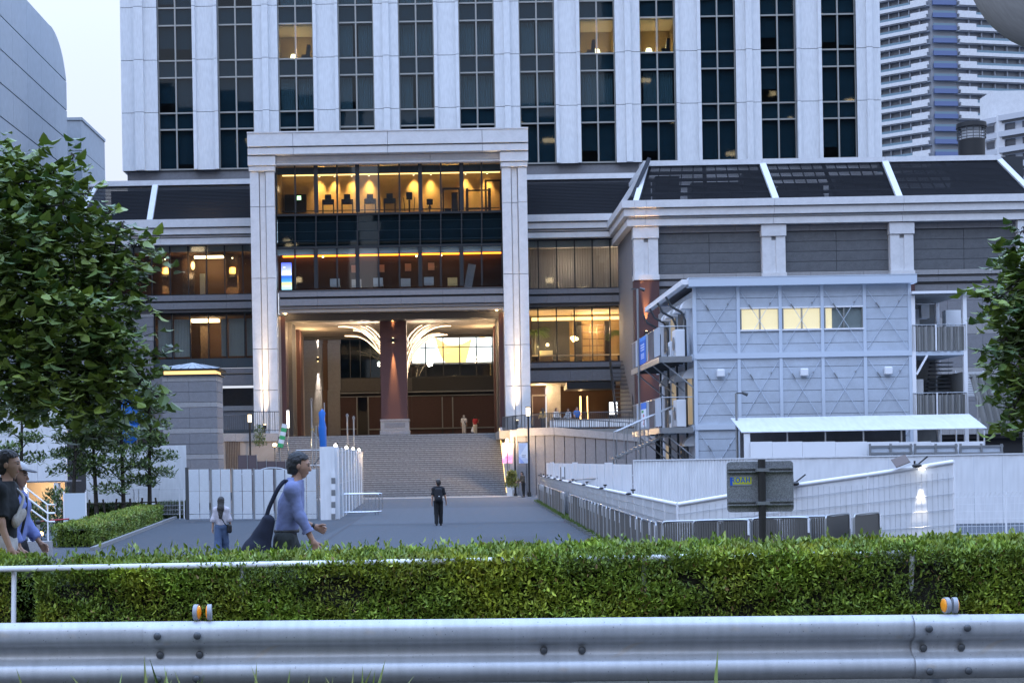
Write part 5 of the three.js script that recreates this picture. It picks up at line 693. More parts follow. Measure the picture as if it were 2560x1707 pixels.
// ---------- site office ----------
const OD = 55;
{
  const t = thing('site_office', 'three-storey pale blue prefabricated site office with cross braces', 'building'), u = 2000, y = v => wy(u, v, OD), X = (uu, v = 900) => wx(uu, v, OD), x0 = X(1739), x1 = X(2277), zb = -OD - 9.2, zf = -OD;
  const roofY = y(714), fl = [y(1240), y(1064), y(887), roofY], cols = [1739, 1848, 1953, 2058, 2164, 2277].map(v => X(v));
  box(t, 'core', M.dark, x0 + 0.12, x1 - 0.12, 0.02, roofY - 0.05, zb, zf - 0.14);
  const win = [[1853, 1948], [1958, 2053], [2063, 2158]].map(([a, b]) => [X(a, 797), X(b, 797)]), wy0 = y(822), wy1 = y(770);
  for (let s = 0; s < 3; s++) { const n = 6, h = (fl[s + 1] - fl[s]) / n; for (let c = 0; c < 5; c++) for (let k = 0; k < n; k++) {
    const a = fl[s] + h * k + 0.008, b = fl[s] + h * (k + 1) - 0.008, l = cols[c] + 0.01, r = cols[c + 1] - 0.01;
    if (s === 2 && c > 0 && c < 4 && b > wy0 && a < wy1) { if (a < wy0) box(t, 'wall_board', M.prefab, l, r, a, wy0 - 0.06, zf - 0.1, zf); if (b > wy1) box(t, 'wall_board', M.prefab, l, r, wy1 + 0.06, b, zf - 0.1, zf); continue; }
    box(t, 'wall_board', M.prefab, l, r, a, b, zf - 0.1, zf);
  } }
  for (const c of cols) box(t, 'post', M.prefabTrim, c - 0.06, c + 0.06, 0.02, roofY, zf - 0.08, zf + 0.05);
  for (const yy of [fl[1], fl[2]]) { box(t, 'floor_beam', M.prefabTrim, x0 - 0.05, x1 + 0.05, yy - 0.1, yy + 0.1, zf - 0.08, zf + 0.08); }
  for (let s = 0; s < 3; s++) for (let c = 0; c < 5; c++) { const a = cols[c] + 0.1, b = cols[c + 1] - 0.1, lo = fl[s] + 0.2, hi = fl[s + 1] - 0.2, zz = zf + 0.03; for (const [p, q] of [[V(a, lo, zz), V(b, hi, zz + 0.012)], [V(a, hi, zz + 0.024), V(b, lo, zz + 0.03)]]) { rod(t, 'brace', M.prefabTrim, p, q, 0.012, 5); const m = p.clone().lerp(q, q.y > p.y ? 0.78 : 0.22); rod(t, 'turnbuckle', M.steel, m, m.clone().lerp(q, 0.12), 0.024, 6); } }
  win.forEach(([a, b], i) => {
    const g = sub(t, 'window'), m = (a + b) / 2; box(g, 'lit_room', mat(0.85, 0.8, 0.66, 0.9), a, b, wy0, wy1, zf - 0.9, zf - 0.8); 
    for (const [p, q, k] of [[a, m, 0], [m, b, 1]]) { const off = i === 2 && k === 1; box(g, 'pane', M.glassC, p + 0.03, q - 0.03, wy0 + 0.03, wy1 - 0.03, zf - 0.05, zf - 0.042); const bl = i === 2 ? (k ? M.blind2 : M.blind2) : (k ? M.blindLit : M.blindLit); box(g, 'roller_blind', bl, i === 2 && k === 0 ? p + 0.3 : p + 0.02, q - 0.02, wy0 + 0.02, wy1 - 0.02, zf - 0.1, zf - 0.09); if (i === 2 && k === 0) box(g, 'lit_gap', M.blindLit, p + 0.02, p + 0.3, wy0 + 0.02, wy1 - 0.02, zf - 0.12, zf - 0.11); }
    box(g, 'frame', M.whitePaint, a - 0.04, b + 0.04, wy1, wy1 + 0.055, zf - 0.1, zf + 0.04); box(g, 'frame', M.whitePaint, a - 0.04, b + 0.04, wy0 - 0.055, wy0, zf - 0.1, zf + 0.06); for (const xx of [a, m, b]) box(g, 'frame', M.frame, xx - 0.025, xx + 0.025, wy0, wy1, zf - 0.085, zf + 0.02);
    if (i < 2) area(g, lin(1, 0.9, 0.68), 1.1, b - a - 0.2, wy1 - wy0 - 0.1, V(m, (wy0 + wy1) / 2, zf - 0.02), V(m, (wy0 + wy1) / 2, zf + 3));
  });
  // left flank: boards, windows, pipes
  for (let s = 0; s < 3; s++) for (let k = 0; k < 5; k++) { const z1 = zf - 0.11 - k * 1.82, z0 = z1 - 1.8; box(t, 'flank_board', M.prefab, x0 - 0.001, x0 + 0.1, fl[s] + 0.1, fl[s + 1] - 0.1, z0, z1); }
  for (const [s, k, lit] of [[0, 1, 0], [0, 3, 1], [1, 0, 1], [1, 2, 1], [1, 3, 0], [2, 1, 0], [2, 2, 1], [2, 3, 0]]) { const g = sub(t, 'flank_window'), z1 = zf - 0.5 - k * 1.9, z0 = z1 - 1.1, b = fl[s] + (s === 1 ? 0.15 : 0.7), e = fl[s + 1] - 0.6; box(g, 'frame', M.frame, x0 - 0.05, x0 - 0.002, b - 0.05, e + 0.05, z0 - 0.05, z1 + 0.05); box(g, 'pane', lit ? glow(1, 0.78, 0.5, 0.16) : M.slabDark, x0 - 0.06, x0 - 0.051, b, e, z0, z1); }
  for (const yy of [fl[1], fl[2]]) box(t, 'flank_beam', M.prefabTrim, x0 - 0.12, x0 - 0.002, yy - 0.14, yy + 0.1, zb, zf - 0.1);
  for (const k of [1.2, 3.4, 5.6, 7.8]) { const z = zf - k; part(t, 'drain_pipe', tubeGeo([V(x0 - 0.9, roofY - 0.2, z), V(x0 - 0.75, roofY - 0.55, z), V(x0 - 0.2, roofY - 0.9, z), V(x0 - 0.16, roofY - 1.4, z), V(x0 - 0.16, 0.1, z)], 0.05, 20, 6), M.steelDark); }
  for (const [s, k, h] of [[2, 0.4, 0.75], [2, 2.1, 0.75], [2, 3.5, 0.75], [2, 4.3, 0.75], [2, 5.3, 0.75], [1, 0.4, 0.8], [1, 2.6, 0.8], [1, 3.4, 0.8], [1, 6, 0.8], [0, 0.4, 0.7]]) { // hoods over vents
    const z = zf - k, b = fl[s + 1] - h; const sh = new THREE.Shape(); sh.moveTo(0, 0); sh.lineTo(0.42, 0); sh.quadraticCurveTo(0.40, 0.3, 0, 0.42); sh.closePath(); const g = new THREE.ExtrudeGeometry(sh, { depth: 0.55, bevelEnabled: false }); g.rotateY(Math.PI); g.translate(x0 - 0.003, b, z + 0.0); part(t, 'vent_hood', g, M.plastic); }
  for (const [uu, v] of [[1801, 933], [2010, 931], [2220, 927]]) { const g = part(t, 'vent_cover', new RoundedBoxGeometry(0.3, 0.3, 0.2, 3, 0.05), M.plastic); g.position.set(X(uu, v), y(v + (uu - 2000) * 0.0175), zf + 0.1); }
  // roof: gutter board in front, slanting eave along the flank
  box(t, 'eave_board', M.prefabTrim, X(1722), X(2290), roofY, roofY + 0.3, zf - 0.2, zf + 0.35); box(t, 'roof_sheet', M.prefab, X(1722), X(2290), roofY + 0.301, roofY + 0.34, zb - 0.4, zf + 0.36); box(t, 'flank_eave', M.whitePaint, X(1722) - 0.25, X(1722) - 0.002, roofY + 0.08, roofY + 0.28, zb - 0.6, zf + 0.3);
  settle(t);
}
M.canopy = mat(0.62, 0.63, 0.65, 0.6, { map: T.streak });
// ---------- balconies, stairs and units on the site office ----------
const OX = wx(1739, 900, OD), OY1 = wy(1739, 1069, OD), OY2 = wy(1739, 892, OD);
function signPanel(label, name, x, y0, y1, z0, z1, paint) { // print hung on the outside of a balcony, facing left
  const cv = document.createElement('canvas'); cv.width = 160; cv.height = 128; paint(cv.getContext('2d')); const ct = new THREE.CanvasTexture(cv); ct.colorSpace = THREE.SRGBColorSpace; const m = new THREE.MeshStandardMaterial({ map: ct, roughness: 0.7, side: THREE.DoubleSide });
  const t = thing(name, label, 'banner'), p = part(t, 'print', new THREE.PlaneGeometry(Math.abs(z1 - z0), y1 - y0), m); p.rotation.y = -Math.PI / 2; p.position.set(x, (y0 + y1) / 2, (z0 + z1) / 2); for (const z of [z0, z1]) rod(t, 'tie', M.whitePaint, V(x + 0.005, y1 - 0.02, z), V(x + 0.02, y1 + 0.06, z), 0.008, 5); settle(t);
}
for (const [k, fy, label] of [[0, OY2, 'upper'], [1, OY1, 'lower']]) {
  const t = thing('balcony', `grey steel ${label} balcony on the left flank of the site office`, 'balcony', 'site office balconies'), xo = OX - 1.35, z0 = -OD + 0.1, z1 = -OD - 8;
  box(t, 'deck', M.steel, xo, OX - 0.15, fy - 0.06, fy, z1, z0); for (let i = 0; i < 9; i++) { const z = z0 - i * 1.0; box(t, 'joist', M.steelDark, xo, OX - 0.15, fy - 0.16, fy - 0.07, z - 0.05, z); } box(t, 'edge_beam', M.galv, xo - 0.06, xo - 0.001, fy - 0.2, fy + 0.02, z1, z0); box(t, 'edge_beam', M.galv, xo, OX - 0.15, fy - 0.2, fy + 0.02, z0 + 0.001, z0 + 0.06);
  for (const [a, b] of [[-0.0, -1.35], [-3.2, -6.8]]) box(t, 'side_panel', M.prefab, xo - 0.03, xo, fy + 0.08, fy + 1.15, z0 + b, z0 + a); for (let i = 0; i <= 24; i++) { const z = z0 - i * 0.33; if ((z > z0 - 1.4) || (z < z0 - 3.15 && z > z0 - 6.85)) continue; rod(t, 'baluster', M.galv, V(xo, fy, z), V(xo, fy + 1.15, z), 0.014, 5); } rod(t, 'handrail', M.galv, V(xo, fy + 1.17, z0), V(xo, fy + 1.17, z1), 0.022, 6); rod(t, 'handrail', M.galv, V(xo, fy + 1.17, z0), V(OX - 0.15, fy + 1.17, z0), 0.022, 6);
  for (const z of [z0 - 0.2, z0 - 2.6, z0 - 5, z0 - 7.6]) rod(t, 'brace', M.galv, V(xo + 0.05, fy - 0.12, z), V(OX - 0.03, fy - 1.2, z), 0.03, 6); settle(t);
  for (const [z, w, nm] of [[z0 - 0.9, 0.85, 'front'], [z0 - 2.1, 0.6, 'rear']]) { const a = thing('air_conditioner', `pale air conditioner unit on the ${label} balcony, ${nm} one`, 'air conditioner', 'air conditioners on the balconies'), h = nm === 'front' ? 1.05 : 0.7; const b = part(a, 'casing', new RoundedBoxGeometry(0.36, h, w, 2, 0.03), M.plastic); b.position.set(OX - 0.5, fy + h / 2 + 0.05, z); part(a, 'fan_grille', new THREE.CylinderGeometry(w * 0.3, w * 0.3, 0.03, 16).rotateZ(Math.PI / 2).translate(OX - 0.69, fy + h / 2 + 0.05, z), M.steel); box(a, 'feet', M.black, OX - 0.62, OX - 0.38, fy, fy + 0.05, z - w * 0.35, z + w * 0.35); settle(a); }
}
signPanel('blue site banner with white characters on the upper balcony', 'site_banner', OX - 1.4, OY2 + 0.05, OY2 + 1.15, -OD - 5.4, -OD - 3.4, c => { c.fillStyle = '#2f6fd0'; c.fillRect(0, 0, 160, 128); c.fillStyle = '#5f9be6'; c.fillRect(0, 0, 160, 18); squiggle(c, 34, 30, 92, 34, 3, '#f4f8ff'); squiggle(c, 40, 76, 80, 26, 3, '#f4f8ff'); });
signPanel('white and blue site banner with red characters on the lower balcony', 'site_banner', OX - 1.4, OY1 + 0.15, OY1 + 1.15, -OD - 5.2, -OD - 3.6, c => { c.fillStyle = '#eef1f8'; c.fillRect(0, 0, 160, 128); c.fillStyle = '#4f83dc'; c.fillRect(0, 0, 160, 34); c.fillStyle = '#4aa35a'; c.fillRect(20, 40, 60, 12); squiggle(c, 60, 56, 44, 60, 1, '#c93a3a'); });
{ // stair up to the lower balcony
  const t = thing('site_stair', 'long galvanised stair rising to the lower balcony of the site office', 'stair'), d = 56.5, p = V(wx(1500, 1162, d), wy(1500, 1162, d), -d), q = V(wx(1700, 1092, d), OY1 - 0.02, -d); const base = V(6.8, 0, -d); base.y = p.y + (q.y - p.y) * (6.8 - p.x) / (q.x - p.x); box(t, 'landing', M.steel, 6.65, 7.1, base.y - 0.08, base.y, -d - 1.1, -d + 0.05); for (const z of [-d, -d - 1]) rod(t, 'leg', M.galv, V(6.75, 0, z), V(6.75, base.y - 0.08, z), 0.04, 6);
  for (const dz of [0, -1.0]) { bar(t, 'stringer', M.galv, V(base.x, base.y, -d + dz), V(q.x, q.y, -d + dz), 0.06, 0.2); rod(t, 'handrail', M.galv, V(base.x, base.y + 1.0, -d + dz), V(q.x, q.y + 1.0, -d + dz), 0.025, 6); for (let i = 0; i <= 6; i++) { const a = base.clone().lerp(q, i / 6); rod(t, 'baluster', M.galv, V(a.x, a.y, -d + dz), V(a.x, a.y + 1.0, -d + dz), 0.018, 5); } }
  for (let i = 1; i < 16; i++) { const a = base.clone().lerp(q, i / 16); box(t, 'tread', M.steel, a.x - 0.14, a.x + 0.14, a.y - 0.03, a.y, -d - 0.97, -d - 0.03); } settle(t);
}
for (const [label, u, v0, d] of [['thin camera mast rising in front of the red brick pilaster', 1598, 722, 60], ['dark camera mast in front of the site office wall', 1843, 983, 53]]) {
  const k = post('camera_mast', label, 'mast', u, v0, 1200, d, 0.045, M.steel, 0); part(k.t, 'arm', boxGeo(0.3, 0.05, 0.05).clone().translate(k.x + (u > 1700 ? 0.15 : -0.1), k.y1, k.z), M.steelDark); const c = part(k.t, 'camera', new THREE.CylinderGeometry(0.05, 0.07, 0.22, 10), M.steelDark); c.rotation.z = 1.2; c.position.set(k.x + (u > 1700 ? 0.32 : 0.2), k.y1 - 0.02, k.z); settle(k.t);
}
// ---------- landing tower at the right end ----------
function corrugated(w, h, pitch, amp, d = 0.012) { const n = Math.max(4, Math.round(w / pitch * 6)), g = new THREE.PlaneGeometry(w, h, n, 1), p = g.attributes.position; for (let i = 0; i < p.count; i++) p.setZ(i, amp * Math.sin((p.getX(i) / pitch) * Math.PI * 2)); const uv = g.attributes.uv; for (let i = 0; i < uv.count; i++) uv.setXY(i, uv.getX(i) * w, uv.getY(i) * h); g.computeVertexNormals(); return g; }
M.corr.side = THREE.DoubleSide; M.hoard.side = THREE.DoubleSide;
{
  const D = 55, t = thing('landing_tower', 'open steel landing tower with corrugated balustrades right of the site office', 'stair tower'), u = 2350, y = v => wy(u, v, D), X = (a, v = 880) => wx(a, v, D);
  const x0 = X(2281), x1 = X(2414), zb = -D - 3;
  for (const x of [x0 + 0.06, x1]) for (const z of [-D, zb]) box(t, 'post', M.whitePaint, x - 0.07, x + 0.07, 0, y(735), z - 0.07, z + 0.07);
  box(t, 'roof', M.whitePaint, x0 - 0.05, x1 + 0.15, y(735), y(729), zb - 0.2, -D + 0.3); box(t, 'roof_lining', M.corr, x0, x1, y(738), y(735.4), zb, -D + 0.1);
  for (const [v, a, b] of [[882, 817, 877], [1052, 987, 1047]]) { box(t, 'deck', M.prefabTrim, x0, x1 + 0.05, y(v + 6), y(v - 4), zb, -D + 0.05); for (const [p, q] of [[2285, 2337], [2342, 2410]]) { const g = part(t, 'corrugated_panel', corrugated(X(q) - X(p), y(a) - y(b), 0.25, 0.08), M.corr); g.position.set((X(p) + X(q)) / 2, (y(a) + y(b)) / 2, -D + 0.06); } box(t, 'rail_post', M.whitePaint, X(2338), X(2341.5), y(b), y(a - 5), -D + 0.06, -D + 0.12); rod(t, 'handrail', M.galv, V(x0, y(a - 5), -D + 0.09), V(x1, y(a - 5), -D + 0.09), 0.02, 6); const gs = []; for (let i = 0; i < 12; i++) { const xx = x0 + (x1 - x0) * i / 11; gs.push(rodGeo(V(xx, y(b), -D + 0.1), V(xx, y(a - 5), -D + 0.1), 0.012, 5)); } part(t, 'balusters', clean(gs), M.galv, 'stuff'); }
  box(t, 'rear_wall', M.corr, x0 + 0.2, x1 - 0.1, 0.1, y(740), zb - 0.1, zb); bar(t, 'brace', M.whitePaint, V(x0 + 0.15, y(935), -D + 0.05), V(X(2318), y(888), -D + 0.05), 0.07); box(t, 'side_screen', M.corr, x1 - 0.04, x1 + 0.02, y(1040), y(930), zb, -D - 0.1);
  for (const [a, b, e, f, dz] of [[2283, 773, 2300, 812, 1.6], [2305, 760, 2325, 795, 1.4], [2282, 948, 2310, 985, 0.6], [2366, 775, 2404, 815, 2.2]]) pbox(t, 'utility_box', M.plastic, a, b, e, f, D + dz, 0.4);
  for (let i = 0; i < 8; i++) pbox(t, 'inner_tread', M.steelDark, 2330 - i * 1.2, 905 + i * 10, 2385 - i * 1.2, 908 + i * 10, D + 2.6 - i * 0.25, 0.25);
  settle(t);
  const s = thing('stair_screen', 'slanting corrugated stair screen beside the landing tower', 'screen panel'), g = corrugated(1.7, 2.1, 0.25, 0.08), p = g.attributes.position; for (let i = 0; i < p.count; i++) p.setX(i, p.getX(i) - (p.getY(i)) * 0.24); const m = part(s, 'corrugated_panel', g, M.corr); m.position.set(wx(2500, 1000, 54), wy(2500, 1004, 54), -54); const cy = wy(2500, 942, 54); for (const dx of [-0.8, 0.9]) rod(s, 'post', M.galv, V(m.position.x + dx, 0, -54.05), V(m.position.x + dx, cy, -54.05), 0.035, 6); rod(s, 'top_rail', M.steelDark, V(m.position.x - 1.1, cy, -54.05), V(m.position.x + 0.9, cy + 0.02, -54.05), 0.035, 6); settle(s);
  const gw = thing('louvre_screen', 'white slatted louvre screen behind the landing tower', 'screen panel'); for (let i = 0; i < 14; i++) pbox(gw, 'slat', M.plastic, 2391, 930 + i * 4.4, 2462, 932.6 + i * 4.4, 57.5, 0.05); for (const a of [2391, 2461]) pbox(gw, 'post', M.plastic, a, 926, a + 3, 1230, 57.4, 0.06); settle(gw);
}
// ---------- canopy and stored frames behind the hoarding ----------
{
  const D0 = 51.2, D1 = 53.4, t = thing('lean_to_canopy', 'long white lean-to canopy with dark interior in front of the site office', 'canopy'), xa = wx(1855, 1081, D0), xb = wx(2470, 1071, D0), xa1 = wx(1827, 1045, D1), xb1 = wx(2425, 1035, D1), ya = wy(1855, 1080, D0), yb = wy(1827, 1045, D1);
  const n = 8; for (let i = 0; i < n; i++) { const f = i / n, e = (i + 0.992) / n, g = new THREE.BufferGeometry(), P = (k, a0, a1, yy, z) => [a0 + (a1 - a0) * k, yy, z]; const a = P(f, xa, xb, ya, -D0), b = P(e, xa, xb, ya, -D0), c = P(e, xa1, xb1, yb, -D1), d = P(f, xa1, xb1, yb, -D1), L = p => [p[0], p[1] - 0.03, p[2]]; const q = (p0, p1, p2, p3) => [...p0, ...p1, ...p2, ...p0, ...p2, ...p3]; const pos = [...q(a, b, c, d), ...q(L(a), L(d), L(c), L(b)), ...q(L(a), L(b), b, a)]; g.setAttribute('position', new THREE.Float32BufferAttribute(pos, 3)); g.setAttribute('uv', new THREE.Float32BufferAttribute(pos.flatMap((_, i2) => i2 % 3 === 0 ? [pos[i2], pos[i2 + 2]] : []), 2)); g.computeVertexNormals(); part(t, 'roof_sheet', g, M.canopy); }
  for (let i = 0; i < 7; i++) { const x = xa + 0.3 + (xb - xa - 0.6) * i / 6; rod(t, 'post', M.galv, V(x, 0, -D0 - 0.15), V(x, ya - 0.03, -D0 - 0.15), 0.03, 6); } rod(t, 'rail', M.galv, V(xa + 0.3, ya - 0.42, -D0 - 0.2), V(xa + 2.2, ya - 0.42, -D0 - 0.2), 0.025, 6); box(t, 'back_wall', M.stone, xa + 0.4, xb - 2.2, 0, yb - 0.2, -D1 - 0.1, -D1); box(t, 'end_panel', M.plastic, wx(1862, 1110, D0), wx(1877, 1110, D0), 0, ya - 0.06, -D0 - 0.1, -D0 - 0.04);
  for (const [a, b] of [[1878, 1932], [1932.5, 2008], [2008.5, 2090], [2090.5, 2170], [2170.5, 2250], [2250.5, 2330], [2330.5, 2462]]) pbox(t, 'lower_panel', M.plastic, a, 1104, b, 1230, D0 - 0.05, 0.04); settle(t);
  for (const [i, a] of [[0, 2175], [1, 2288], [2, 2402]].map(([i, a]) => [i, a])) { const f = thing('gate_leaf', `grey steel gate leaf leaning on the canopy panels, ${['left', 'middle', 'right'][i]} of three`, 'gate', 'grey gate leaves'), D = 50.9; for (const v of [1113, 1130]) pbox(f, 'rail', M.steel, a, v, a + 108, v + 5, D, 0.06); for (const b of [0, 52, 103]) pbox(f, 'stile', M.steel, a + b, 1109, a + b + 5, 1230, D - 0.005, 0.07); pbox(f, 'sheet', M.prefab, a + 5, 1118, a + 103, 1228, D + 0.05, 0.02); settle(f); }
}
// ---------- hoardings ----------
{
  const D = 50, t = thing('site_hoarding', 'long white sheet-metal hoarding across the site in front of the canopy', 'fence'), x0 = wx(1583, 1150, D), x1 = wx(2720, 1140, D), H = wy(2000, 1145, D); const n = Math.round((x1 - x0) / 1.0), ribbedTo = wx(1876, 1150, D);
  for (let i = 0; i < n; i++) { const a = x0 + (x1 - x0) * i / n, b = x0 + (x1 - x0) * (i + 1) / n, r = b < ribbedTo; const g = part(t, 'hoarding_panel', r ? corrugated(b - a, H, 0.1, 0.016) : corrugated(b - a - 0.008, H, 0.5, 0.006), M.hoard); g.position.set((a + b) / 2, H / 2, -D); }
  box(t, 'top_cap', M.hoard, x0, x1, H, H + 0.04, -D - 0.04, -D + 0.04); settle(t);
  const s = thing('site_hoarding', 'plain white hoarding running back beside the plaza to the terrace', 'fence'), m = 14; for (let i = 0; i < m; i++) { const z0 = -50.1 - 37 * i / m, z1 = -50.1 - 37 * (i + 0.99) / m, xx = 6.55 - 0.35 * i / m; const hh = H - 0.12 + (i % 5 === 2 ? 0.06 : 0); box(s, 'hoarding_panel', M.hoard, xx - 0.03, xx, 0, hh, z1, z0); } settle(s);
  const r = thing('pipe_rail', 'double steel pipe rail inside the corner of the white hoarding', 'railing'), dd = 60, P = (u, v, d) => V(wx(u, v, d), wy(u, v, d), -d); for (const [a, b] of [[1198, 1188], [1216, 1210]]) rod(r, 'pipe', M.galv, P(1405, a + 4, 72), P(1588, b, 52), 0.03, 6); for (const f of [0.25, 0.62, 0.95]) { const p = P(1405, 1202, 72).lerp(P(1588, 1188, 52), f); rod(r, 'upright', M.steel, p.clone().setY(0), p, 0.03, 6); } settle(r);
  const ws = thing('white_signboard', 'small white upright board on two posts behind the lamp-lit fence', 'board'), d2 = 70; pbox(ws, 'board', M.plastic, 1405, 1172, 1411, 1196, d2, 0.03); for (const a of [1402, 1412]) pbox(ws, 'post', M.steelDark, a, 1172, a + 2, 1280, d2 + 0.01, 0.04); settle(ws).position.y = 0;
}
// lined mesh fence with small lamps, following the plaza edge and then turning right
const FL = [V(5.9, 0, -88), V(5.6, 0, -70), V(5.3, 0, -52), V(4.86, 0, -30), V(6.9, 0, -29.6), V(8.6, 0, -29.2), V(10.2, 0, -28.8)], FH = [1.48, 1.48, 1.48, 1.48, 1.78, 1.98, 2.2];
for (const p of FL) p.y = groundY(p.x, p.z) * 0.5;
{
  const t = thing('mesh_fence', 'white sheet-lined mesh fence turning the corner of the plaza', 'fence');
  for (let i = 0; i + 1 < FL.length; i++) {
    const p = FL[i], q = FL[i + 1], L = p.distanceTo(q), n = Math.max(1, Math.round(L / 2)); for (let k = 0; k < n; k++) {
      const a = p.clone().lerp(q, k / n), b = p.clone().lerp(q, (k + 1) / n), H = FH[i] + (FH[i + 1] - FH[i]) * k / n, H2 = FH[i] + (FH[i + 1] - FH[i]) * (k + 1) / n;
      const w = new THREE.BufferGeometry(), A = a.clone(), B = b.clone(), C = b.clone().add(V(0, H2, 0)), E = a.clone().add(V(0, H, 0)); const pos = [A, B, C, A, C, E].flatMap(v => v.toArray()); w.setAttribute('position', new THREE.Float32BufferAttribute(pos, 3)); w.setAttribute('uv', new THREE.Float32BufferAttribute([0, 0, 2, 0, 2, H, 0, 0, 2, H, 0, H], 2)); w.computeVertexNormals(); part(t, 'lining_sheet', w, M.hoard);
      rod(t, 'post', M.whitePaint, a, a.clone().setY(a.y + H + 0.04), 0.03, 8); rod(t, 'top_pipe', M.whitePaint, a.clone().setY(a.y + H), b.clone().setY(b.y + H2), 0.045, 8);
      const dir = b.clone().sub(a), nrm = V(dir.z, 0, -dir.x).normalize(); if (nrm.z < 0 && Math.abs(dir.x) > Math.abs(dir.z)) nrm.multiplyScalar(-1); if (Math.abs(dir.x) < Math.abs(dir.z) && nrm.x > 0) nrm.multiplyScalar(-1); nrm.multiplyScalar(0.03); const gs = []; for (let j = 1; j < 7; j++) { gs.push(rodGeo(a.clone().setY(a.y + H * j / 7).add(nrm), b.clone().setY(b.y + H2 * j / 7).add(nrm), 0.006, 4)); } for (let j = 0; j < 16; j++) { const c = a.clone().lerp(b, j / 16).add(nrm); gs.push(rodGeo(c, c.clone().setY(c.y + H), 0.003, 4)); } part(t, 'wire_mesh', clean(gs), M.galv, 'stuff');
    }
  }
  rod(t, 'post', M.whitePaint, FL.at(-1), FL.at(-1).clone().setY(FL.at(-1).y + 2.24), 0.03, 8); settle(t);
  // small solar lamps on top of the fence
  const at = [[0, 0.02], [0, 0.18], [0, 0.42], [0, 0.6], [0, 0.9], [1, 0.15], [1, 0.5], [1, 0.9], [2, 0.25], [2, 0.62], [4, 0.15], [5, 0.55]];
  const lb = ['farthest', 'second', 'third', 'fourth', 'fifth', 'sixth', 'seventh', 'eighth', 'ninth', 'tenth'];
  at.forEach(([i, f], k) => {
    const big = k > 9, t2 = thing('solar_lamp', k < 10 ? `small black solar lamp on the receding fence, ${lb[k]} from the stair end` : (k === 10 ? 'black solar lamp with tilted panel just right of the fence corner' : 'lit black solar lamp casting a white beam down the fence'), 'lamp', 'solar lamps on the mesh fence'), c = FL[i].clone().lerp(FL[i + 1], f); c.y += FH[i] + (FH[i + 1] - FH[i]) * f + 0.02;
    const side = i < 3 ? V(-0.12, 0, 0) : V(0, 0, 0.14), h = c.clone().add(side).add(V(0, 0.02, 0)); part(t2, 'head', new THREE.SphereGeometry(big ? 0.1 : 0.08, 12, 8).scale(1, 0.45, 1).translate(h.x, h.y, h.z), M.black); part(t2, 'stem', new THREE.CylinderGeometry(0.02, 0.02, 0.14, 6).translate(c.x, c.y + 0.05, c.z), M.black);
    if (big) { const s = part(t2, 'solar_panel', boxGeo(0.3, 0.02, 0.24), mat(0.1, 0.06, 0.04, 0.3)); s.position.set(c.x - 0.28, c.y + 0.12, c.z); s.rotation.set(0.7, 0.2, 0.3); bar(t2, 'arm', M.black, V(c.x, c.y + 0.02, c.z + 0.1), V(c.x + 0.26, c.y + 0.2, c.z), 0.03); }
    else part(t2, 'fins', boxGeo(0.1, 0.04, 0.2).clone().translate(c.x, c.y + 0.12, c.z), M.black);
    if (k === 11) { part(t2, 'lens', new THREE.CylinderGeometry(0.06, 0.06, 0.02, 12).translate(h.x + 0.1, h.y - 0.07, h.z), M.coolLamp); spot(t2, lin(1, 0.93, 0.82), 7, V(h.x + 0.1, h.y - 0.1, h.z), V(h.x + 0.08, h.y - 1.2, h.z - 0.12), 0.2, 0.4, 0.03); } settle(t2);
  });
}
{ // spiked wire fence at the right edge
  const t = thing('wire_fence', 'white wire fence with bent spiked tops at the right edge', 'fence'), D = 37, xa = wx(2322, 1290, D), xb = wx(2720, 1290, D), y0 = 0.1, H = 1.35; for (let x = xa; x < xb; x += 2) { rod(t, 'post', M.whitePaint, V(x, y0 - 0.1, -D), V(x, y0 + H, -D), 0.025, 6); const gs = []; for (let k = 0; k < 18; k++) { const xx = x + k * 0.112; gs.push(rodGeo(V(xx, y0, -D), V(xx, y0 + H - 0.12, -D), 0.004, 4), rodGeo(V(xx, y0 + H - 0.12, -D), V(xx + 0.04, y0 + H + 0.02, -D + 0.08), 0.006, 4)); } for (let k = 0; k < 7; k++) gs.push(rodGeo(V(x, y0 + 0.1 + k * 0.19, -D), V(x + 2, y0 + 0.1 + k * 0.19, -D), 0.004, 4)); part(t, 'wire_panel', clean(gs), M.whitePaint, 'stuff'); } settle(t);
}
// ---------- slatted crowd barriers ----------
const barrMat = mat(0.15, 0.14, 0.125, 0.6, { metalness: 0.4, map: T.streak });
function barrierProto() {
  const t = new THREE.Group(), w = 1.15, h = 1.08; const pts = [V(-w / 2, 0.1, 0), V(-w / 2, h - 0.1, 0), V(-w / 2 + 0.1, h, 0), V(w / 2 - 0.1, h, 0), V(w / 2, h - 0.1, 0), V(w / 2, 0.1, 0)]; part(t, 'frame', tubeGeo(pts, 0.022, 40, 7), M.galv); const gs = []; for (let i = 1; i < 24; i++) { const x = -w / 2 + w * i / 24; gs.push(rawBox(x - 0.019, x + 0.019, 0.12, h - 0.02, -0.008, 0.008)); } part(t, 'slats', clean(gs), barrMat, 'stuff'); part(t, 'foot', rawBox(-w / 2 - 0.02, -w / 2 + 0.04, 0, 0.1, -0.22, 0.22), M.steel); part(t, 'foot', rawBox(w / 2 - 0.04, w / 2 + 0.02, 0, 0.1, -0.22, 0.22), M.steel); part(t, 'reflector', rawBox(w / 2 - 0.06, w / 2 - 0.02, h - 0.3, h - 0.02, 0.03, 0.04), M.whitePaint); return t;
}
const bp = barrierProto();
function barrier(x, z, ang, label, group) { const b = bp.clone(); b.name = numbered('crowd_barrier'); b.userData = { label, category: 'barrier', group }; b.position.set(x, groundY(x, z), z); b.rotation.y = ang; scene.add(b); }
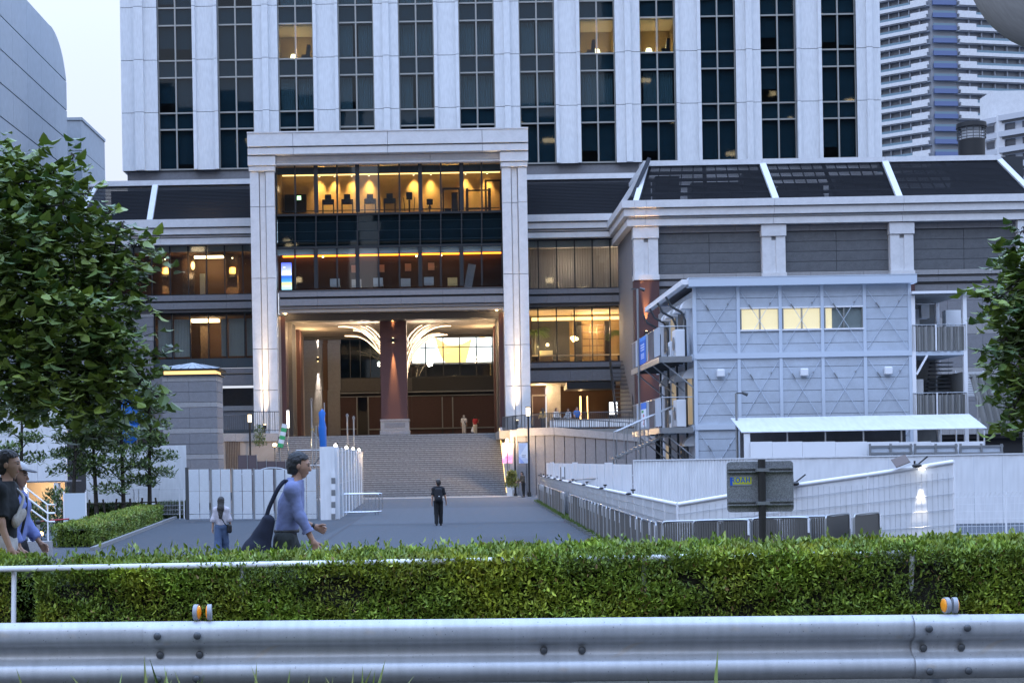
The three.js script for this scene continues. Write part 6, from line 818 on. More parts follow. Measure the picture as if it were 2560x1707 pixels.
{
  const A = V(5.45, 0, -84), B = V(4.5, 0, -29.4), n = 44, ang = Math.atan2(-(B.z - A.z), B.x - A.x);
  for (let i = 0; i < n; i++) { if (i === 19 || i === 20) continue; const p = A.clone().lerp(B, (i + 0.5) / n); barrier(p.x, p.z, ang + rr(-0.05, 0.05), `grey slatted crowd barrier along the right plaza edge, number ${i + 1} from the stair end`, 'crowd barriers along the plaza edge'); }
  for (let i = 0; i < 5; i++) barrier(4.95 + i * 0.6, -29.0 + (i % 2) * 0.1, 0.12 * (i % 3 - 1), `grey slatted crowd barrier right of the fence corner, ${['first', 'second', 'third', 'fourth', 'fifth'][i]} from the corner`, 'crowd barriers near the road sign');
  barrier(7.75, -28.4, 0.9, 'grey slatted crowd barrier under the lit solar lamp, left of two', 'crowd barriers under the solar lamp'); barrier(8.33, -28.4, 0.85, 'grey slatted crowd barrier under the lit solar lamp, right of two', 'crowd barriers under the solar lamp');
}
{ // bright pipe barrier in the plaza
  const t = thing('pipe_barrier', 'shiny rounded pipe barrier standing in the plaza by the white wall', 'barrier'), D = 68, x = wx(895, 1262, D), w = 2.0, h = 1.0; for (const [dx, dz, hh] of [[0, 0, h], [0.12, -0.35, h * 1.02]]) { const loop = [[-w / 2 + 0.12, 0.16], [-w / 2, 0.28], [-w / 2, hh - 0.12], [-w / 2 + 0.12, hh], [w / 2 - 0.12, hh], [w / 2, hh - 0.12], [w / 2, 0.28], [w / 2 - 0.12, 0.16]].map(([a, b]) => V(x + a + dx, b, -D + dz)); part(t, 'frame', tubeGeo(loop, 0.025, 64, 8, true), M.chrome); for (let i = 1; i < 12; i++) { const xx = x + dx - w / 2 + w * i / 12; rod(t, 'bar', M.chrome, V(xx, 0.16, -D + dz), V(xx, hh, -D + dz), 0.01, 6); } for (const s of [-0.8, 0.8]) rod(t, 'foot', M.chrome, V(x + s + dx, 0, -D + dz - 0.15), V(x + s + dx, 0.16, -D + dz), 0.02, 6); } settle(t);
}
// ---------- folding gate and white walls on the left ----------
{
  const D = 64, t = thing('folding_gate', 'white folding panel gate across the left side of the plaza', 'gate'), y = (v, u) => wy(u, v, D), X = u => wx(u, 1240, D); let u = 472.5, k = 0;
  const gm = mat(0.72, 0.76, 0.80, 0.45, { map: T.fine });
  while (u < 785) { for (let j = 0; j < 2; j++) { const a = X(u + j * 26), b = X(u + j * 26 + 25), zo = j ? 0.16 : -0.0; for (const [v0, v1] of [[1177, 1231.5], [1232.5, 1288], [1289.5, 1301]]) { const p = part(t, 'gate_panel', boxGeo(b - a, y(v0, u) - y(v1, u), 0.03), gm); p.position.set((a + b) / 2, (y(v0, u) + y(v1, u)) / 2, -D + 0.06); p.rotation.y = j ? -0.3 : 0.3; } } const pu = u + 55; pbox(t, 'gate_post', M.galv, pu - 2.2, 1174, pu + 1.8, 1302, D - 0.15, 0.09); u += 53.6; k++; }
  pbox(t, 'end_post', M.steelDark, 463, 1172, 471, 1303, D - 0.1, 0.2); settle(t).position.y = 0;
  const w = thing('white_pillar', 'tall white panel pillar closing the right end of the folding gate', 'wall'), D2 = 63.2; pbox(w, 'front_panel', M.hoard, 800, 1121, 837, 1304, D2, 0.1); pbox(w, 'side_panel', M.hoard, 837.5, 1121, 845, 1302, D2 + 0.2, 0.5); const hz = thing('hazard_board', 'narrow grey striped hazard board at the foot of the white pillar', 'board'); for (let i = 0; i < 8; i++) { pbox(hz, i % 2 ? 'grey_stripe' : 'pale_stripe', i % 2 ? M.steel : M.plastic, 828, 1180 + i * 15, 838, 1195 + i * 15 - 0.2, D2 - 0.06, 0.04); } settle(hz).position.y = 0; settle(w).position.y = 0;
}
{ // clear fence with lamps running back to the stair
  const t = thing('clear_panel_fence', 'see-through ribbed plastic fence running back from the white pillar', 'fence'), xa = wx(846, 1200, 64), xb = wx(907, 1180, 90); const m = glassMat(0.9, 0.93, 0.95, 0.35); for (let i = 0; i < 9; i++) { const f = i / 9, e = (i + 0.97) / 9, p = V(xa + (xb - xa) * f, 0, -64 - 26 * f), q = V(xa + (xb - xa) * e, 0, -64 - 26 * e), H = wy(846, 1120, 64); const L = p.distanceTo(q), g = part(t, 'clear_panel', corrugated(L, H, 0.2, 0.02), m); g.position.set((p.x + q.x) / 2, H / 2, (p.z + q.z) / 2); g.rotation.y = Math.atan2(-(q.z - p.z), q.x - p.x); rod(t, 'post', M.whitePaint, p, p.clone().setY(H + 0.05), 0.04, 6); for (const h of [0.4, H * 0.5, H - 0.1]) rod(t, 'rail', M.galv, p.clone().setY(h), q.clone().setY(h), 0.016, 5); } settle(t);
  [[0.0, 'nearest'], [0.35, 'second'], [0.62, 'third'], [0.9, 'farthest']].forEach(([f, w]) => { const k = thing('fence_lamp', `small lit lamp on top of the see-through fence, ${w} one`, 'lamp', 'lamps on the see-through fence'), p = V(xa + (xb - xa) * f - 0.1, wy(846, 1120, 64) + 0.12, -64 - 26 * f); part(k, 'bulb', new THREE.SphereGeometry(0.08, 10, 8).translate(p.x, p.y, p.z), glow(1, 0.92, 0.8, 8)); part(k, 'bracket', boxGeo(0.08, 0.14, 0.08).clone().translate(p.x + 0.08, p.y + 0.06, p.z), M.black); spot(k, lin(1, 0.92, 0.8), 30, V(p.x - 0.05, p.y - 0.1, p.z + 0.1), V(p.x + 0.3, p.y - 2, p.z - 0.3), 0.35, 0.6); settle(k); });
}
{ // things standing behind the gate
  const t = thing('barrier_screen', 'dark red-brown panel screen with white posts behind the folding gate', 'screen panel'), D = 75; for (let i = 0; i < 6; i++) { pbox(t, 'panel', mat(0.10, 0.075, 0.08, 0.8), 595 + i * 24, i < 2 ? 1121 : 1136, 617.5 + i * 24, 1260, D, 0.05); pbox(t, 'post', M.galv, 617.6 + i * 24, i < 2 ? 1119 : 1132, 619 + i * 24, 1262, D - 0.03, 0.06); } settle(t).position.y = 0;
  const a = thing('curved_pipe', 'arched steel pipe above the folding gate', 'pipe'), d2 = 74, P = (u, v) => V(wx(u, v, d2), wy(u, v, d2), -d2); part(a, 'arch', tubeGeo([P(633, 1240), P(635, 1160), P(645, 1138), P(668, 1130), P(700, 1131), P(726, 1140)], 0.045, 40, 8), M.steel); rod(a, 'upright', M.galv, P(726, 1140), P(727, 1240), 0.04, 6); settle(a).position.y = 0;
  const s = thing('scaffold', 'small pipe scaffold behind the left end of the gate', 'scaffold'), d3 = 73; const Q = (u, v) => V(wx(u, v, d3), wy(u, v, d3), -d3); rod(s, 'upright', M.galv, Q(581, 1240), Q(581, 1131), 0.035, 6); rod(s, 'upright', M.galv, Q(628, 1240), Q(628, 1133), 0.035, 6); rod(s, 'ledger', M.galv, Q(580, 1142), Q(640, 1141), 0.035, 6); rod(s, 'brace', M.galv, Q(583, 1150), Q(596, 1190), 0.03, 6); settle(s).position.y = 0;
  const c = thing('scaffold', 'pipe scaffold beside the white pillar at the right end of the gate', 'scaffold'), R = (u, v) => V(wx(u, v, 66), wy(u, v, 66), -66); for (const u of [781, 790]) rod(c, 'upright', M.galv, R(u, 1300), R(u, 1070), 0.03, 6); rod(c, 'ledger', M.galv, R(740, 1132), R(800, 1131), 0.03, 6); rod(c, 'ledger', M.galv, R(740, 1170), R(800, 1169), 0.03, 6); rod(c, 'brace', M.steelDark, R(782, 1172), R(800, 1148), 0.03, 6); settle(c).position.y = 0;
}
// ---------- far left: white annex, hoarding, steps ----------
{
  const D = 71, t = thing('white_annex', 'low white annex with an open beige undercroft behind the young trees', 'building'), y = (v, u) => wy(u, v, D);
  for (const [a, b] of [[-80, 20], [20.6, 92], [92.6, 162]]) { pbox(t, 'wall_panel', M.hoard, a, 1040, b, 1120, D, 0.4); pbox(t, 'wall_panel', M.hoard, a, 1121, b, 1232, D, 0.4); }
  pbox(t, 'undercroft_wall', M.beige, -80, 1234, 162, 1320, D + 3, 0.3); pbox(t, 'soffit', M.stone, -80, 1232.5, 162, 1236, D, 3.2); for (const [a, b] of [[134, 145], [48, 60]]) pbox(t, 'column', M.hoard, a, 1236, b, 1312, D, 0.5); pbox(t, 'roof', M.stoneLight, -84, 1035, 165, 1040, D - 0.2, 6);
  lamp(t, WARM, 14, V(wx(110, 1245, D + 1.5), wy(110, 1242, D + 1.5) - 0.1, -D - 1.5), 0.1); settle(t).position.y = 0;
  const h = thing('white_hoarding', 'plain white hoarding wall between the annex and the folding gate', 'fence'), D2 = 69.5; for (const [a, b] of [[214, 268], [268.4, 330], [330.4, 397], [397.4, 465]]) { pbox(h, 'hoarding_panel', M.hoard, a, 1122 - (a - 214) * 0.0 , b, 1232, D2, 0.05); pbox(h, 'hoarding_panel', M.hoard, a, 1232.4, b, 1302, D2, 0.05); } settle(h).position.y = 0;
  const g = thing('frosted_panel', 'tall pale frosted panel standing right of the annex undercroft', 'screen panel'), D3 = 57; pbox(g, 'sheet', mat(0.55, 0.62, 0.68, 0.35), 158, 1232, 214, 1322, D3, 0.03); for (const a of [157, 212]) pbox(g, 'post', M.whitePaint, a, 1228, a + 3, 1325, D3 - 0.02, 0.05); settle(g).position.y = 0;
  const f = thing('white_wire_fence', 'white wire garden fence in front of the hoarding', 'fence'), D4 = 67.2; for (const u of [217, 333, 345, 447, 458]) pbox(f, 'post', M.whitePaint, u, 1229, u + 2.4, 1305, D4, 0.05); const gs = []; for (let i = 0; i < 60; i++) { const x = wx(217, 1270, D4) + i * 0.075; gs.push(rodGeo(V(x, 0.05, -D4), V(x, 1.3, -D4), 0.004, 4)); } for (let k = 0; k < 7; k++) gs.push(rodGeo(V(wx(217, 1270, D4), 0.1 + k * 0.2, -D4), V(wx(458, 1270, D4), 0.1 + k * 0.2, -D4), 0.005, 4)); part(f, 'wire_panel', clean(gs), M.whitePaint, 'stuff'); settle(f).position.y = 0;
}
{ // steps with white handrails
  const D = 40, t = thing('entrance_steps', 'concrete steps with white double handrails at the far left', 'stair'), P = (u, v, d = D) => V(wx(u, v, d), wy(u, v, d), -d), x1 = wx(122, 1370, D), n = 9;
  for (let i = 0; i < n; i++) box(t, 'step', M.concrete, x1 - 0.75 - i * 0.3 - 3.2, x1 - 0.75 - i * 0.3, 0.17 * i, 0.17 * (i + 1), -D - 1.6, -D - 0.1); box(t, 'plinth', M.stoneLight, x1 - 0.72, x1, 0, 0.46, -D - 0.35, -D); box(t, 'cheek_wall', M.stoneLight, x1 - 4.8, x1 - 0.73, 0, 0.44, -D - 0.3, -D - 0.02);
  for (const [dz, dy] of [[0.05, 0], [1.6, 0.25]]) { const a = P(118, 1283, D + dz), b = P(30, 1215, D + dz), c = P(118, 1304, D + dz), e = P(30, 1240, D + dz); for (const [p, q] of [[a, b], [c, e]]) { p.y += dy; q.y += dy; rod(t, 'handrail', M.whitePaint, p, q, 0.022, 8); rod(t, 'handrail', M.whitePaint, p, p.clone().add(V(0.2, 0, 0)), 0.022, 8); } rod(t, 'rail_post', M.whitePaint, a, V(a.x, 0.4, a.z), 0.022, 8); rod(t, 'rail_post', M.whitePaint, a.clone().lerp(b, 0.55), V(a.clone().lerp(b, 0.55).x, 0.4, a.z), 0.022, 8); } settle(t).position.y = 0;
  const b = thing('bollard_light', 'short steel bollard with a dark cap beside the white handrail', 'bollard'), q = P(94, 1310, 42); rod(b, 'tube', M.galv, V(q.x, 0, q.z), V(q.x, 0.85, q.z), 0.05, 12); part(b, 'cap', new THREE.SphereGeometry(0.09, 12, 8).scale(1, 0.8, 1).translate(q.x, 0.92, q.z), M.black); settle(b);
  const l = thing('garden_lantern', 'tiny amber garden lantern glowing among the shrubs at the left', 'lamp'), r = P(102, 1334, 46); part(l, 'lantern', new THREE.SphereGeometry(0.07, 10, 8).translate(r.x, r.y, r.z), glow(1, 0.6, 0.2, 6)); rod(l, 'stake', M.black, V(r.x, 0, r.z), V(r.x, r.y - 0.05, r.z), 0.015, 6); lamp(l, AMBER, 1.2, V(r.x, r.y, r.z)); settle(l);
  const cb = thing('red_chain_barrier', 'red bar barrier stretched between posts under the young trees', 'barrier'), d2 = 56; rod(cb, 'bar', mat(0.35, 0.02, 0.02, 0.5), P(70, 1306, d2), P(172, 1297, d2), 0.03, 8); for (const u of [71, 171]) rod(cb, 'post', M.steelDark, V(wx(u, 1300, d2), 0, -d2), V(wx(u, 1300, d2), wy(u, u < 100 ? 1304 : 1296, d2), -d2), 0.025, 6); settle(cb);
  for (const [u, v, s, w] of [[336, 1020, 0.95, 'upper'], [325, 1075, 0.7, 'lower']]) { const k = thing('blue_tarp', `crumpled bright blue tarpaulin behind the tree, ${w} one`, 'tarpaulin', 'blue tarpaulins'), d3 = 88, g = new THREE.IcosahedronGeometry(s, 4), p = g.attributes.position; for (let i = 0; i < p.count; i++) { const x = p.getX(i), yy = p.getY(i), z = p.getZ(i), q2 = 1 + 0.3 * noise.noise(x * 2.6 + s, yy * 2.6, z * 2.6) + 0.15 * Math.abs(noise.noise(x * 7, yy * 7, z * 7)); p.setXYZ(i, x * q2 * 0.8, yy * q2 * 1.1, z * q2 * 0.5); } g.deleteAttribute('normal'); g.computeVertexNormals(); const m = part(k, 'sheet', g, M.blueTarp); m.position.set(wx(u, v, d3), wy(u, v, d3), -d3); rod(k, 'pole', M.galv, V(m.position.x, 0, -d3 - 0.4), V(m.position.x, m.position.y + s, -d3 - 0.4), 0.04, 6); settle(k); }
}
// ---------- across the road, behind the camera: seen only as reflections in the glass ----------
for (const [label, x0, x1, z, h, fl] of [['tall brown office block across the road, mirrored in the left windows', -190, -92, 250, 134, 30], ['dark stone block across the road, mirrored in the left middle windows', -88, -28, 240, 126, 28], ['lower dark block across the road, mirrored in the middle windows', -20, 56, 235, 118, 26], ['tall grey apartment block across the road, mirrored in the right windows', 60, 210, 255, 168, 40]]) {
  const t = thing('opposite_building', label, 'building'), m = mat(0.09, 0.10, 0.105, 0.85, { map: T.blot }), wn = mat(0.015, 0.02, 0.025, 0.2), fhh = (h - 3) / fl; box(t, 'wall', m, x0, x1, PATH, h, z, z + 14); box(t, 'parapet', m, x0 - 0.3, x1 + 0.3, h + 0.01, h + 1.2, z - 0.3, z + 14.3);
  for (let f = 0; f < fl; f++) { const yy = PATH + 1.4 + f * fhh; box(t, 'window_ribbon', wn, x0 + 1.2, x1 - 1.2, yy, yy + fhh * 0.5, z - 0.05, z + 0.1); if (f > 2) for (let i = 0; i < 2; i++) if (rnd() < 0.4) { const a = rr(x0 + 3, x1 - 8); box(t, 'lit_window', glow(1, 0.75, 0.42, 5), a, a + rr(1.4, 4.5), yy + 0.2, yy + fhh * 0.4, z - 0.08, z - 0.052); } } settle(t);
}
{ const t = thing('lattice_mast', 'steel lattice mast across the road, mirrored in the tower windows', 'mast'), x = -10, z = 215; for (let k = 0; k < 13; k++) { const a = k * 9, b = a + 9, ra = 9 * (1 - a / 150), rb = 9 * (1 - b / 150); for (const [sx, sz] of [[-1, -1], [1, -1], [1, 1], [-1, 1]]) bar(t, 'leg', M.steelDark, V(x + sx * ra, a + PATH, z + 12 + sz * ra), V(x + sx * rb, b + PATH, z + 12 + sz * rb), 0.8); for (const s2 of [-1, 1]) { bar(t, 'brace', M.steelDark, V(x - ra, a + PATH, z + 12 + s2 * ra), V(x + rb, b + PATH, z + 12 + s2 * rb), 0.45); bar(t, 'brace', M.steelDark, V(x + ra, a + PATH, z + 12 + s2 * ra), V(x - rb, b + PATH, z + 12 + s2 * rb), 0.45); } } settle(t); }
// ---------- foliage ----------
function leafGeo(lobed) { // folded leaf, 1 m long along +y, stalk at the origin
  const o = lobed ? [[0, 0], [0.26, 0.12], [0.42, 0.42], [0.30, 0.62], [0.2, 0.8], [0, 1]] : [[0, 0], [0.16, 0.2], [0.22, 0.48], [0.15, 0.78], [0, 1]];
  const p = [], uv = []; for (const s of [-1, 1]) for (let i = 0; i + 1 < o.length; i++) { const [a, b] = o[i], [c, d] = o[i + 1], z = x => x * 0.35, bend = y => -0.22 * y * y, A = [s * a, b, z(a) + bend(b)], B = [s * c, d, z(c) + bend(d)], C = [0, d, bend(d)], D = [0, b, bend(b)]; const tri = (q, r, t) => s > 0 ? p.push(...q, ...r, ...t) : p.push(...q, ...t, ...r); if (c > 0) tri(D, B, C); if (a > 0) tri(D, A, B); }
  for (let i = 0; i < p.length; i += 3) uv.push(p[i], p[i + 1]); const g = new THREE.BufferGeometry(); g.setAttribute('position', new THREE.Float32BufferAttribute(p, 3)); g.setAttribute('uv', new THREE.Float32BufferAttribute(uv, 2)); g.computeVertexNormals(); return g;
}
const LEAF = leafGeo(false), LOBED = leafGeo(true);
function leafMat(tr, rough = 0.55) { const m = new THREE.MeshPhysicalMaterial({ roughness: rough, transmission: tr, thickness: 0, side: THREE.DoubleSide }); m.color.setRGB(1, 1, 1); return m; }
const LM = leafMat(0), LMT = leafMat(0.25, 0.6); LM.name = 'leaf'; LMT.name = 'leaf_thin';
const q0 = new THREE.Quaternion(), e0 = new THREE.Euler(), m0 = new THREE.Matrix4();
function leaves(parent, name, geo, material, list) { // list: [pos, size, up-ness 0..1, color]
  const im = new THREE.InstancedMesh(geo, material, list.length); im.name = name; im.userData.kind = 'stuff'; im.castShadow = im.receiveShadow = true;
  list.forEach(([p, s, tilt, c, dir], i) => { e0.set(tilt + rr(-0.5, 0.5), dir ?? rr(0, 6.283), rr(-0.7, 0.7), 'YXZ'); q0.setFromEuler(e0); m0.compose(p, q0, V(s, s, s)); im.setMatrixAt(i, m0); im.setColorAt(i, c); }); parent.add(im); return im;
}
function leafColor(a, b) { const t = rnd(), k = rr(0.75, 1.25); return lin((a[0] + (b[0] - a[0]) * t) * k, (a[1] + (b[1] - a[1]) * t) * k, (a[2] + (b[2] - a[2]) * t) * k); }
function hedge(label, quad, h, n, size, cols, opt = {}) { // quad: four ground corners (front-left, front-right, back-right, back-left)
  const t = thing(opt.name ?? 'hedge', label, 'hedge', opt.group), list = [], at = (s, r) => quad[0].clone().lerp(quad[1], s).lerp(quad[3].clone().lerp(quad[2], s), r), hh = (s, r) => h(s) * (1 - 0.025 * Math.pow(Math.abs(r * 2 - 1), 4));
  const hump = (s, r) => 0.075 * noise.noise(s * (opt.freq ?? 22), r * 4, 3) + 0.05 * noise.noise(s * (opt.freq ?? 22) * 2.7, r * 9, 8), bulge = (s, y) => 0.05 * noise.noise(s * (opt.freq ?? 22), y * 4, 11);
  for (let i = 0; i < n; i++) {
    const s = rnd(), face = rnd(); let p, tilt, dir;
    if (face < 0.5) { const r = rnd(); p = at(s, r); p.y += hh(s, r) + hump(s, r) - Math.pow(rnd(), 2) * 0.12; tilt = rr(0.1, 1.3); }
    else { const side = face < 0.93 ? 0 : 1, y = rnd(); p = at(s, side ? 1 : 0); const dep = Math.pow(rnd(), 1.5) * 0.16 - bulge(s, y), inw = at(s, 0.5).sub(p).setY(0).normalize(); p.addScaledVector(inw, dep); p.y += hh(s, side) * y; tilt = rr(0.3, 2.1); }
    const patch = noise.noise(p.x * 1.7, p.y * 3.5, p.z * 1.7) + 0.6 * noise.noise(p.x * 5.1, p.y * 7, p.z * 5.1 + 4); if (patch < -0.3 && rnd() < 0.6) continue;
    const tone = 1 + 0.55 * patch, yel = Math.max(0, noise.noise(p.x * 2.3 + 9, p.y * 2, p.z * 2.3)), lc = leafColor(cols[0], cols[1]); lc.setRGB(lc.r * tone * (1 + yel * 0.7), lc.g * tone * (1 + yel * 0.2), lc.b * tone);
    list.push([p, size * rr(0.55, 1.4) * (1 + 0.25 * patch), tilt, rnd() < 0.03 ? leafColor([0.16, 0.09, 0.03], [0.26, 0.17, 0.06]) : lc]);
  }
  if (opt.ends) for (let i = 0; i < n * 0.06; i++) { const e = rnd() < 0.5 ? 0 : 1, r = rnd(), p = at(e, r); p.y += h(e) * rnd(); list.push([p, size * rr(0.6, 1.3), rr(0.3, 2), leafColor(cols[0], cols[1])]); }
  leaves(t, 'leaves', LEAF, LM, list);
  const core = [], ci = []; for (let i = 0; i <= 24; i++) for (const r of [0.09, 0.91]) for (const top of [0, 1]) { const p = at(0.01 + i / 24 * 0.98, r); core.push(p.x, p.y + (top ? h(i / 24) * 0.9 - 0.07 : 0), p.z); } for (let i = 0; i < 24; i++) { const a = i * 4, b = a + 4; ci.push(a, b, b + 1, a, b + 1, a + 1, a + 1, b + 1, b + 3, a + 1, b + 3, a + 3, a + 3, b + 3, b + 2, a + 3, b + 2, a + 2); } const g = new THREE.BufferGeometry(); g.setAttribute('position', new THREE.Float32BufferAttribute(core, 3)); g.setAttribute('uv', new THREE.Float32BufferAttribute(core.flatMap((_, i) => i % 3 === 0 ? [core[i], core[i + 1]] : []), 2)); g.setIndex(ci); g.computeVertexNormals(); part(t, 'twig_core', g, M.twigs);
  return t;
}
M.twigs = mat(0.035, 0.032, 0.018, 0.95, { side: THREE.DoubleSide, map: T.coarse });
const G1 = [0.095, 0.165, 0.018], G2 = [0.28, 0.37, 0.04], GD1 = [0.035, 0.07, 0.018], GD2 = [0.09, 0.13, 0.025];
hedge('long clipped hedge running behind the guardrail across the view', [V(-3.28, PATH, -11.5), V(5.6, PATH, -11.5), V(5.6, PATH, -12.6), V(-3.22, PATH, -12.6)], s => 0.735 + 0.05 * sst(0, 0.5, s), 190000, 0.038, [G1, G2], { freq: 26, ends: true });
hedge('short clump of hedge at the lower left corner beside the gap', [V(-6.0, PATH, -11.55), V(-3.50, PATH, -11.55), V(-3.42, PATH, -12.6), V(-6.0, PATH, -12.6)], s => 0.86 - 0.08 * s, 36000, 0.038, [G1, G2], { freq: 9, ends: true });
hedge('low clipped hedge along the left kerb of the plaza', [V(-11.05, 0, -45), V(-12.95, 0, -66), V(-14.0, 0, -66), V(-12.3, 0, -45)], () => 0.66, 26000, 0.1, [[0.10, 0.17, 0.02], [0.22, 0.28, 0.04]], { freq: 14, ends: true });
hedge('dark bushy hedge under the young trees behind the kerb hedge', [V(-17.6, 0, -66.5), V(-14.2, 0, -66.5), V(-14.2, 0, -67.6), V(-17.6, 0, -67.6)], () => 0.72, 9000, 0.11, [GD1, GD2], { freq: 7, ends: true });
hedge('dark bushy hedge at the left end of the folding gate', [V(-13.6, 0, -68.2), V(-12.0, 0, -68.2), V(-12.0, 0, -69), V(-13.6, 0, -69)], () => 0.7, 5000, 0.11, [GD1, GD2], { freq: 5, ends: true });
function limb(parent, name, pts, r0, r1, m = M.bark) { // tapered limb
  const c = new THREE.CatmullRomCurve3(pts), n = 14, g = new THREE.TubeGeometry(c, n, 1, 8), p = g.attributes.position, cen = c.getSpacedPoints(n); for (let i = 0; i < p.count; i++) { const k = Math.floor(i / 9), f = k / n, o = c.getPointAt(f), r = r0 + (r1 - r0) * f; p.setXYZ(i, o.x + (p.getX(i) - o.x) * r, o.y + (p.getY(i) - o.y) * r, o.z + (p.getZ(i) - o.z) * r); } g.computeVertexNormals(); return part(parent, name, g, m);
}
function bigTree(label, trunkX, d, clusters, n, cols) { // leaves hang along twigs that fan out from the branches
  const t = thing('street_tree', label, 'tree', 'broad-leaved street trees'), list = [], z0 = -d, twigs = [], fork = V(trunkX, 4.2, z0); limb(t, 'trunk', [V(trunkX, PATH - 0.1, z0), V(trunkX + 0.03, 2.4, z0), fork, V(trunkX, 6.6, z0 - 0.1)], 0.16, 0.05);
  const tot = clusters.reduce((a, c) => a + c[3] * c[3], 0), dirv = V();
  for (const [u, v, dd, r] of clusters) {
    const c = V(wx(u - (u > 2000 ? -20 : 25), v + 12, dd), wy(u, v + 12, dd), -dd), R = r * 0.78 * dd / F; limb(t, 'branch', [fork.clone().lerp(V(trunkX, 2.6, z0), rnd() * 0.7), fork.clone().lerp(c, 0.5).add(V(0, 0.15, 0)), c], 0.03, 0.006);
    const k = Math.max(4, Math.round(n * r * r / tot));
    for (let i = 0; i < k; i++) {
      const a = rr(0, 6.283), b = Math.acos(rr(-1, 1)), q = R * Math.pow(rnd(), 0.55), o = c.clone().add(V(Math.cos(a) * Math.sin(b) * q, Math.cos(b) * q, Math.sin(a) * Math.sin(b) * q)); dirv.copy(o).sub(c).normalize().add(V(rr(-0.6, 0.6), rr(-0.3, 0.6), rr(-0.6, 0.6))).normalize();
      const L = rr(0.1, 0.27), e = o.clone().addScaledVector(dirv, L).add(V(0, -L * 0.12, 0)); if (rnd() < 0.5) twigs.push(rodGeo(o, e, 0.003, 4, 0.0015)); const m = 4 + Math.floor(rnd() * 5), tone = leafColor(cols[0], cols[1]), az = Math.atan2(dirv.x, dirv.z);
      for (let j = 0; j < m; j++) { const f = (j + 0.6) / m, p = o.clone().lerp(e, f), kk = rr(0.8, 1.2); list.push([p, rr(0.05, 0.12) * (0.8 + 0.4 * f), rr(1.2, 2.5), lin(tone.r * kk, tone.g * kk, tone.b * kk), az + (j % 2 ? 1 : -1) * rr(0.3, 1.5)]); }
    }
    for (let i = 0; i < 3; i++) { const q = c.clone().add(V(rr(-1, 1) * R, rr(-0.7, 1) * R, rr(-1, 1) * R)); limb(t, 'twig', [c, c.clone().lerp(q, 0.5).add(V(0, 0.04, 0)), q], 0.009, 0.003); }
  }
  part(t, 'fine_twigs', clean(twigs), M.bark, 'stuff'); leaves(t, 'crown', LOBED, LMT, list); return t;
}
bigTree('large broad-leaved street tree filling the left edge of the view', wx(-420, 1000, 12.3), 12.3, [[-40, 520, 12, 190], [-60, 430, 12, 110], [90, 440, 11.8, 80], [160, 420, 11.9, 45], [180, 500, 11.7, 80], [60, 600, 11.6, 160], [210, 620, 11.8, 110], [310, 620, 11.9, 65], [360, 605, 12, 30], [40, 780, 11.7, 200], [200, 760, 11.5, 130], [290, 720, 11.8, 85], [340, 700, 11.9, 35], [300, 840, 11.7, 80], [360, 830, 11.9, 35], [170, 920, 11.6, 140], [290, 940, 11.7, 90], [370, 950, 11.8, 40], [400, 935, 11.8, 20], [20, 940, 11.8, 120], [120, 985, 11.9, 60], [250, 1000, 11.7, 62], [335, 1000, 11.8, 38], [-180, 760, 12.4, 260], [-200, 520, 12.5, 180], [330, 560, 12, 25], [405, 605, 12, 12], [392, 745, 11.9, 12], [418, 880, 11.9, 12], [300, 520, 12, 12], [245, 470, 12, 14], [205, 385, 12, 12], [110, 385, 12, 14], [50, 372, 12, 14], [395, 1020, 11.9, 12], [330, 1060, 11.9, 12]], 2500, [[0.05, 0.11, 0.022], [0.23, 0.3, 0.035]]);
bigTree('broad-leaved street tree reaching in from the right edge', wx(2830, 900, 12.6), 12.6, [[2560, 640, 12.2, 80], [2600, 740, 12.2, 130], [2520, 760, 12, 60], [2475, 735, 12, 30], [2450, 745, 12, 22], [2540, 860, 12, 80], [2490, 840, 12, 35], [2600, 940, 12.2, 120], [2520, 980, 12, 50], [2505, 1030, 12, 25], [2560, 1030, 12.1, 45], [2545, 575, 12, 25], [2700, 820, 12.5, 180], [2480, 905, 12, 22]], 800, [[0.05, 0.11, 0.022], [0.23, 0.3, 0.035]]);
function youngTree(label, x, z, h, lean, levels) {
  const t = thing('young_tree', label, 'tree', 'staked young trees on the left'), list = []; limb(t, 'trunk', [V(x, -0.05, z), V(x + lean * 0.4, h * 0.4, z), V(x + lean, h, z)], 0.11, 0.03);
  for (const [y, dx, r, n] of levels) { const c = V(x + lean * y / h + dx, y, z + rr(-0.5, 0.5)); limb(t, 'branch', [V(x + lean * y / h * 0.8, y - 0.55, z), V(x + lean * y / h + dx * 0.5, y - 0.25, z), c], 0.03, 0.01); for (let i = 0; i < n; i++) { const a = rr(0, 6.283), q = r * Math.sqrt(rnd()); list.push([c.clone().add(V(Math.cos(a) * q, rr(-0.22, 0.22) - q * 0.15, Math.sin(a) * q * 0.9)), rr(0.14, 0.27), rr(0.9, 2.3), leafColor([0.06, 0.12, 0.035], [0.2, 0.27, 0.06])]); } }
  leaves(t, 'crown', LEAF, LMT, list); for (const s of [-1, 1]) rod(t, 'stake', M.bark, V(x + s * 0.42, 0, z + 0.1), V(x + s * 0.3, 1.05, z + 0.1), 0.045, 6); rod(t, 'stake_tie', M.bark, V(x - 0.4, 0.85, z + 0.14), V(x + 0.4, 0.85, z + 0.14), 0.035, 6); return t;
}
const lv = (y0, y1, n, r, w) => range(y0, y1, n).map((y, i) => [y, (i % 2 ? 1 : -1) * rr(0.1, w), r * rr(0.7, 1.15), 240]);
youngTree('young staked tree, leftmost, behind the walkers', -18.3, -62, 6.5, 0.2, lv(2.6, 6.4, 9, 0.75, 0.9)); youngTree('young staked tree with bare lower trunk, second from left', -16.6, -64, 6, 0.4, lv(2.5, 6, 10, 0.85, 0.8));
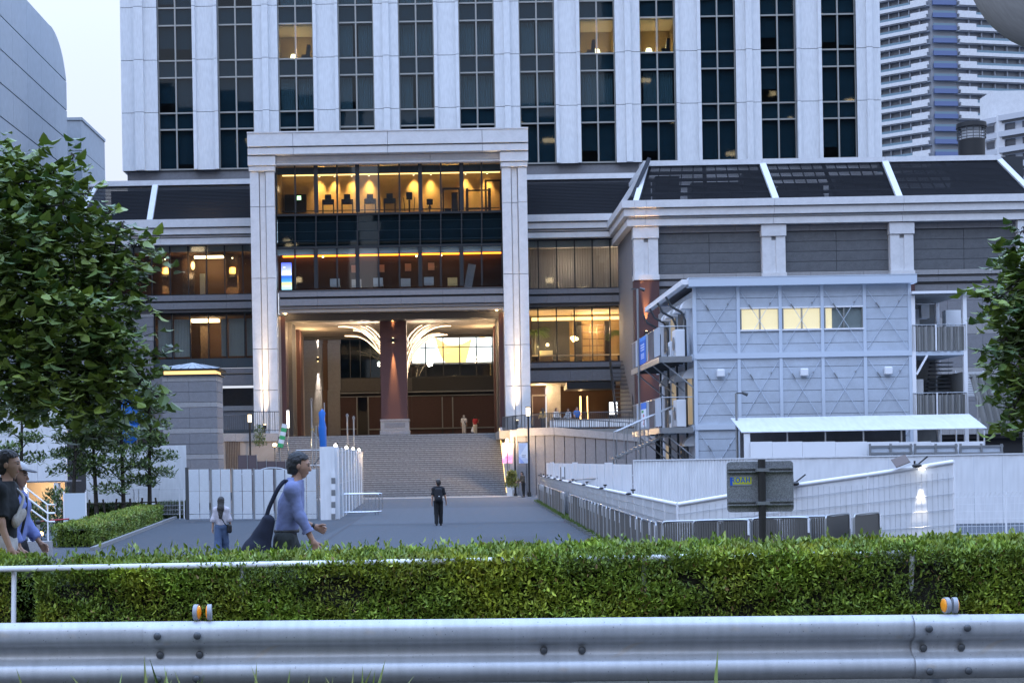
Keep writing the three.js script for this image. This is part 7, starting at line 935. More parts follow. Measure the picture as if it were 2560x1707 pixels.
youngTree('young staked tree, third from left above the kerb hedge', -15.6, -64.5, 6.2, -0.2, lv(2.4, 6, 10, 0.85, 0.7)); youngTree('young staked tree with low forked branches, fourth from left', -14.5, -65, 6.4, -0.1, lv(1.6, 6.2, 13, 0.95, 0.9)); youngTree('young staked tree with flat leaf layers, nearest the white wall', -13.55, -66, 6.6, 0.1, lv(1.9, 6.4, 12, 0.72, 0.75));
{ // shrubs
  const shrub = (name, label, x, y, z, r, h, n, size, cols) => { const t = thing(name, label, 'plant'), list = []; for (let i = 0; i < n; i++) { const a = rr(0, 6.283), k = Math.pow(rnd(), 0.5), yy = rnd(); list.push([V(x + Math.cos(a) * r * k * (1 - yy * 0.4), y + 0.1 + yy * h, z + Math.sin(a) * r * k * (1 - yy * 0.4)), size * rr(0.6, 1.3), rr(0.2, 1.8), leafColor(cols[0], cols[1])]); } leaves(t, 'leaves', LEAF, LM, list); rod(t, 'stem', M.bark, V(x, y, z), V(x, y + h * 0.8, z), 0.02, 6); return t; };
  shrub('potted_shrub', 'leafy yellow-green shrub beside the white planter at the stair foot', wx(1280, 1215, 97.5), 0.5, -97.5, 0.5, 1.1, 900, 0.16, [[0.12, 0.14, 0.02], [0.24, 0.22, 0.04]]);
  shrub('wall_shrub', 'thin feathery shrub growing by the left railing', wx(648, 1090, 104), wy(648, 1112, 104) - 0.2, -104, 0.55, 1.5, 700, 0.13, [GD1, GD2]);
  shrub('corner_shrub', 'loose shrub beside the white handrail at the far left', wx(142, 1290, 58), 0, -58, 0.8, 1.5, 700, 0.17, [GD1, [0.12, 0.16, 0.04]]); shrub('corner_shrub', 'dark shrub behind the white handrail at the far left', wx(85, 1300, 50), 0, -50, 0.7, 1.2, 700, 0.15, [GD1, GD2]);
  // grass strip between kerb and barriers, weeds along the fence
  const list = []; for (let i = 0; i < 9000; i++) { const z = rr(-84, -31), x = 5.24 + rr(0.05, 0.35) - (z + 84) * 0.0155 + sst(-60, -31, z) * 0.1, s = rr(0.1, 0.22); list.push([V(x, groundY(x, z), z), s, rr(-0.4, 0.4), leafColor([0.07, 0.13, 0.02], [0.14, 0.2, 0.03])]); } for (let i = 0; i < 2200; i++) { const x = rr(7.5, 16), z = rr(-35, -27.6); list.push([V(x, groundY(x, z), z), rr(0.15, 0.4), rr(-0.5, 0.5), leafColor([0.06, 0.1, 0.02], [0.13, 0.17, 0.03])]); }
  const g = new THREE.Group(); g.name = 'grass_strip'; g.userData = { label: 'grass and weeds along the right plaza kerb and fence', category: 'grass', kind: 'stuff' }; scene.add(g); const blade = LEAF.clone(); blade.scale(0.35, 1, 1); leaves(g, 'grass_blades', blade, LM, list);
  const l2 = []; for (let i = 0; i < 420; i++) { const x = rr(-3.4, 4.2), s = rr(0.18, 0.45) * (rnd() < 0.1 && x < 1.2 ? 1.3 : 0.6); l2.push([V(x, PATH + 0.15 - rnd() * 0.1, -6.6 - rr(0, 0.6)), s, rr(-0.25, 0.25), leafColor([0.08, 0.13, 0.03], [0.2, 0.22, 0.07])]); } for (let i = 0; i < 70; i++) { const x = rr(-2.1, -0.3) + (rnd() < 0.25 ? rr(0, 2.2) : 0); l2.push([V(x, PATH, -6.7 - rr(0, 0.4)), rr(0.42, 0.68), rr(-0.2, 0.2), leafColor([0.14, 0.2, 0.03], [0.34, 0.36, 0.12])]); } const bl2 = LEAF.clone(); bl2.scale(0.055, 1, 0.5); const g2 = new THREE.Group(); g2.name = 'roadside_grass'; g2.userData = { label: 'thin grass blades in front of the guardrail', category: 'grass', kind: 'stuff' }; scene.add(g2); leaves(g2, 'grass_blades', bl2, LM, l2);
  // weeds poking out of the hedge
  const l3 = []; for (let i = 0; i < 420; i++) { const x = rr(-3.2, 5.4), z = -11.5 - rr(0, 1), n = 3 + Math.floor(rnd() * 5), c = leafColor(G1, [0.3, 0.36, 0.08]); for (let j = 0; j < n; j++) l3.push([V(x + rr(-0.02, 0.02), PATH + 0.74 + j * 0.022, z + rr(-0.02, 0.02)), rr(0.035, 0.065), rr(0.1, 1.0), c]); } const g3 = new THREE.Group(); g3.name = 'hedge_weeds'; g3.userData = { label: 'stray weed shoots sticking out of the long hedge', category: 'weeds', kind: 'stuff' }; scene.add(g3); leaves(g3, 'weed_shoots', LEAF, LM, l3);
}
// ---------- guardrail, pipe rail, sign, mirror ----------
{
  const D = 7.5, s = F / D, t = thing('guardrail', 'galvanised corrugated roadside guardrail across the bottom of the view', 'guardrail'), tilt = 0.0082, y0 = wy(1280, 1545, D);
  // profile: height below the top edge (m) against depth towards the camera
  const prof = [[0.012, -0.05], [0.002, -0.035], [0, -0.015], [0.006, 0.0], [0.03, 0.028], [0.07, 0.036], [0.105, 0.028], [0.125, 0.0], [0.14, -0.028], [0.16, -0.036], [0.19, -0.03], [0.21, -0.005], [0.225, 0.022], [0.255, 0.036], [0.285, 0.034], [0.318, 0.01], [0.33, -0.012], [0.336, -0.04]];
  const crv = new THREE.CatmullRomCurve3(prof.map(([h, z]) => V(0, -h, z)), false, 'catmullrom', 0.5).getPoints(60);
  function beam(xa, xb, dz) { const p = [], uv = [], idx = [], n = 8; for (let i = 0; i <= n; i++) { const x = xa + (xb - xa) * i / n; crv.forEach((c, k) => { p.push(x, y0 + c.y - x * tilt, -D + c.z + dz); uv.push(x, k * 0.01); }); } const m = crv.length; for (let i = 0; i < n; i++) for (let k = 0; k + 1 < m; k++) { const a = i * m + k, b = a + m; idx.push(a, a + 1, b, b, a + 1, b + 1); } const g = new THREE.BufferGeometry(); g.setAttribute('position', new THREE.Float32BufferAttribute(p, 3)); g.setAttribute('uv', new THREE.Float32BufferAttribute(uv, 2)); g.setIndex(idx); g.computeVertexNormals(); return g; }
  M.rail = mat(0.56, 0.565, 0.57, 0.5, { metalness: 0.45, side: THREE.DoubleSide, map: T.grime }); const j1 = wx(362, 1600, D), j2 = wx(2281, 1590, D);
  part(t, 'beam', beam(-6, j1 + 0.3, 0), M.rail); part(t, 'beam', beam(j1, j2 + 0.3, 0.012), M.rail); part(t, 'beam', beam(j2, 7, 0.024), M.rail);
  const bolt = new THREE.SphereGeometry(0.02, 12, 8).scale(1, 1, 0.6); for (const [u, v] of [[398, 1587], [497, 1586], [398, 1638], [497, 1637], [399, 1694], [495, 1693], [1360, 1626], [1456, 1626], [2313, 1568], [2408, 1566], [2310, 1620], [2405, 1618], [2315, 1674], [2411, 1672]]) { const b = part(t, 'bolt', bolt, M.steelDark), yy = wy(u, v, D), h = y0 - wx(u, v, D) * tilt - yy; let z = 0; for (const c of crv) if (-c.y <= h) z = c.z; b.position.set(wx(u, v, D), yy, -D + z + 0.012 + (u > 2281 ? 0.024 : u > 362 ? 0.012 : 0)); }
  for (const u of [450, 1408, 2360]) { const x = wx(u, 1600, D); part(t, 'post', new THREE.CylinderGeometry(0.07, 0.07, y0 - 0.06 - x * tilt - PATH + 0.2, 16).translate(x, (y0 - 0.06 - x * tilt + PATH - 0.2) / 2, -D - 0.16), M.galv); part(t, 'spacer_block', boxGeo(0.1, 0.2, 0.1).clone().translate(x, y0 - 0.17 - x * tilt, -D - 0.09), M.galv); }
  const amber = mat(0.95, 0.33, 0.02, 0.25), shell = mat(0.30, 0.31, 0.33, 0.5);
  for (const [u, v, out] of [[488, 1531, 1], [521, 1530, -1], [2372, 1509, -1], [2393, 1511, 1]]) { const g = sub(t, 'delineator'), x = wx(u, v, D), y = y0 - x * tilt + 0.045; const c1 = part(g, 'housing', new THREE.CylinderGeometry(0.042, 0.042, 0.022, 20).rotateZ(Math.PI / 2), shell), c2 = part(g, 'reflector', new THREE.SphereGeometry(0.036, 16, 10).scale(0.28, 1, 1), amber); c1.position.set(x, y, -D - 0.03); c2.position.set(x + out * 0.012, y, -D - 0.03); for (const c of [c1, c2]) c.rotation.y = -out * 0.1; }
  settle(t);
}
{
  const t = thing('pipe_guardrail', 'white pedestrian pipe rail half buried in the front of the hedge', 'railing'), D = 11.5; rod(t, 'pipe', M.whitePaint, V(-5.5, 1.70, -D + 0.02), V(4.05, 1.69, -D - 0.12), 0.024, 12); for (const u of [29, 600, 1615, 2290]) { const x = wx(u, 1480, D); rod(t, 'post', M.whitePaint, V(x, PATH, -D - (u < 100 ? 0 : 0.2)), V(x, 1.69, -D - 0.06), 0.02, 10); } settle(t);
}
{ // back of a road sign
  const D = 13, s = F / D, t = thing('road_sign', 'back of a grey rectangular road sign on a dark post behind the hedge', 'sign'), cx = wx(1903, 1216, D), cy = wy(1903, 1216, D), w = 165 / s, h = 125 / s, sh = new THREE.Shape(), r = 0.035, x = w / 2, y = h / 2; sh.moveTo(-x + r, -y); sh.lineTo(x - r, -y); sh.quadraticCurveTo(x, -y, x, -y + r); sh.lineTo(x, y - r); sh.quadraticCurveTo(x, y, x - r, y); sh.lineTo(-x + r, y); sh.quadraticCurveTo(-x, y, -x, y - r); sh.lineTo(-x, -y + r); sh.quadraticCurveTo(-x, -y, -x + r, -y);
  const alu = mat(0.34, 0.35, 0.36, 0.6, { metalness: 0.3, map: T.speck }); const pl = part(t, 'plate', new THREE.ExtrudeGeometry(sh, { depth: 0.004, bevelEnabled: true, bevelSize: 0.004, bevelThickness: 0.004, bevelSegments: 2 }), alu); pl.position.set(cx, cy, -D - 0.03);
  for (const dy of [0.147, -0.152]) { for (const e of [0.018, -0.012]) { const c = box(t, 'channel', alu, cx - w / 2 + 0.004, cx + w / 2 - 0.004, cy + dy + e - 0.006, cy + dy + e + 0.006, -D - 0.02, -D + 0.006); } box(t, 'channel_web', alu, cx - w / 2 + 0.004, cx + w / 2 - 0.004, cy + dy - 0.004, cy + dy + 0.01, -D - 0.02, -D - 0.012); const cl = box(t, 'clamp', M.steel, cx - 0.05, cx + 0.062, cy + dy - 0.012, cy + dy + 0.018, -D + 0.008, -D + 0.078); }
  rod(t, 'post', mat(0.014, 0.012, 0.011, 0.6), V(cx - 0.002, PATH, -D + 0.04), V(cx + 0.002, cy + h / 2 + 0.018, -D + 0.04), 0.034, 14);
  const cv = document.createElement('canvas'); cv.width = 128; cv.height = 64; const c = cv.getContext('2d'); c.fillStyle = '#7d8288'; c.fillRect(0, 0, 128, 64); c.fillStyle = '#b3b52c'; c.fillRect(14, 10, 112, 44); c.fillStyle = '#1c55b8'; c.fillRect(2, 10, 14, 52); c.font = 'bold 46px sans-serif'; c.fillText('ROAH', 4, 44, 116); const ct = new THREE.CanvasTexture(cv); ct.colorSpace = THREE.SRGBColorSpace; const st = part(t, 'sticker', new THREE.PlaneGeometry(0.2, 0.092), new THREE.MeshStandardMaterial({ map: ct, roughness: 0.5 })); st.position.set(cx - w / 2 + 0.122, cy + 0.055, -D - 0.018); settle(t);
}
{ // traffic mirror seen from behind, upper right corner
  const D = 8, s = F / D, t = thing('traffic_mirror', 'grey domed back of a round traffic mirror in the upper right corner', 'mirror'), c = V(wx(2642, -95, D), wy(2642, -95, D), -D), R = 228 / s, sh = mat(0.36, 0.34, 0.31, 0.6, { map: T.fine }); const pts = []; for (let i = 0; i <= 24; i++) { const a = i / 24 * Math.PI / 2; pts.push(new THREE.Vector2(R * Math.sin(a), 0.16 * Math.cos(a))); } const g = new THREE.LatheGeometry(pts, 48); g.rotateX(Math.PI / 2); g.translate(c.x, c.y, c.z); part(t, 'back_shell', g, sh); part(t, 'mirror_face', new THREE.CylinderGeometry(R * 0.98, R * 0.98, 0.01, 48).rotateX(Math.PI / 2).translate(c.x, c.y, c.z - 0.01), M.chrome); rod(t, 'post', M.steel, V(c.x + 0.62, PATH, c.z), V(c.x + 0.62, c.y + 0.2, c.z), 0.045, 12); rod(t, 'arm', M.steel, V(c.x + 0.62, c.y, c.z + 0.02), V(c.x + 0.2, c.y, c.z + 0.1), 0.025, 8); settle(t);
}
// ---------- people ----------
function nets(sdf, lo, hi, cell) { // naive surface nets
  const nx = Math.ceil((hi.x - lo.x) / cell) + 2, ny = Math.ceil((hi.y - lo.y) / cell) + 2, nz = Math.ceil((hi.z - lo.z) / cell) + 2, f = new Float32Array(nx * ny * nz), id = new Int32Array(nx * ny * nz).fill(-1), pos = [], idx = [], I = (x, y, z) => (z * ny + y) * nx + x, p = V();
  for (let z = 0; z < nz; z++) for (let y = 0; y < ny; y++) for (let x = 0; x < nx; x++) f[I(x, y, z)] = sdf(p.set(lo.x + x * cell, lo.y + y * cell, lo.z + z * cell));
  const E = [[0, 1], [0, 2], [0, 4], [1, 3], [1, 5], [2, 3], [2, 6], [3, 7], [4, 5], [4, 6], [5, 7], [6, 7]];
  for (let z = 0; z < nz - 1; z++) for (let y = 0; y < ny - 1; y++) for (let x = 0; x < nx - 1; x++) {
    const v = []; let m = 0; for (let c = 0; c < 8; c++) { const q = f[I(x + (c & 1), y + ((c >> 1) & 1), z + (c >> 2))]; v.push(q); if (q < 0) m |= 1 << c; } if (m === 0 || m === 255) continue;
    let sx = 0, sy = 0, sz = 0, n = 0; for (const [a, b] of E) { if ((v[a] < 0) === (v[b] < 0)) continue; const t = v[a] / (v[a] - v[b]); sx += (a & 1) + ((b & 1) - (a & 1)) * t; sy += ((a >> 1) & 1) + (((b >> 1) & 1) - ((a >> 1) & 1)) * t; sz += (a >> 2) + ((b >> 2) - (a >> 2)) * t; n++; }
    id[I(x, y, z)] = pos.length / 3; pos.push(lo.x + (x + sx / n) * cell, lo.y + (y + sy / n) * cell, lo.z + (z + sz / n) * cell);
  }
  for (let z = 1; z < nz - 1; z++) for (let y = 1; y < ny - 1; y++) for (let x = 1; x < nx - 1; x++) {
    const s = f[I(x, y, z)] < 0; for (const [dx, dy, dz, q] of [[1, 0, 0, [[0, -1, -1], [0, 0, -1], [0, 0, 0], [0, -1, 0]]], [0, 1, 0, [[-1, 0, -1], [-1, 0, 0], [0, 0, 0], [0, 0, -1]]], [0, 0, 1, [[-1, -1, 0], [0, -1, 0], [0, 0, 0], [-1, 0, 0]]]]) {
      const e = f[I(x + dx, y + dy, z + dz)] < 0; if (s === e) continue; const k = q.map(([a, b, c]) => id[I(x + a, y + b, z + c)]); if (k.some(i => i < 0)) continue; if (s) idx.push(k[0], k[1], k[2], k[0], k[2], k[3]); else idx.push(k[0], k[2], k[1], k[0], k[3], k[2]); } }
  const g = new THREE.BufferGeometry(); g.setAttribute('position', new THREE.Float32BufferAttribute(pos, 3)); g.setIndex(idx); g.computeVertexNormals(); g.setAttribute('uv', new THREE.Float32BufferAttribute(pos.flatMap((_, i) => i % 3 === 0 ? [pos[i], pos[i + 1]] : []), 2)); return g;
}
const smin = (a, b, k) => { const h = Math.max(k - Math.abs(a - b), 0) / k; return Math.min(a, b) - h * h * k * 0.25; };
function cone(a, b, ra, rb, sq = 1, axis = null) { const ab = b.clone().sub(a), L = ab.lengthSq(); return p => { const x = p.x - a.x, y = p.y - a.y, z = p.z - a.z, t = Math.max(0, Math.min(1, (x * ab.x + y * ab.y + z * ab.z) / L)), ex = x - ab.x * t, ey = y - ab.y * t, ez = (z - ab.z * t) / sq; return (Math.sqrt(ex * ex + ey * ey + ez * ez) - (ra + (rb - ra) * t)) * Math.min(1, sq + 0.12); }; }
function ell(c, rx, ry, rz) { return p => { const x = (p.x - c.x) / rx, y = (p.y - c.y) / ry, z = (p.z - c.z) / rz, k = Math.sqrt(x * x + y * y + z * z); return (k - 1) * Math.min(rx, ry, rz); }; }
const uni = (list, k) => p => { let d = list[0](p); for (let i = 1; i < list.length; i++) d = smin(d, list[i](p), k); return d; };
const clipPlane = (f, c, n) => p => Math.max(f(p), (p.x - c.x) * n.x + (p.y - c.y) * n.y + (p.z - c.z) * n.z);
function person(o) {
  const k = o.h / 1.72, dirYZ = (L, a, side = 0) => V(L * Math.sin(side), -L * Math.cos(a) * Math.cos(side), L * Math.sin(a)), cell = o.cell ?? 0.014, fem = o.fem ? 1 : 0;
  const pel = V(0, 0.95 * k, 0), lean = o.lean ?? 0, sp = (h, f = 0) => V(0, pel.y + h * k * Math.cos(lean), h * k * Math.sin(lean) + f), chest = sp(0.30), neck = sp(0.50), hp = o.headPitch ?? 0, hy = o.headYaw ?? 0;
  const legs = [-1, 1].map((s, i) => { const [th, kn] = o.legs?.[i] ?? [0.06 * s, 0.05], hip = V(s * 0.088 * k, 0.91 * k, 0), knee = hip.clone().add(dirYZ(0.43 * k, th)), ank = knee.clone().add(dirYZ(0.41 * k, th - kn)); return { hip, knee, ank, s, pitch: th - kn }; });
  const low = Math.min(...legs.map(l => l.ank.y)) - 0.075 * k;
  const arms = [-1, 1].map((s, i) => { const [al, be, ab] = o.arms?.[i] ?? [0.05, 0.2, 0.12], sh = neck.clone().add(V(s * (0.178 - fem * 0.02) * k, -0.045 * k, -0.01)), el = sh.clone().add(dirYZ(0.285 * k, al + lean * 0.3, s * ab)), wr = el.clone().add(dirYZ(0.245 * k, al + be, s * ab * 0.6 - s * (o.inward?.[i] ?? 0))); return { s, sh, el, wr }; });
  const hc = neck.clone().add(V(0, 0.19 * k, 0.03 * k + 0.10 * Math.sin(lean) * k)), hq = new THREE.Quaternion().setFromEuler(new THREE.Euler(hp, hy, 0, 'YXZ')), hi = hq.clone().invert(), tmp = V();
  const toHead = p => tmp.copy(p).sub(hc).applyQuaternion(hi).divideScalar(k);
  const headL = uni([ell(V(0, 0.03, -0.012), 0.076, 0.092, 0.095), cone(V(0, -0.03, 0.025), V(0, -0.085, 0.045), 0.062, 0.036), ell(V(0, -0.01, 0.045), 0.058, 0.07, 0.05)], 0.03), nose = uni([cone(V(0, 0.012, 0.088), V(0, -0.028, 0.108), 0.009, 0.015), ell(V(0, -0.062, 0.085), 0.024, 0.012, 0.014), ell(V(0, 0.03, 0.078), 0.05, 0.014, 0.018)], 0.016), ears = p => Math.min(ell(V(0.078, -0.005, -0.005), 0.014, 0.032, 0.02)(p), ell(V(-0.078, -0.005, -0.005), 0.014, 0.032, 0.02)(p));
  const headF = p => { const q = toHead(p).clone(); return Math.min(smin(headL(q), nose(q), 0.012), ears(q)) * k; };
  // skin
  const torso = [cone(pel, chest, 0.125 * k, 0.14 * k, 0.72), cone(chest, neck.clone().add(V(0, -0.07 * k, 0)), (0.15 - fem * 0.015) * k, 0.10 * k, 0.68), cone(arms[0].sh, arms[1].sh, 0.05 * k, 0.05 * k), ...arms.map(a => cone(a.sh, neck.clone().add(V(a.s * 0.04 * k, 0.02 * k, -0.015)), 0.045 * k, 0.045 * k))]; if (fem) torso.push(cone(chest.clone().add(V(-0.07 * k, 0.06, 0.07)), chest.clone().add(V(0.07 * k, 0.06, 0.07)), 0.06 * k, 0.06 * k));
  const neckF = cone(neck.clone().add(V(0, -0.06 * k, 0)), hc.clone().add(V(0, -0.06 * k, -0.015)), 0.058 * k, 0.052 * k);
  const armF = (x = 0, cut = 1) => arms.flatMap(a => [cone(a.sh, a.el, (0.05 - fem * 0.006) * k + x, 0.039 * k + x), ...(cut > 1 ? [] : [cone(a.el, a.wr, 0.038 * k + x, 0.026 * k + x)])]);
  const legF = (x = 0, y = 0) => legs.flatMap(l => [cone(l.hip, l.knee, 0.082 * k + x, 0.054 * k + x + y), cone(l.knee, l.ank, 0.05 * k + x + y, 0.035 * k + x + y * 1.6)]);
  const bodyF = uni([...torso, neckF, ...armF(), ...legF(), ...legs.map(l => cone(l.ank, l.ank.clone().add(V(0, -0.045 * k, 0.14 * k)), 0.035 * k, 0.025 * k))], 0.04 * k);
  const all = [pel, chest, neck, hc, ...legs.flatMap(l => [l.knee, l.ank]), ...arms.flatMap(a => [a.el, a.wr])], bb = new THREE.Box3().setFromPoints(all), lo = bb.min.clone().addScalar(-0.28), hiP = bb.max.clone().addScalar(0.28); lo.y = low - 0.06; hiP.y = hc.y + 0.2;
  const geos = [nets(bodyF, lo, hiP.clone().setY(hc.y), cell), nets(headF, hc.clone().addScalar(-0.15 * k), hc.clone().addScalar(0.15 * k), o.fine ?? cell * 0.45)];
  arms.forEach((a, ai) => { // hand: palm, four fingers, thumb
    const d = a.wr.clone().sub(a.el).normalize(), n = V(-a.s, 0, 0).addScaledVector(d, a.s * d.x).normalize(), s = new THREE.Vector3().crossVectors(d, n).normalize(), cl = o.curl?.[ai] ?? 0.55; if (s.z < 0) s.negate(); const q = [cone(a.wr, a.wr.clone().addScaledVector(d, 0.03 * k), 0.024 * k, 0.026 * k)], P = (b, x, y, z) => b.clone().addScaledVector(d, x * k).addScaledVector(s, y * k).addScaledVector(n, z * k);
    for (let i = 0; i < 4; i++) { const y = (i - 1.5) * 0.019; q.push(cone(P(a.wr, 0.015, y * 0.6, 0), P(a.wr, 0.085, y, 0), 0.014 * k, 0.0115 * k)); }
    const fs = [0.062, 0.074, 0.068, 0.052].map((L, i) => { const y = (1.5 - i) * 0.019, b0 = P(a.wr, 0.088, y, 0), c1 = cl * 0.8, c2 = cl * 1.9, b1 = P(b0, L * 0.5 * Math.cos(c1), 0, L * 0.5 * Math.sin(c1)), b2 = P(b1, L * 0.5 * Math.cos(c2), 0, L * 0.5 * Math.sin(c2)); return [cone(b0, b1, 0.0105 * k, 0.0095 * k), cone(b1, b2, 0.0095 * k, 0.0075 * k)]; }).flat();
    const t0 = P(a.wr, 0.03, 0.02, 0.008), t1 = P(t0, 0.035, 0.03, 0.014), t2 = P(t1, 0.03, 0.006, 0.018); fs.push(cone(t0, t1, 0.013 * k, 0.011 * k), cone(t1, t2, 0.011 * k, 0.008 * k)); const palm = uni(q, 0.014), fin = p => { let m = 9; for (const f of fs) m = Math.min(m, f(p)); return m; }; const c = P(a.wr, 0.08, 0.01, 0.02); geos.push(nets(p => smin(palm(p), fin(p), 0.005), c.clone().addScalar(-0.12 * k), c.clone().addScalar(0.12 * k), o.fineHand ?? (o.fine ? 0.004 : 0.007)));
  });
  const body = mergeGeometries(geos), bp2 = body.attributes.position, col = new Float32Array(bp2.count * 3), sk = o.skin ?? [0.40, 0.24, 0.165], v = V();
  for (let i = 0; i < bp2.count; i++) { v.fromBufferAttribute(bp2, i); const q = toHead(v); let c = sk; if (q.z > 0.05 && q.length() < 0.14) { if (Math.abs(q.y + 0.056) < 0.01 && Math.abs(q.x) < 0.026) c = [sk[0] * 0.8, sk[1] * 0.55, sk[2] * 0.55]; const ex = Math.abs(Math.abs(q.x) - 0.031); if (ex < 0.013 && Math.abs(q.y - 0.012) < 0.006) c = [0.03, 0.025, 0.022]; if (ex < 0.018 && Math.abs(q.y - 0.034) < 0.0055) c = [0.05, 0.04, 0.035]; } col.set(c, i * 3); }
  body.setAttribute('color', new THREE.BufferAttribute(col, 3));
  const t = thing('person', o.label, 'person', o.group), skin = new THREE.MeshStandardMaterial({ vertexColors: true, roughness: 0.6 }); skin.name = 'skin'; part(t, 'body', body, skin);
  const wr = (f, amp, fr) => p => { const d = f(p); if (d > 0.06 || d < -0.06) return d; return d + amp * noise.noise(p.x * fr, p.y * fr * 0.7, p.z * fr) + amp * 0.8 * (Math.abs(noise.noise(p.x * fr * 1.6 + p.y * 9, p.y * fr * 1.3 - p.z * 7, p.z * fr * 1.6)) - 0.2) + amp * 0.4 * noise.noise(p.x * fr * 4, p.y * fr * 2.2 + p.x * 14, p.z * fr * 4); };
  // top
  { const sl = o.sleeve ?? 0.5, off = 0.02 * k, list = [...torso.map(f => p => f(p) - off), p => neckF(p) - 0.006]; const sleeves = arms.map(a => { const up = cone(a.sh.clone().add(V(-a.s * 0.012, -0.012, 0)), a.el, 0.052 * k + (o.loose ?? 0) * 0.45, 0.049 * k + (o.loose ?? 0)), fo = cone(a.el, a.wr, 0.048 * k + (o.loose ?? 0), 0.04 * k + (o.loose ?? 0)); if (sl <= 0.5) { const dd = a.el.clone().sub(a.sh).normalize(), c = a.sh.clone().lerp(a.el, sl * 2); return clipPlane(up, c, dd); } const dd = a.wr.clone().sub(a.el).normalize(), c = a.el.clone().lerp(a.wr, sl * 2 - 1); return p => smin(up(p), Math.max(fo(p), (p.x - c.x) * dd.x + (p.y - c.y) * dd.y + (p.z - c.z) * dd.z), 0.03); });
    const base = uni([uni(list, 0.05), ...sleeves], 0.055), hem = pel.y + (o.hem ?? 0.02) * k, ny = neck.y + 0.055 * k; const f = wr(base, 0.007, 11); part(t, 'top', nets(p => Math.max(f(p), hem - p.y, p.y - ny - (p.z < neck.z ? 0.02 : -0.015)), lo, hiP.clone().setY(neck.y + 0.12), cell), o.topMat); }
  if (!o.skirt) { const f = wr(uni([cone(V(-0.05 * k, 0.92 * k, 0), V(0.05 * k, 0.92 * k, 0), 0.125 * k, 0.125 * k, 0.85), cone(V(0, 0.95 * k, 0), V(0, 1.04 * k, 0.02 * Math.sin(lean)), 0.135 * k, 0.132 * k, 0.75), ...legF(0.018, o.wide ?? 0.012)], 0.03), 0.008, 10), top = pel.y + 0.06 * k; part(t, 'trousers', nets(p => Math.max(f(p), p.y - top, Math.min(...legs.map(l => (l.ank.y - p.y) < -0.02 ? -1 : l.ank.y - 0.005 - p.y))), lo, hiP.clone().setY(top + 0.05), cell), o.legMat); }
  part(t, 'shoes', (() => { const f = p => { let m = 9; for (const l of legs) m = Math.min(m, cone(l.ank.clone().add(V(0, -0.035 * k, -0.03)), l.ank.clone().add(V(0, -0.05 * k, 0.15 * k)), 0.047 * k, 0.036 * k)(p)); return m; }; return nets(f, lo.clone(), hiP.clone().setY(low + 0.45), cell); })(), o.shoeMat ?? M.black);
  { // hair
    const cap = ell(V(0, 0.045, -0.018), 0.09, 0.092, 0.108), back = ell(V(0, -0.0, -0.05), 0.085, 0.095, 0.07), parts = [cap, back, cone(V(0, -0.02, -0.055), V(0, -0.1, -0.05), 0.082, 0.066, 0.8)]; if (o.hair === 'long') parts.push(cone(V(0, 0, -0.06), V(0, -0.2, -0.12), 0.085, 0.09, 0.7), cone(V(0, -0.2, -0.12), V(0, -0.44, -0.165), 0.09, 0.05, 0.6)); if (o.hair === 'bob') parts.push(ell(V(0, -0.06, -0.04), 0.095, 0.10, 0.075)); const hf = uni(parts, 0.03), face = p => Math.max(-(0.062 + (p.y > 0.055 ? (p.y - 0.055) * 0.9 : 0) - p.z), 0); const fn = p => { const q = toHead(p).clone(); const cut = q.z - (q.y > 0.06 ? 0.055 + (q.y - 0.06) * 1.2 : o.hair === 'long' || o.hair === 'bob' ? 0.02 : -0.002 + (Math.abs(q.x) > 0.06 && q.y > 0.01 ? 0.02 : 0)); const low2 = o.hair === 'short' || !o.hair ? -0.098 - q.y : -9; return Math.max(hf(q) + 0.007 * noise.noise(q.x * 70, q.y * 28, q.z * 45) + 0.004 * noise.noise(q.x * 140, q.y * 60, q.z * 90), cut, low2) * k; };
    if (o.hair !== 'none') part(t, 'hair', nets(fn, hc.clone().add(V(-0.2, o.hair === 'long' ? -0.55 : -0.22, -0.25).multiplyScalar(k)), hc.clone().addScalar(0.19 * k), o.fine ? 0.006 : cell * 0.7), o.hairMat ?? M.hair);
  }
  o.extra?.(t, { k, pel, chest, neck, hc, arms, legs, lo, hiP, cell, toHead, hq });
  t.position.set(o.x, o.y - low, o.z); t.rotation.y = o.turn; return t;
}
M.hair = mat(0.018, 0.015, 0.014, 0.55); M.hairGrey = mat(0.028, 0.028, 0.03, 0.6, { map: T.coarse });
const cloth = (r, g, b) => mat(r, g, b, 0.92, { map: T.fine });
const navy = cloth(0.012, 0.016, 0.035), denim = cloth(0.07, 0.11, 0.2), blackC = cloth(0.014, 0.016, 0.02);
function bagShape(t, name, pts, m, cell = 0.012) { const f = uni(pts.map(([a, b, r, s, q]) => cone(a, b, r, s, q ?? 1)), 0.05), bb = new THREE.Box3(); for (const [a, b, r, s] of pts) { bb.expandByPoint(a.clone().addScalar(r + 0.03)); bb.expandByPoint(a.clone().addScalar(-r - 0.03)); bb.expandByPoint(b.clone().addScalar(s + 0.03)); bb.expandByPoint(b.clone().addScalar(-s - 0.03)); } const n = p => f(p) + 0.008 * noise.noise(p.x * 12, p.y * 9, p.z * 12); return part(t, name, nets(n, bb.min, bb.max, cell), m); }
const strap = (t, pts, w, m) => part(t, 'strap', tubeGeo(pts, w, 30, 8), m);
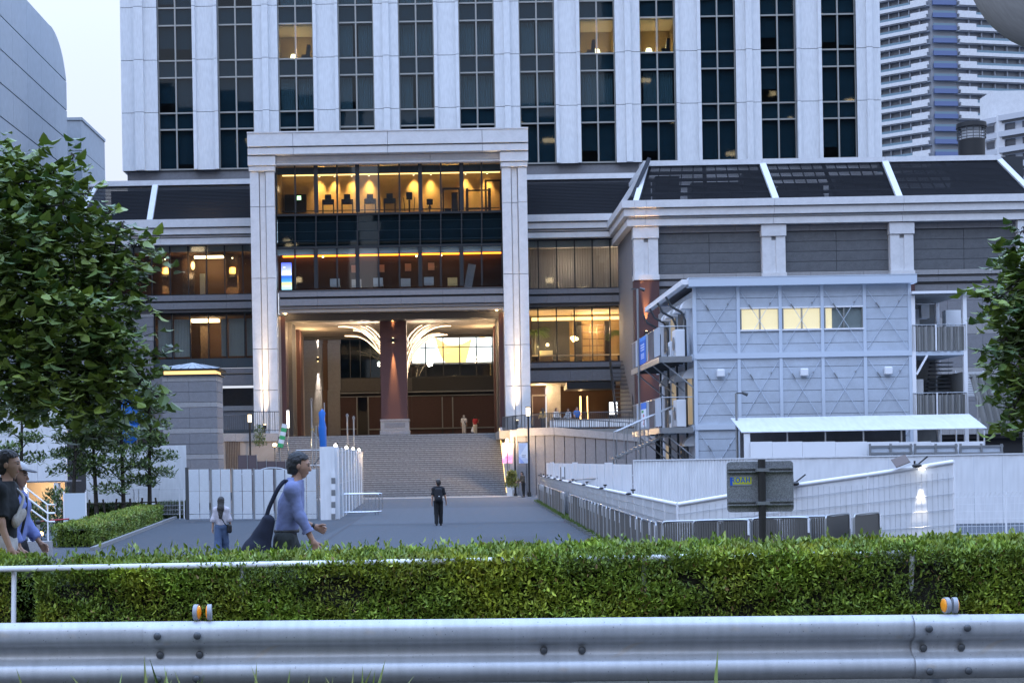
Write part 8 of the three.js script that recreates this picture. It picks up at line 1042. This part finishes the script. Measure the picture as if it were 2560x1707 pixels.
// man in blue shirt walking right behind the hedge
person({ label: 'grey-haired man in a blue shirt walking right with a navy shoulder bag', h: 1.66, cell: 0.011, fine: 0.0045, fineHand: 0.004, x: wx(712, 1250, 13.6), y: PATH, z: -13.6, turn: Math.PI / 2, lean: 0.2, headPitch: 0.16, legs: [[-0.28, 0.3], [0.4, 0.12]], arms: [[0.24, 0.22, 0.06], [-0.22, 1.4, 0.05]], curl: [0.95, 0.95], sleeve: 0.78, loose: 0.004, hair: 'short', hairMat: M.hairGrey, skin: [0.34, 0.19, 0.125], topMat: cloth(0.2, 0.235, 0.42), legMat: cloth(0.035, 0.042, 0.042), wide: 0.02,
  extra: (t, b) => { const sh = b.arms[0].sh; bagShape(t, 'shoulder_bag', [[V(-0.20, b.pel.y + 0.14, -0.14), V(-0.20, b.pel.y - 0.16, -0.26), 0.07, 0.145, 0.9], [V(-0.20, b.pel.y - 0.16, -0.26), V(-0.19, b.pel.y - 0.24, -0.16), 0.145, 0.13, 0.9]], navy); const pts = [V(-0.21, b.pel.y + 0.12, -0.17), V(-0.19, b.chest.y - 0.02, -0.13), V(-0.16, b.chest.y + 0.15, -0.05), V(-0.11, sh.y + 0.085, 0.02), V(-0.12, sh.y - 0.02, 0.15), V(-0.16, b.chest.y - 0.05, 0.16)]; part(t, 'strap', (() => { const g = tubeGeo(pts.slice(0, 5), 0.02, 40, 8); return g; })(), navy); const c = b.neck.clone().add(V(0, 0.01, 0.0)); part(t, 'collar', new THREE.TorusGeometry(0.075, 0.017, 8, 20).rotateX(Math.PI / 2 - 0.35).translate(c.x, c.y, c.z), cloth(0.2, 0.235, 0.42)); const a = b.arms[0], cf = a.el.clone().lerp(a.wr, 0.52), e = a.el.clone().lerp(a.wr, 0.64); part(t, 'rolled_cuff', rodGeo(cf, e, 0.058, 14), cloth(0.23, 0.265, 0.46)); const w = b.arms[1]; part(t, 'watch', rodGeo(w.wr.clone().lerp(w.el, 0.12), w.wr.clone().lerp(w.el, 0.02), 0.031, 12), M.black); part(t, 'belt', new THREE.TorusGeometry(0.142, 0.015, 6, 28).scale(1, 0.78, 1.2).rotateX(Math.PI / 2).translate(0, b.pel.y + 0.04, 0.01), M.black); } });
// two people at the left edge
person({ label: 'dark-haired man in a black t-shirt with a beige sling bag at the left edge', h: 1.70, cell: 0.013, fine: 0.005, fineHand: 0.005, x: wx(6, 1250, 12.9), y: PATH, z: -12.9, turn: Math.PI / 2, lean: 0.05, headPitch: 0.1, legs: [[0.35, 0.1], [-0.3, 0.35]], arms: [[0.06, 0.3, 0.1], [-0.1, 0.3, 0.1]], sleeve: 0.42, loose: 0.02, hair: 'short', topMat: cloth(0.014, 0.018, 0.022), legMat: cloth(0.55, 0.53, 0.5), wide: 0.03,
  extra: (t, b) => { bagShape(t, 'sling_bag', [[V(-0.1, b.pel.y + 0.17, 0.14), V(0.06, b.pel.y + 0.24, 0.16), 0.06, 0.05, 0.6]], cloth(0.42, 0.38, 0.33)); strap(t, [V(-0.12, b.pel.y + 0.2, 0.15), V(0.05, b.chest.y + 0.08, 0.17), V(0.13, b.neck.y - 0.02, 0.06), V(0.1, b.neck.y - 0.05, -0.1)], 0.014, cloth(0.5, 0.47, 0.42)); } });
person({ label: 'person in a blue shirt and white cap behind the man at the left edge', h: 1.58, cell: 0.013, fine: 0.005, fineHand: 0.005, x: wx(33, 1280, 13.9), y: PATH, z: -13.9, turn: Math.PI / 2 - 0.1, lean: 0.04, headPitch: 0.05, fem: 1, legs: [[-0.3, 0.3], [0.35, 0.1]], arms: [[0.12, 0.25, 0.08], [0.15, 0.5, 0.08]], sleeve: 0.9, loose: 0.02, hem: -0.12, hair: 'bob', hairMat: mat(0.05, 0.03, 0.022, 0.5), topMat: cloth(0.19, 0.24, 0.52), legMat: blackC,
  extra: (t, b) => { const c = b.hc.clone().add(V(0, 0.055, -0.01)); part(t, 'cap', new THREE.SphereGeometry(0.1, 20, 12, 0, 6.283, 0, 1.5).scale(0.95, 0.95, 1.1).translate(c.x, c.y, c.z), cloth(0.6, 0.6, 0.62)); part(t, 'cap_brim', new THREE.SphereGeometry(0.1, 16, 8).scale(0.8, 0.12, 0.7).rotateX(0.25).translate(c.x, c.y - 0.005, c.z + 0.13), cloth(0.12, 0.12, 0.13)); strap(t, [V(-0.16, b.pel.y - 0.05, 0.1), V(-0.1, b.chest.y, 0.16), V(0.05, b.neck.y - 0.03, 0.1), V(0.1, b.neck.y - 0.06, -0.06)], 0.014, blackC); } });
person({ label: 'long-haired woman in a white blouse and jeans walking away on the plaza', h: 1.62, cell: 0.015, fine: 0.007, x: wx(553, 1330, 38), y: 0, z: -38, turn: Math.PI, fem: 1, lean: 0.02, legs: [[0.22, 0.1], [-0.18, 0.3]], arms: [[0.1, 0.25, 0.22], [-0.12, 0.2, 0.2]], sleeve: 0.62, loose: 0.028, hair: 'long', topMat: cloth(0.55, 0.52, 0.56), legMat: denim, wide: 0.03, shoeMat: M.plastic,
  extra: (t, b) => { strap(t, [V(0.1, b.neck.y - 0.01, -0.05), V(0.02, b.chest.y + 0.02, -0.155), V(-0.12, b.pel.y + 0.06, -0.15), V(-0.2, b.pel.y - 0.02, -0.06)], 0.014, M.black); bagShape(t, 'shoulder_bag', [[V(-0.22, b.pel.y + 0.0, -0.06), V(-0.22, b.pel.y - 0.12, -0.04), 0.06, 0.07, 1]], M.black); } });
person({ label: 'man in black clothes with a backpack walking towards the stair', h: 1.73, cell: 0.016, fine: 0.008, x: wx(1096, 1265, 55.8), y: 0, z: -55.8, turn: Math.PI + 0.05, headYaw: 0.5, legs: [[0.1, 0.06], [-0.14, 0.12]], arms: [[0.05, 0.18, 0.3], [-0.1, 0.1, 0.16]], sleeve: 0.42, loose: 0.03, hair: 'short', topMat: blackC, legMat: cloth(0.01, 0.011, 0.013), wide: 0.014,
  extra: (t, b) => { bagShape(t, 'backpack', [[V(-0.05, b.chest.y + 0.1, -0.2), V(-0.05, b.chest.y - 0.22, -0.21), 0.1, 0.11, 0.8], [V(0.05, b.chest.y + 0.1, -0.2), V(0.05, b.chest.y - 0.22, -0.21), 0.1, 0.11, 0.8]], cloth(0.02, 0.022, 0.028), 0.015); for (const s of [-1, 1]) strap(t, [V(s * 0.1, b.chest.y + 0.12, -0.14), V(s * 0.11, b.neck.y + 0.03, 0), V(s * 0.12, b.chest.y, 0.14)], 0.02, blackC); part(t, 'badge', boxGeo(0.05, 0.03, 0.01).clone().translate(-0.02, b.chest.y - 0.12, -0.315), M.plastic); } });
const far = { cell: 0.024, fine: 0.012, fineHand: 0.009 };
person({ ...far, label: 'man in a white shirt with a cross strap standing at the top of the stair', h: 1.68, x: wx(1160, 1055, 121), y: TOPY, z: -121, turn: Math.PI, arms: [[0.1, 0.3, 0.15], [0.05, 0.5, 0.15]], sleeve: 0.42, loose: 0.03, hair: 'short', hairMat: mat(0.3, 0.29, 0.28, 0.8), topMat: cloth(0.6, 0.58, 0.57), legMat: cloth(0.5, 0.46, 0.42), extra: (t, b) => strap(t, [V(0.1, b.neck.y, -0.05), V(0, b.chest.y, -0.16), V(-0.15, b.pel.y + 0.02, -0.12)], 0.02, M.black) });
person({ ...far, label: 'woman in a red top with a white bag standing at the top of the stair', h: 1.6, x: wx(1188, 1055, 121), y: TOPY, z: -121, turn: Math.PI - 0.2, fem: 1, arms: [[0.4, 2.2, 0.3], [0.05, 0.2, 0.14]], sleeve: 0.35, loose: 0.03, hair: 'bob', topMat: cloth(0.42, 0.03, 0.035), legMat: cloth(0.6, 0.54, 0.42), extra: (t, b) => { const w = b.arms[1].wr; bagShape(t, 'white_bag', [[w.clone().add(V(0.02, -0.12, 0)), w.clone().add(V(0.03, -0.42, 0)), 0.06, 0.15, 0.6]], M.plastic, 0.02); } });
person({ ...far, label: 'person in a dark khaki jacket leaning at the barrier by the stair foot', h: 1.66, x: wx(1309, 1215, 95.5), y: 0, z: -95.5, turn: -Math.PI / 2 + 0.5, lean: 0.15, headPitch: 0.2, arms: [[0.3, 0.9, 0.1], [0.3, 0.9, 0.1]], sleeve: 0.9, loose: 0.03, hair: 'bob', topMat: cloth(0.07, 0.055, 0.035), legMat: blackC });
[['person in a yellow-orange cardigan on the terrace beside the portal column', 1357, 105.2, 1.6, cloth(0.62, 0.38, 0.1), 0.2, 'long'], ['person with long hair in a white top behind the planter wall', 1391, 107.6, 1.66, cloth(0.55, 0.52, 0.48), 0.4, 'long'], ['person with dark hair in a grey-white blouse between white and blue tops', 1421, 107.6, 1.62, cloth(0.4, 0.42, 0.45), -0.5, 'bob'], ['person in a bright blue t-shirt behind the planter wall', 1443, 107.6, 1.72, cloth(0.03, 0.15, 0.5), 0.1, 'short']].forEach(([label, u, d, h, m, turn, hair]) => person({ ...far, label, h, x: wx(u, 1030, d), y: TOPY, z: -d, turn: turn + (u < 1370 ? Math.PI : 0), fem: hair !== 'short' ? 1 : 0, arms: [[0.2, 1.0, 0.2], [0.15, 0.9, 0.2]], sleeve: hair === 'short' ? 0.4 : 0.9, loose: 0.03, hair, topMat: m, legMat: blackC, group: 'people on the terrace' }));
renderer.render(scene, camera);
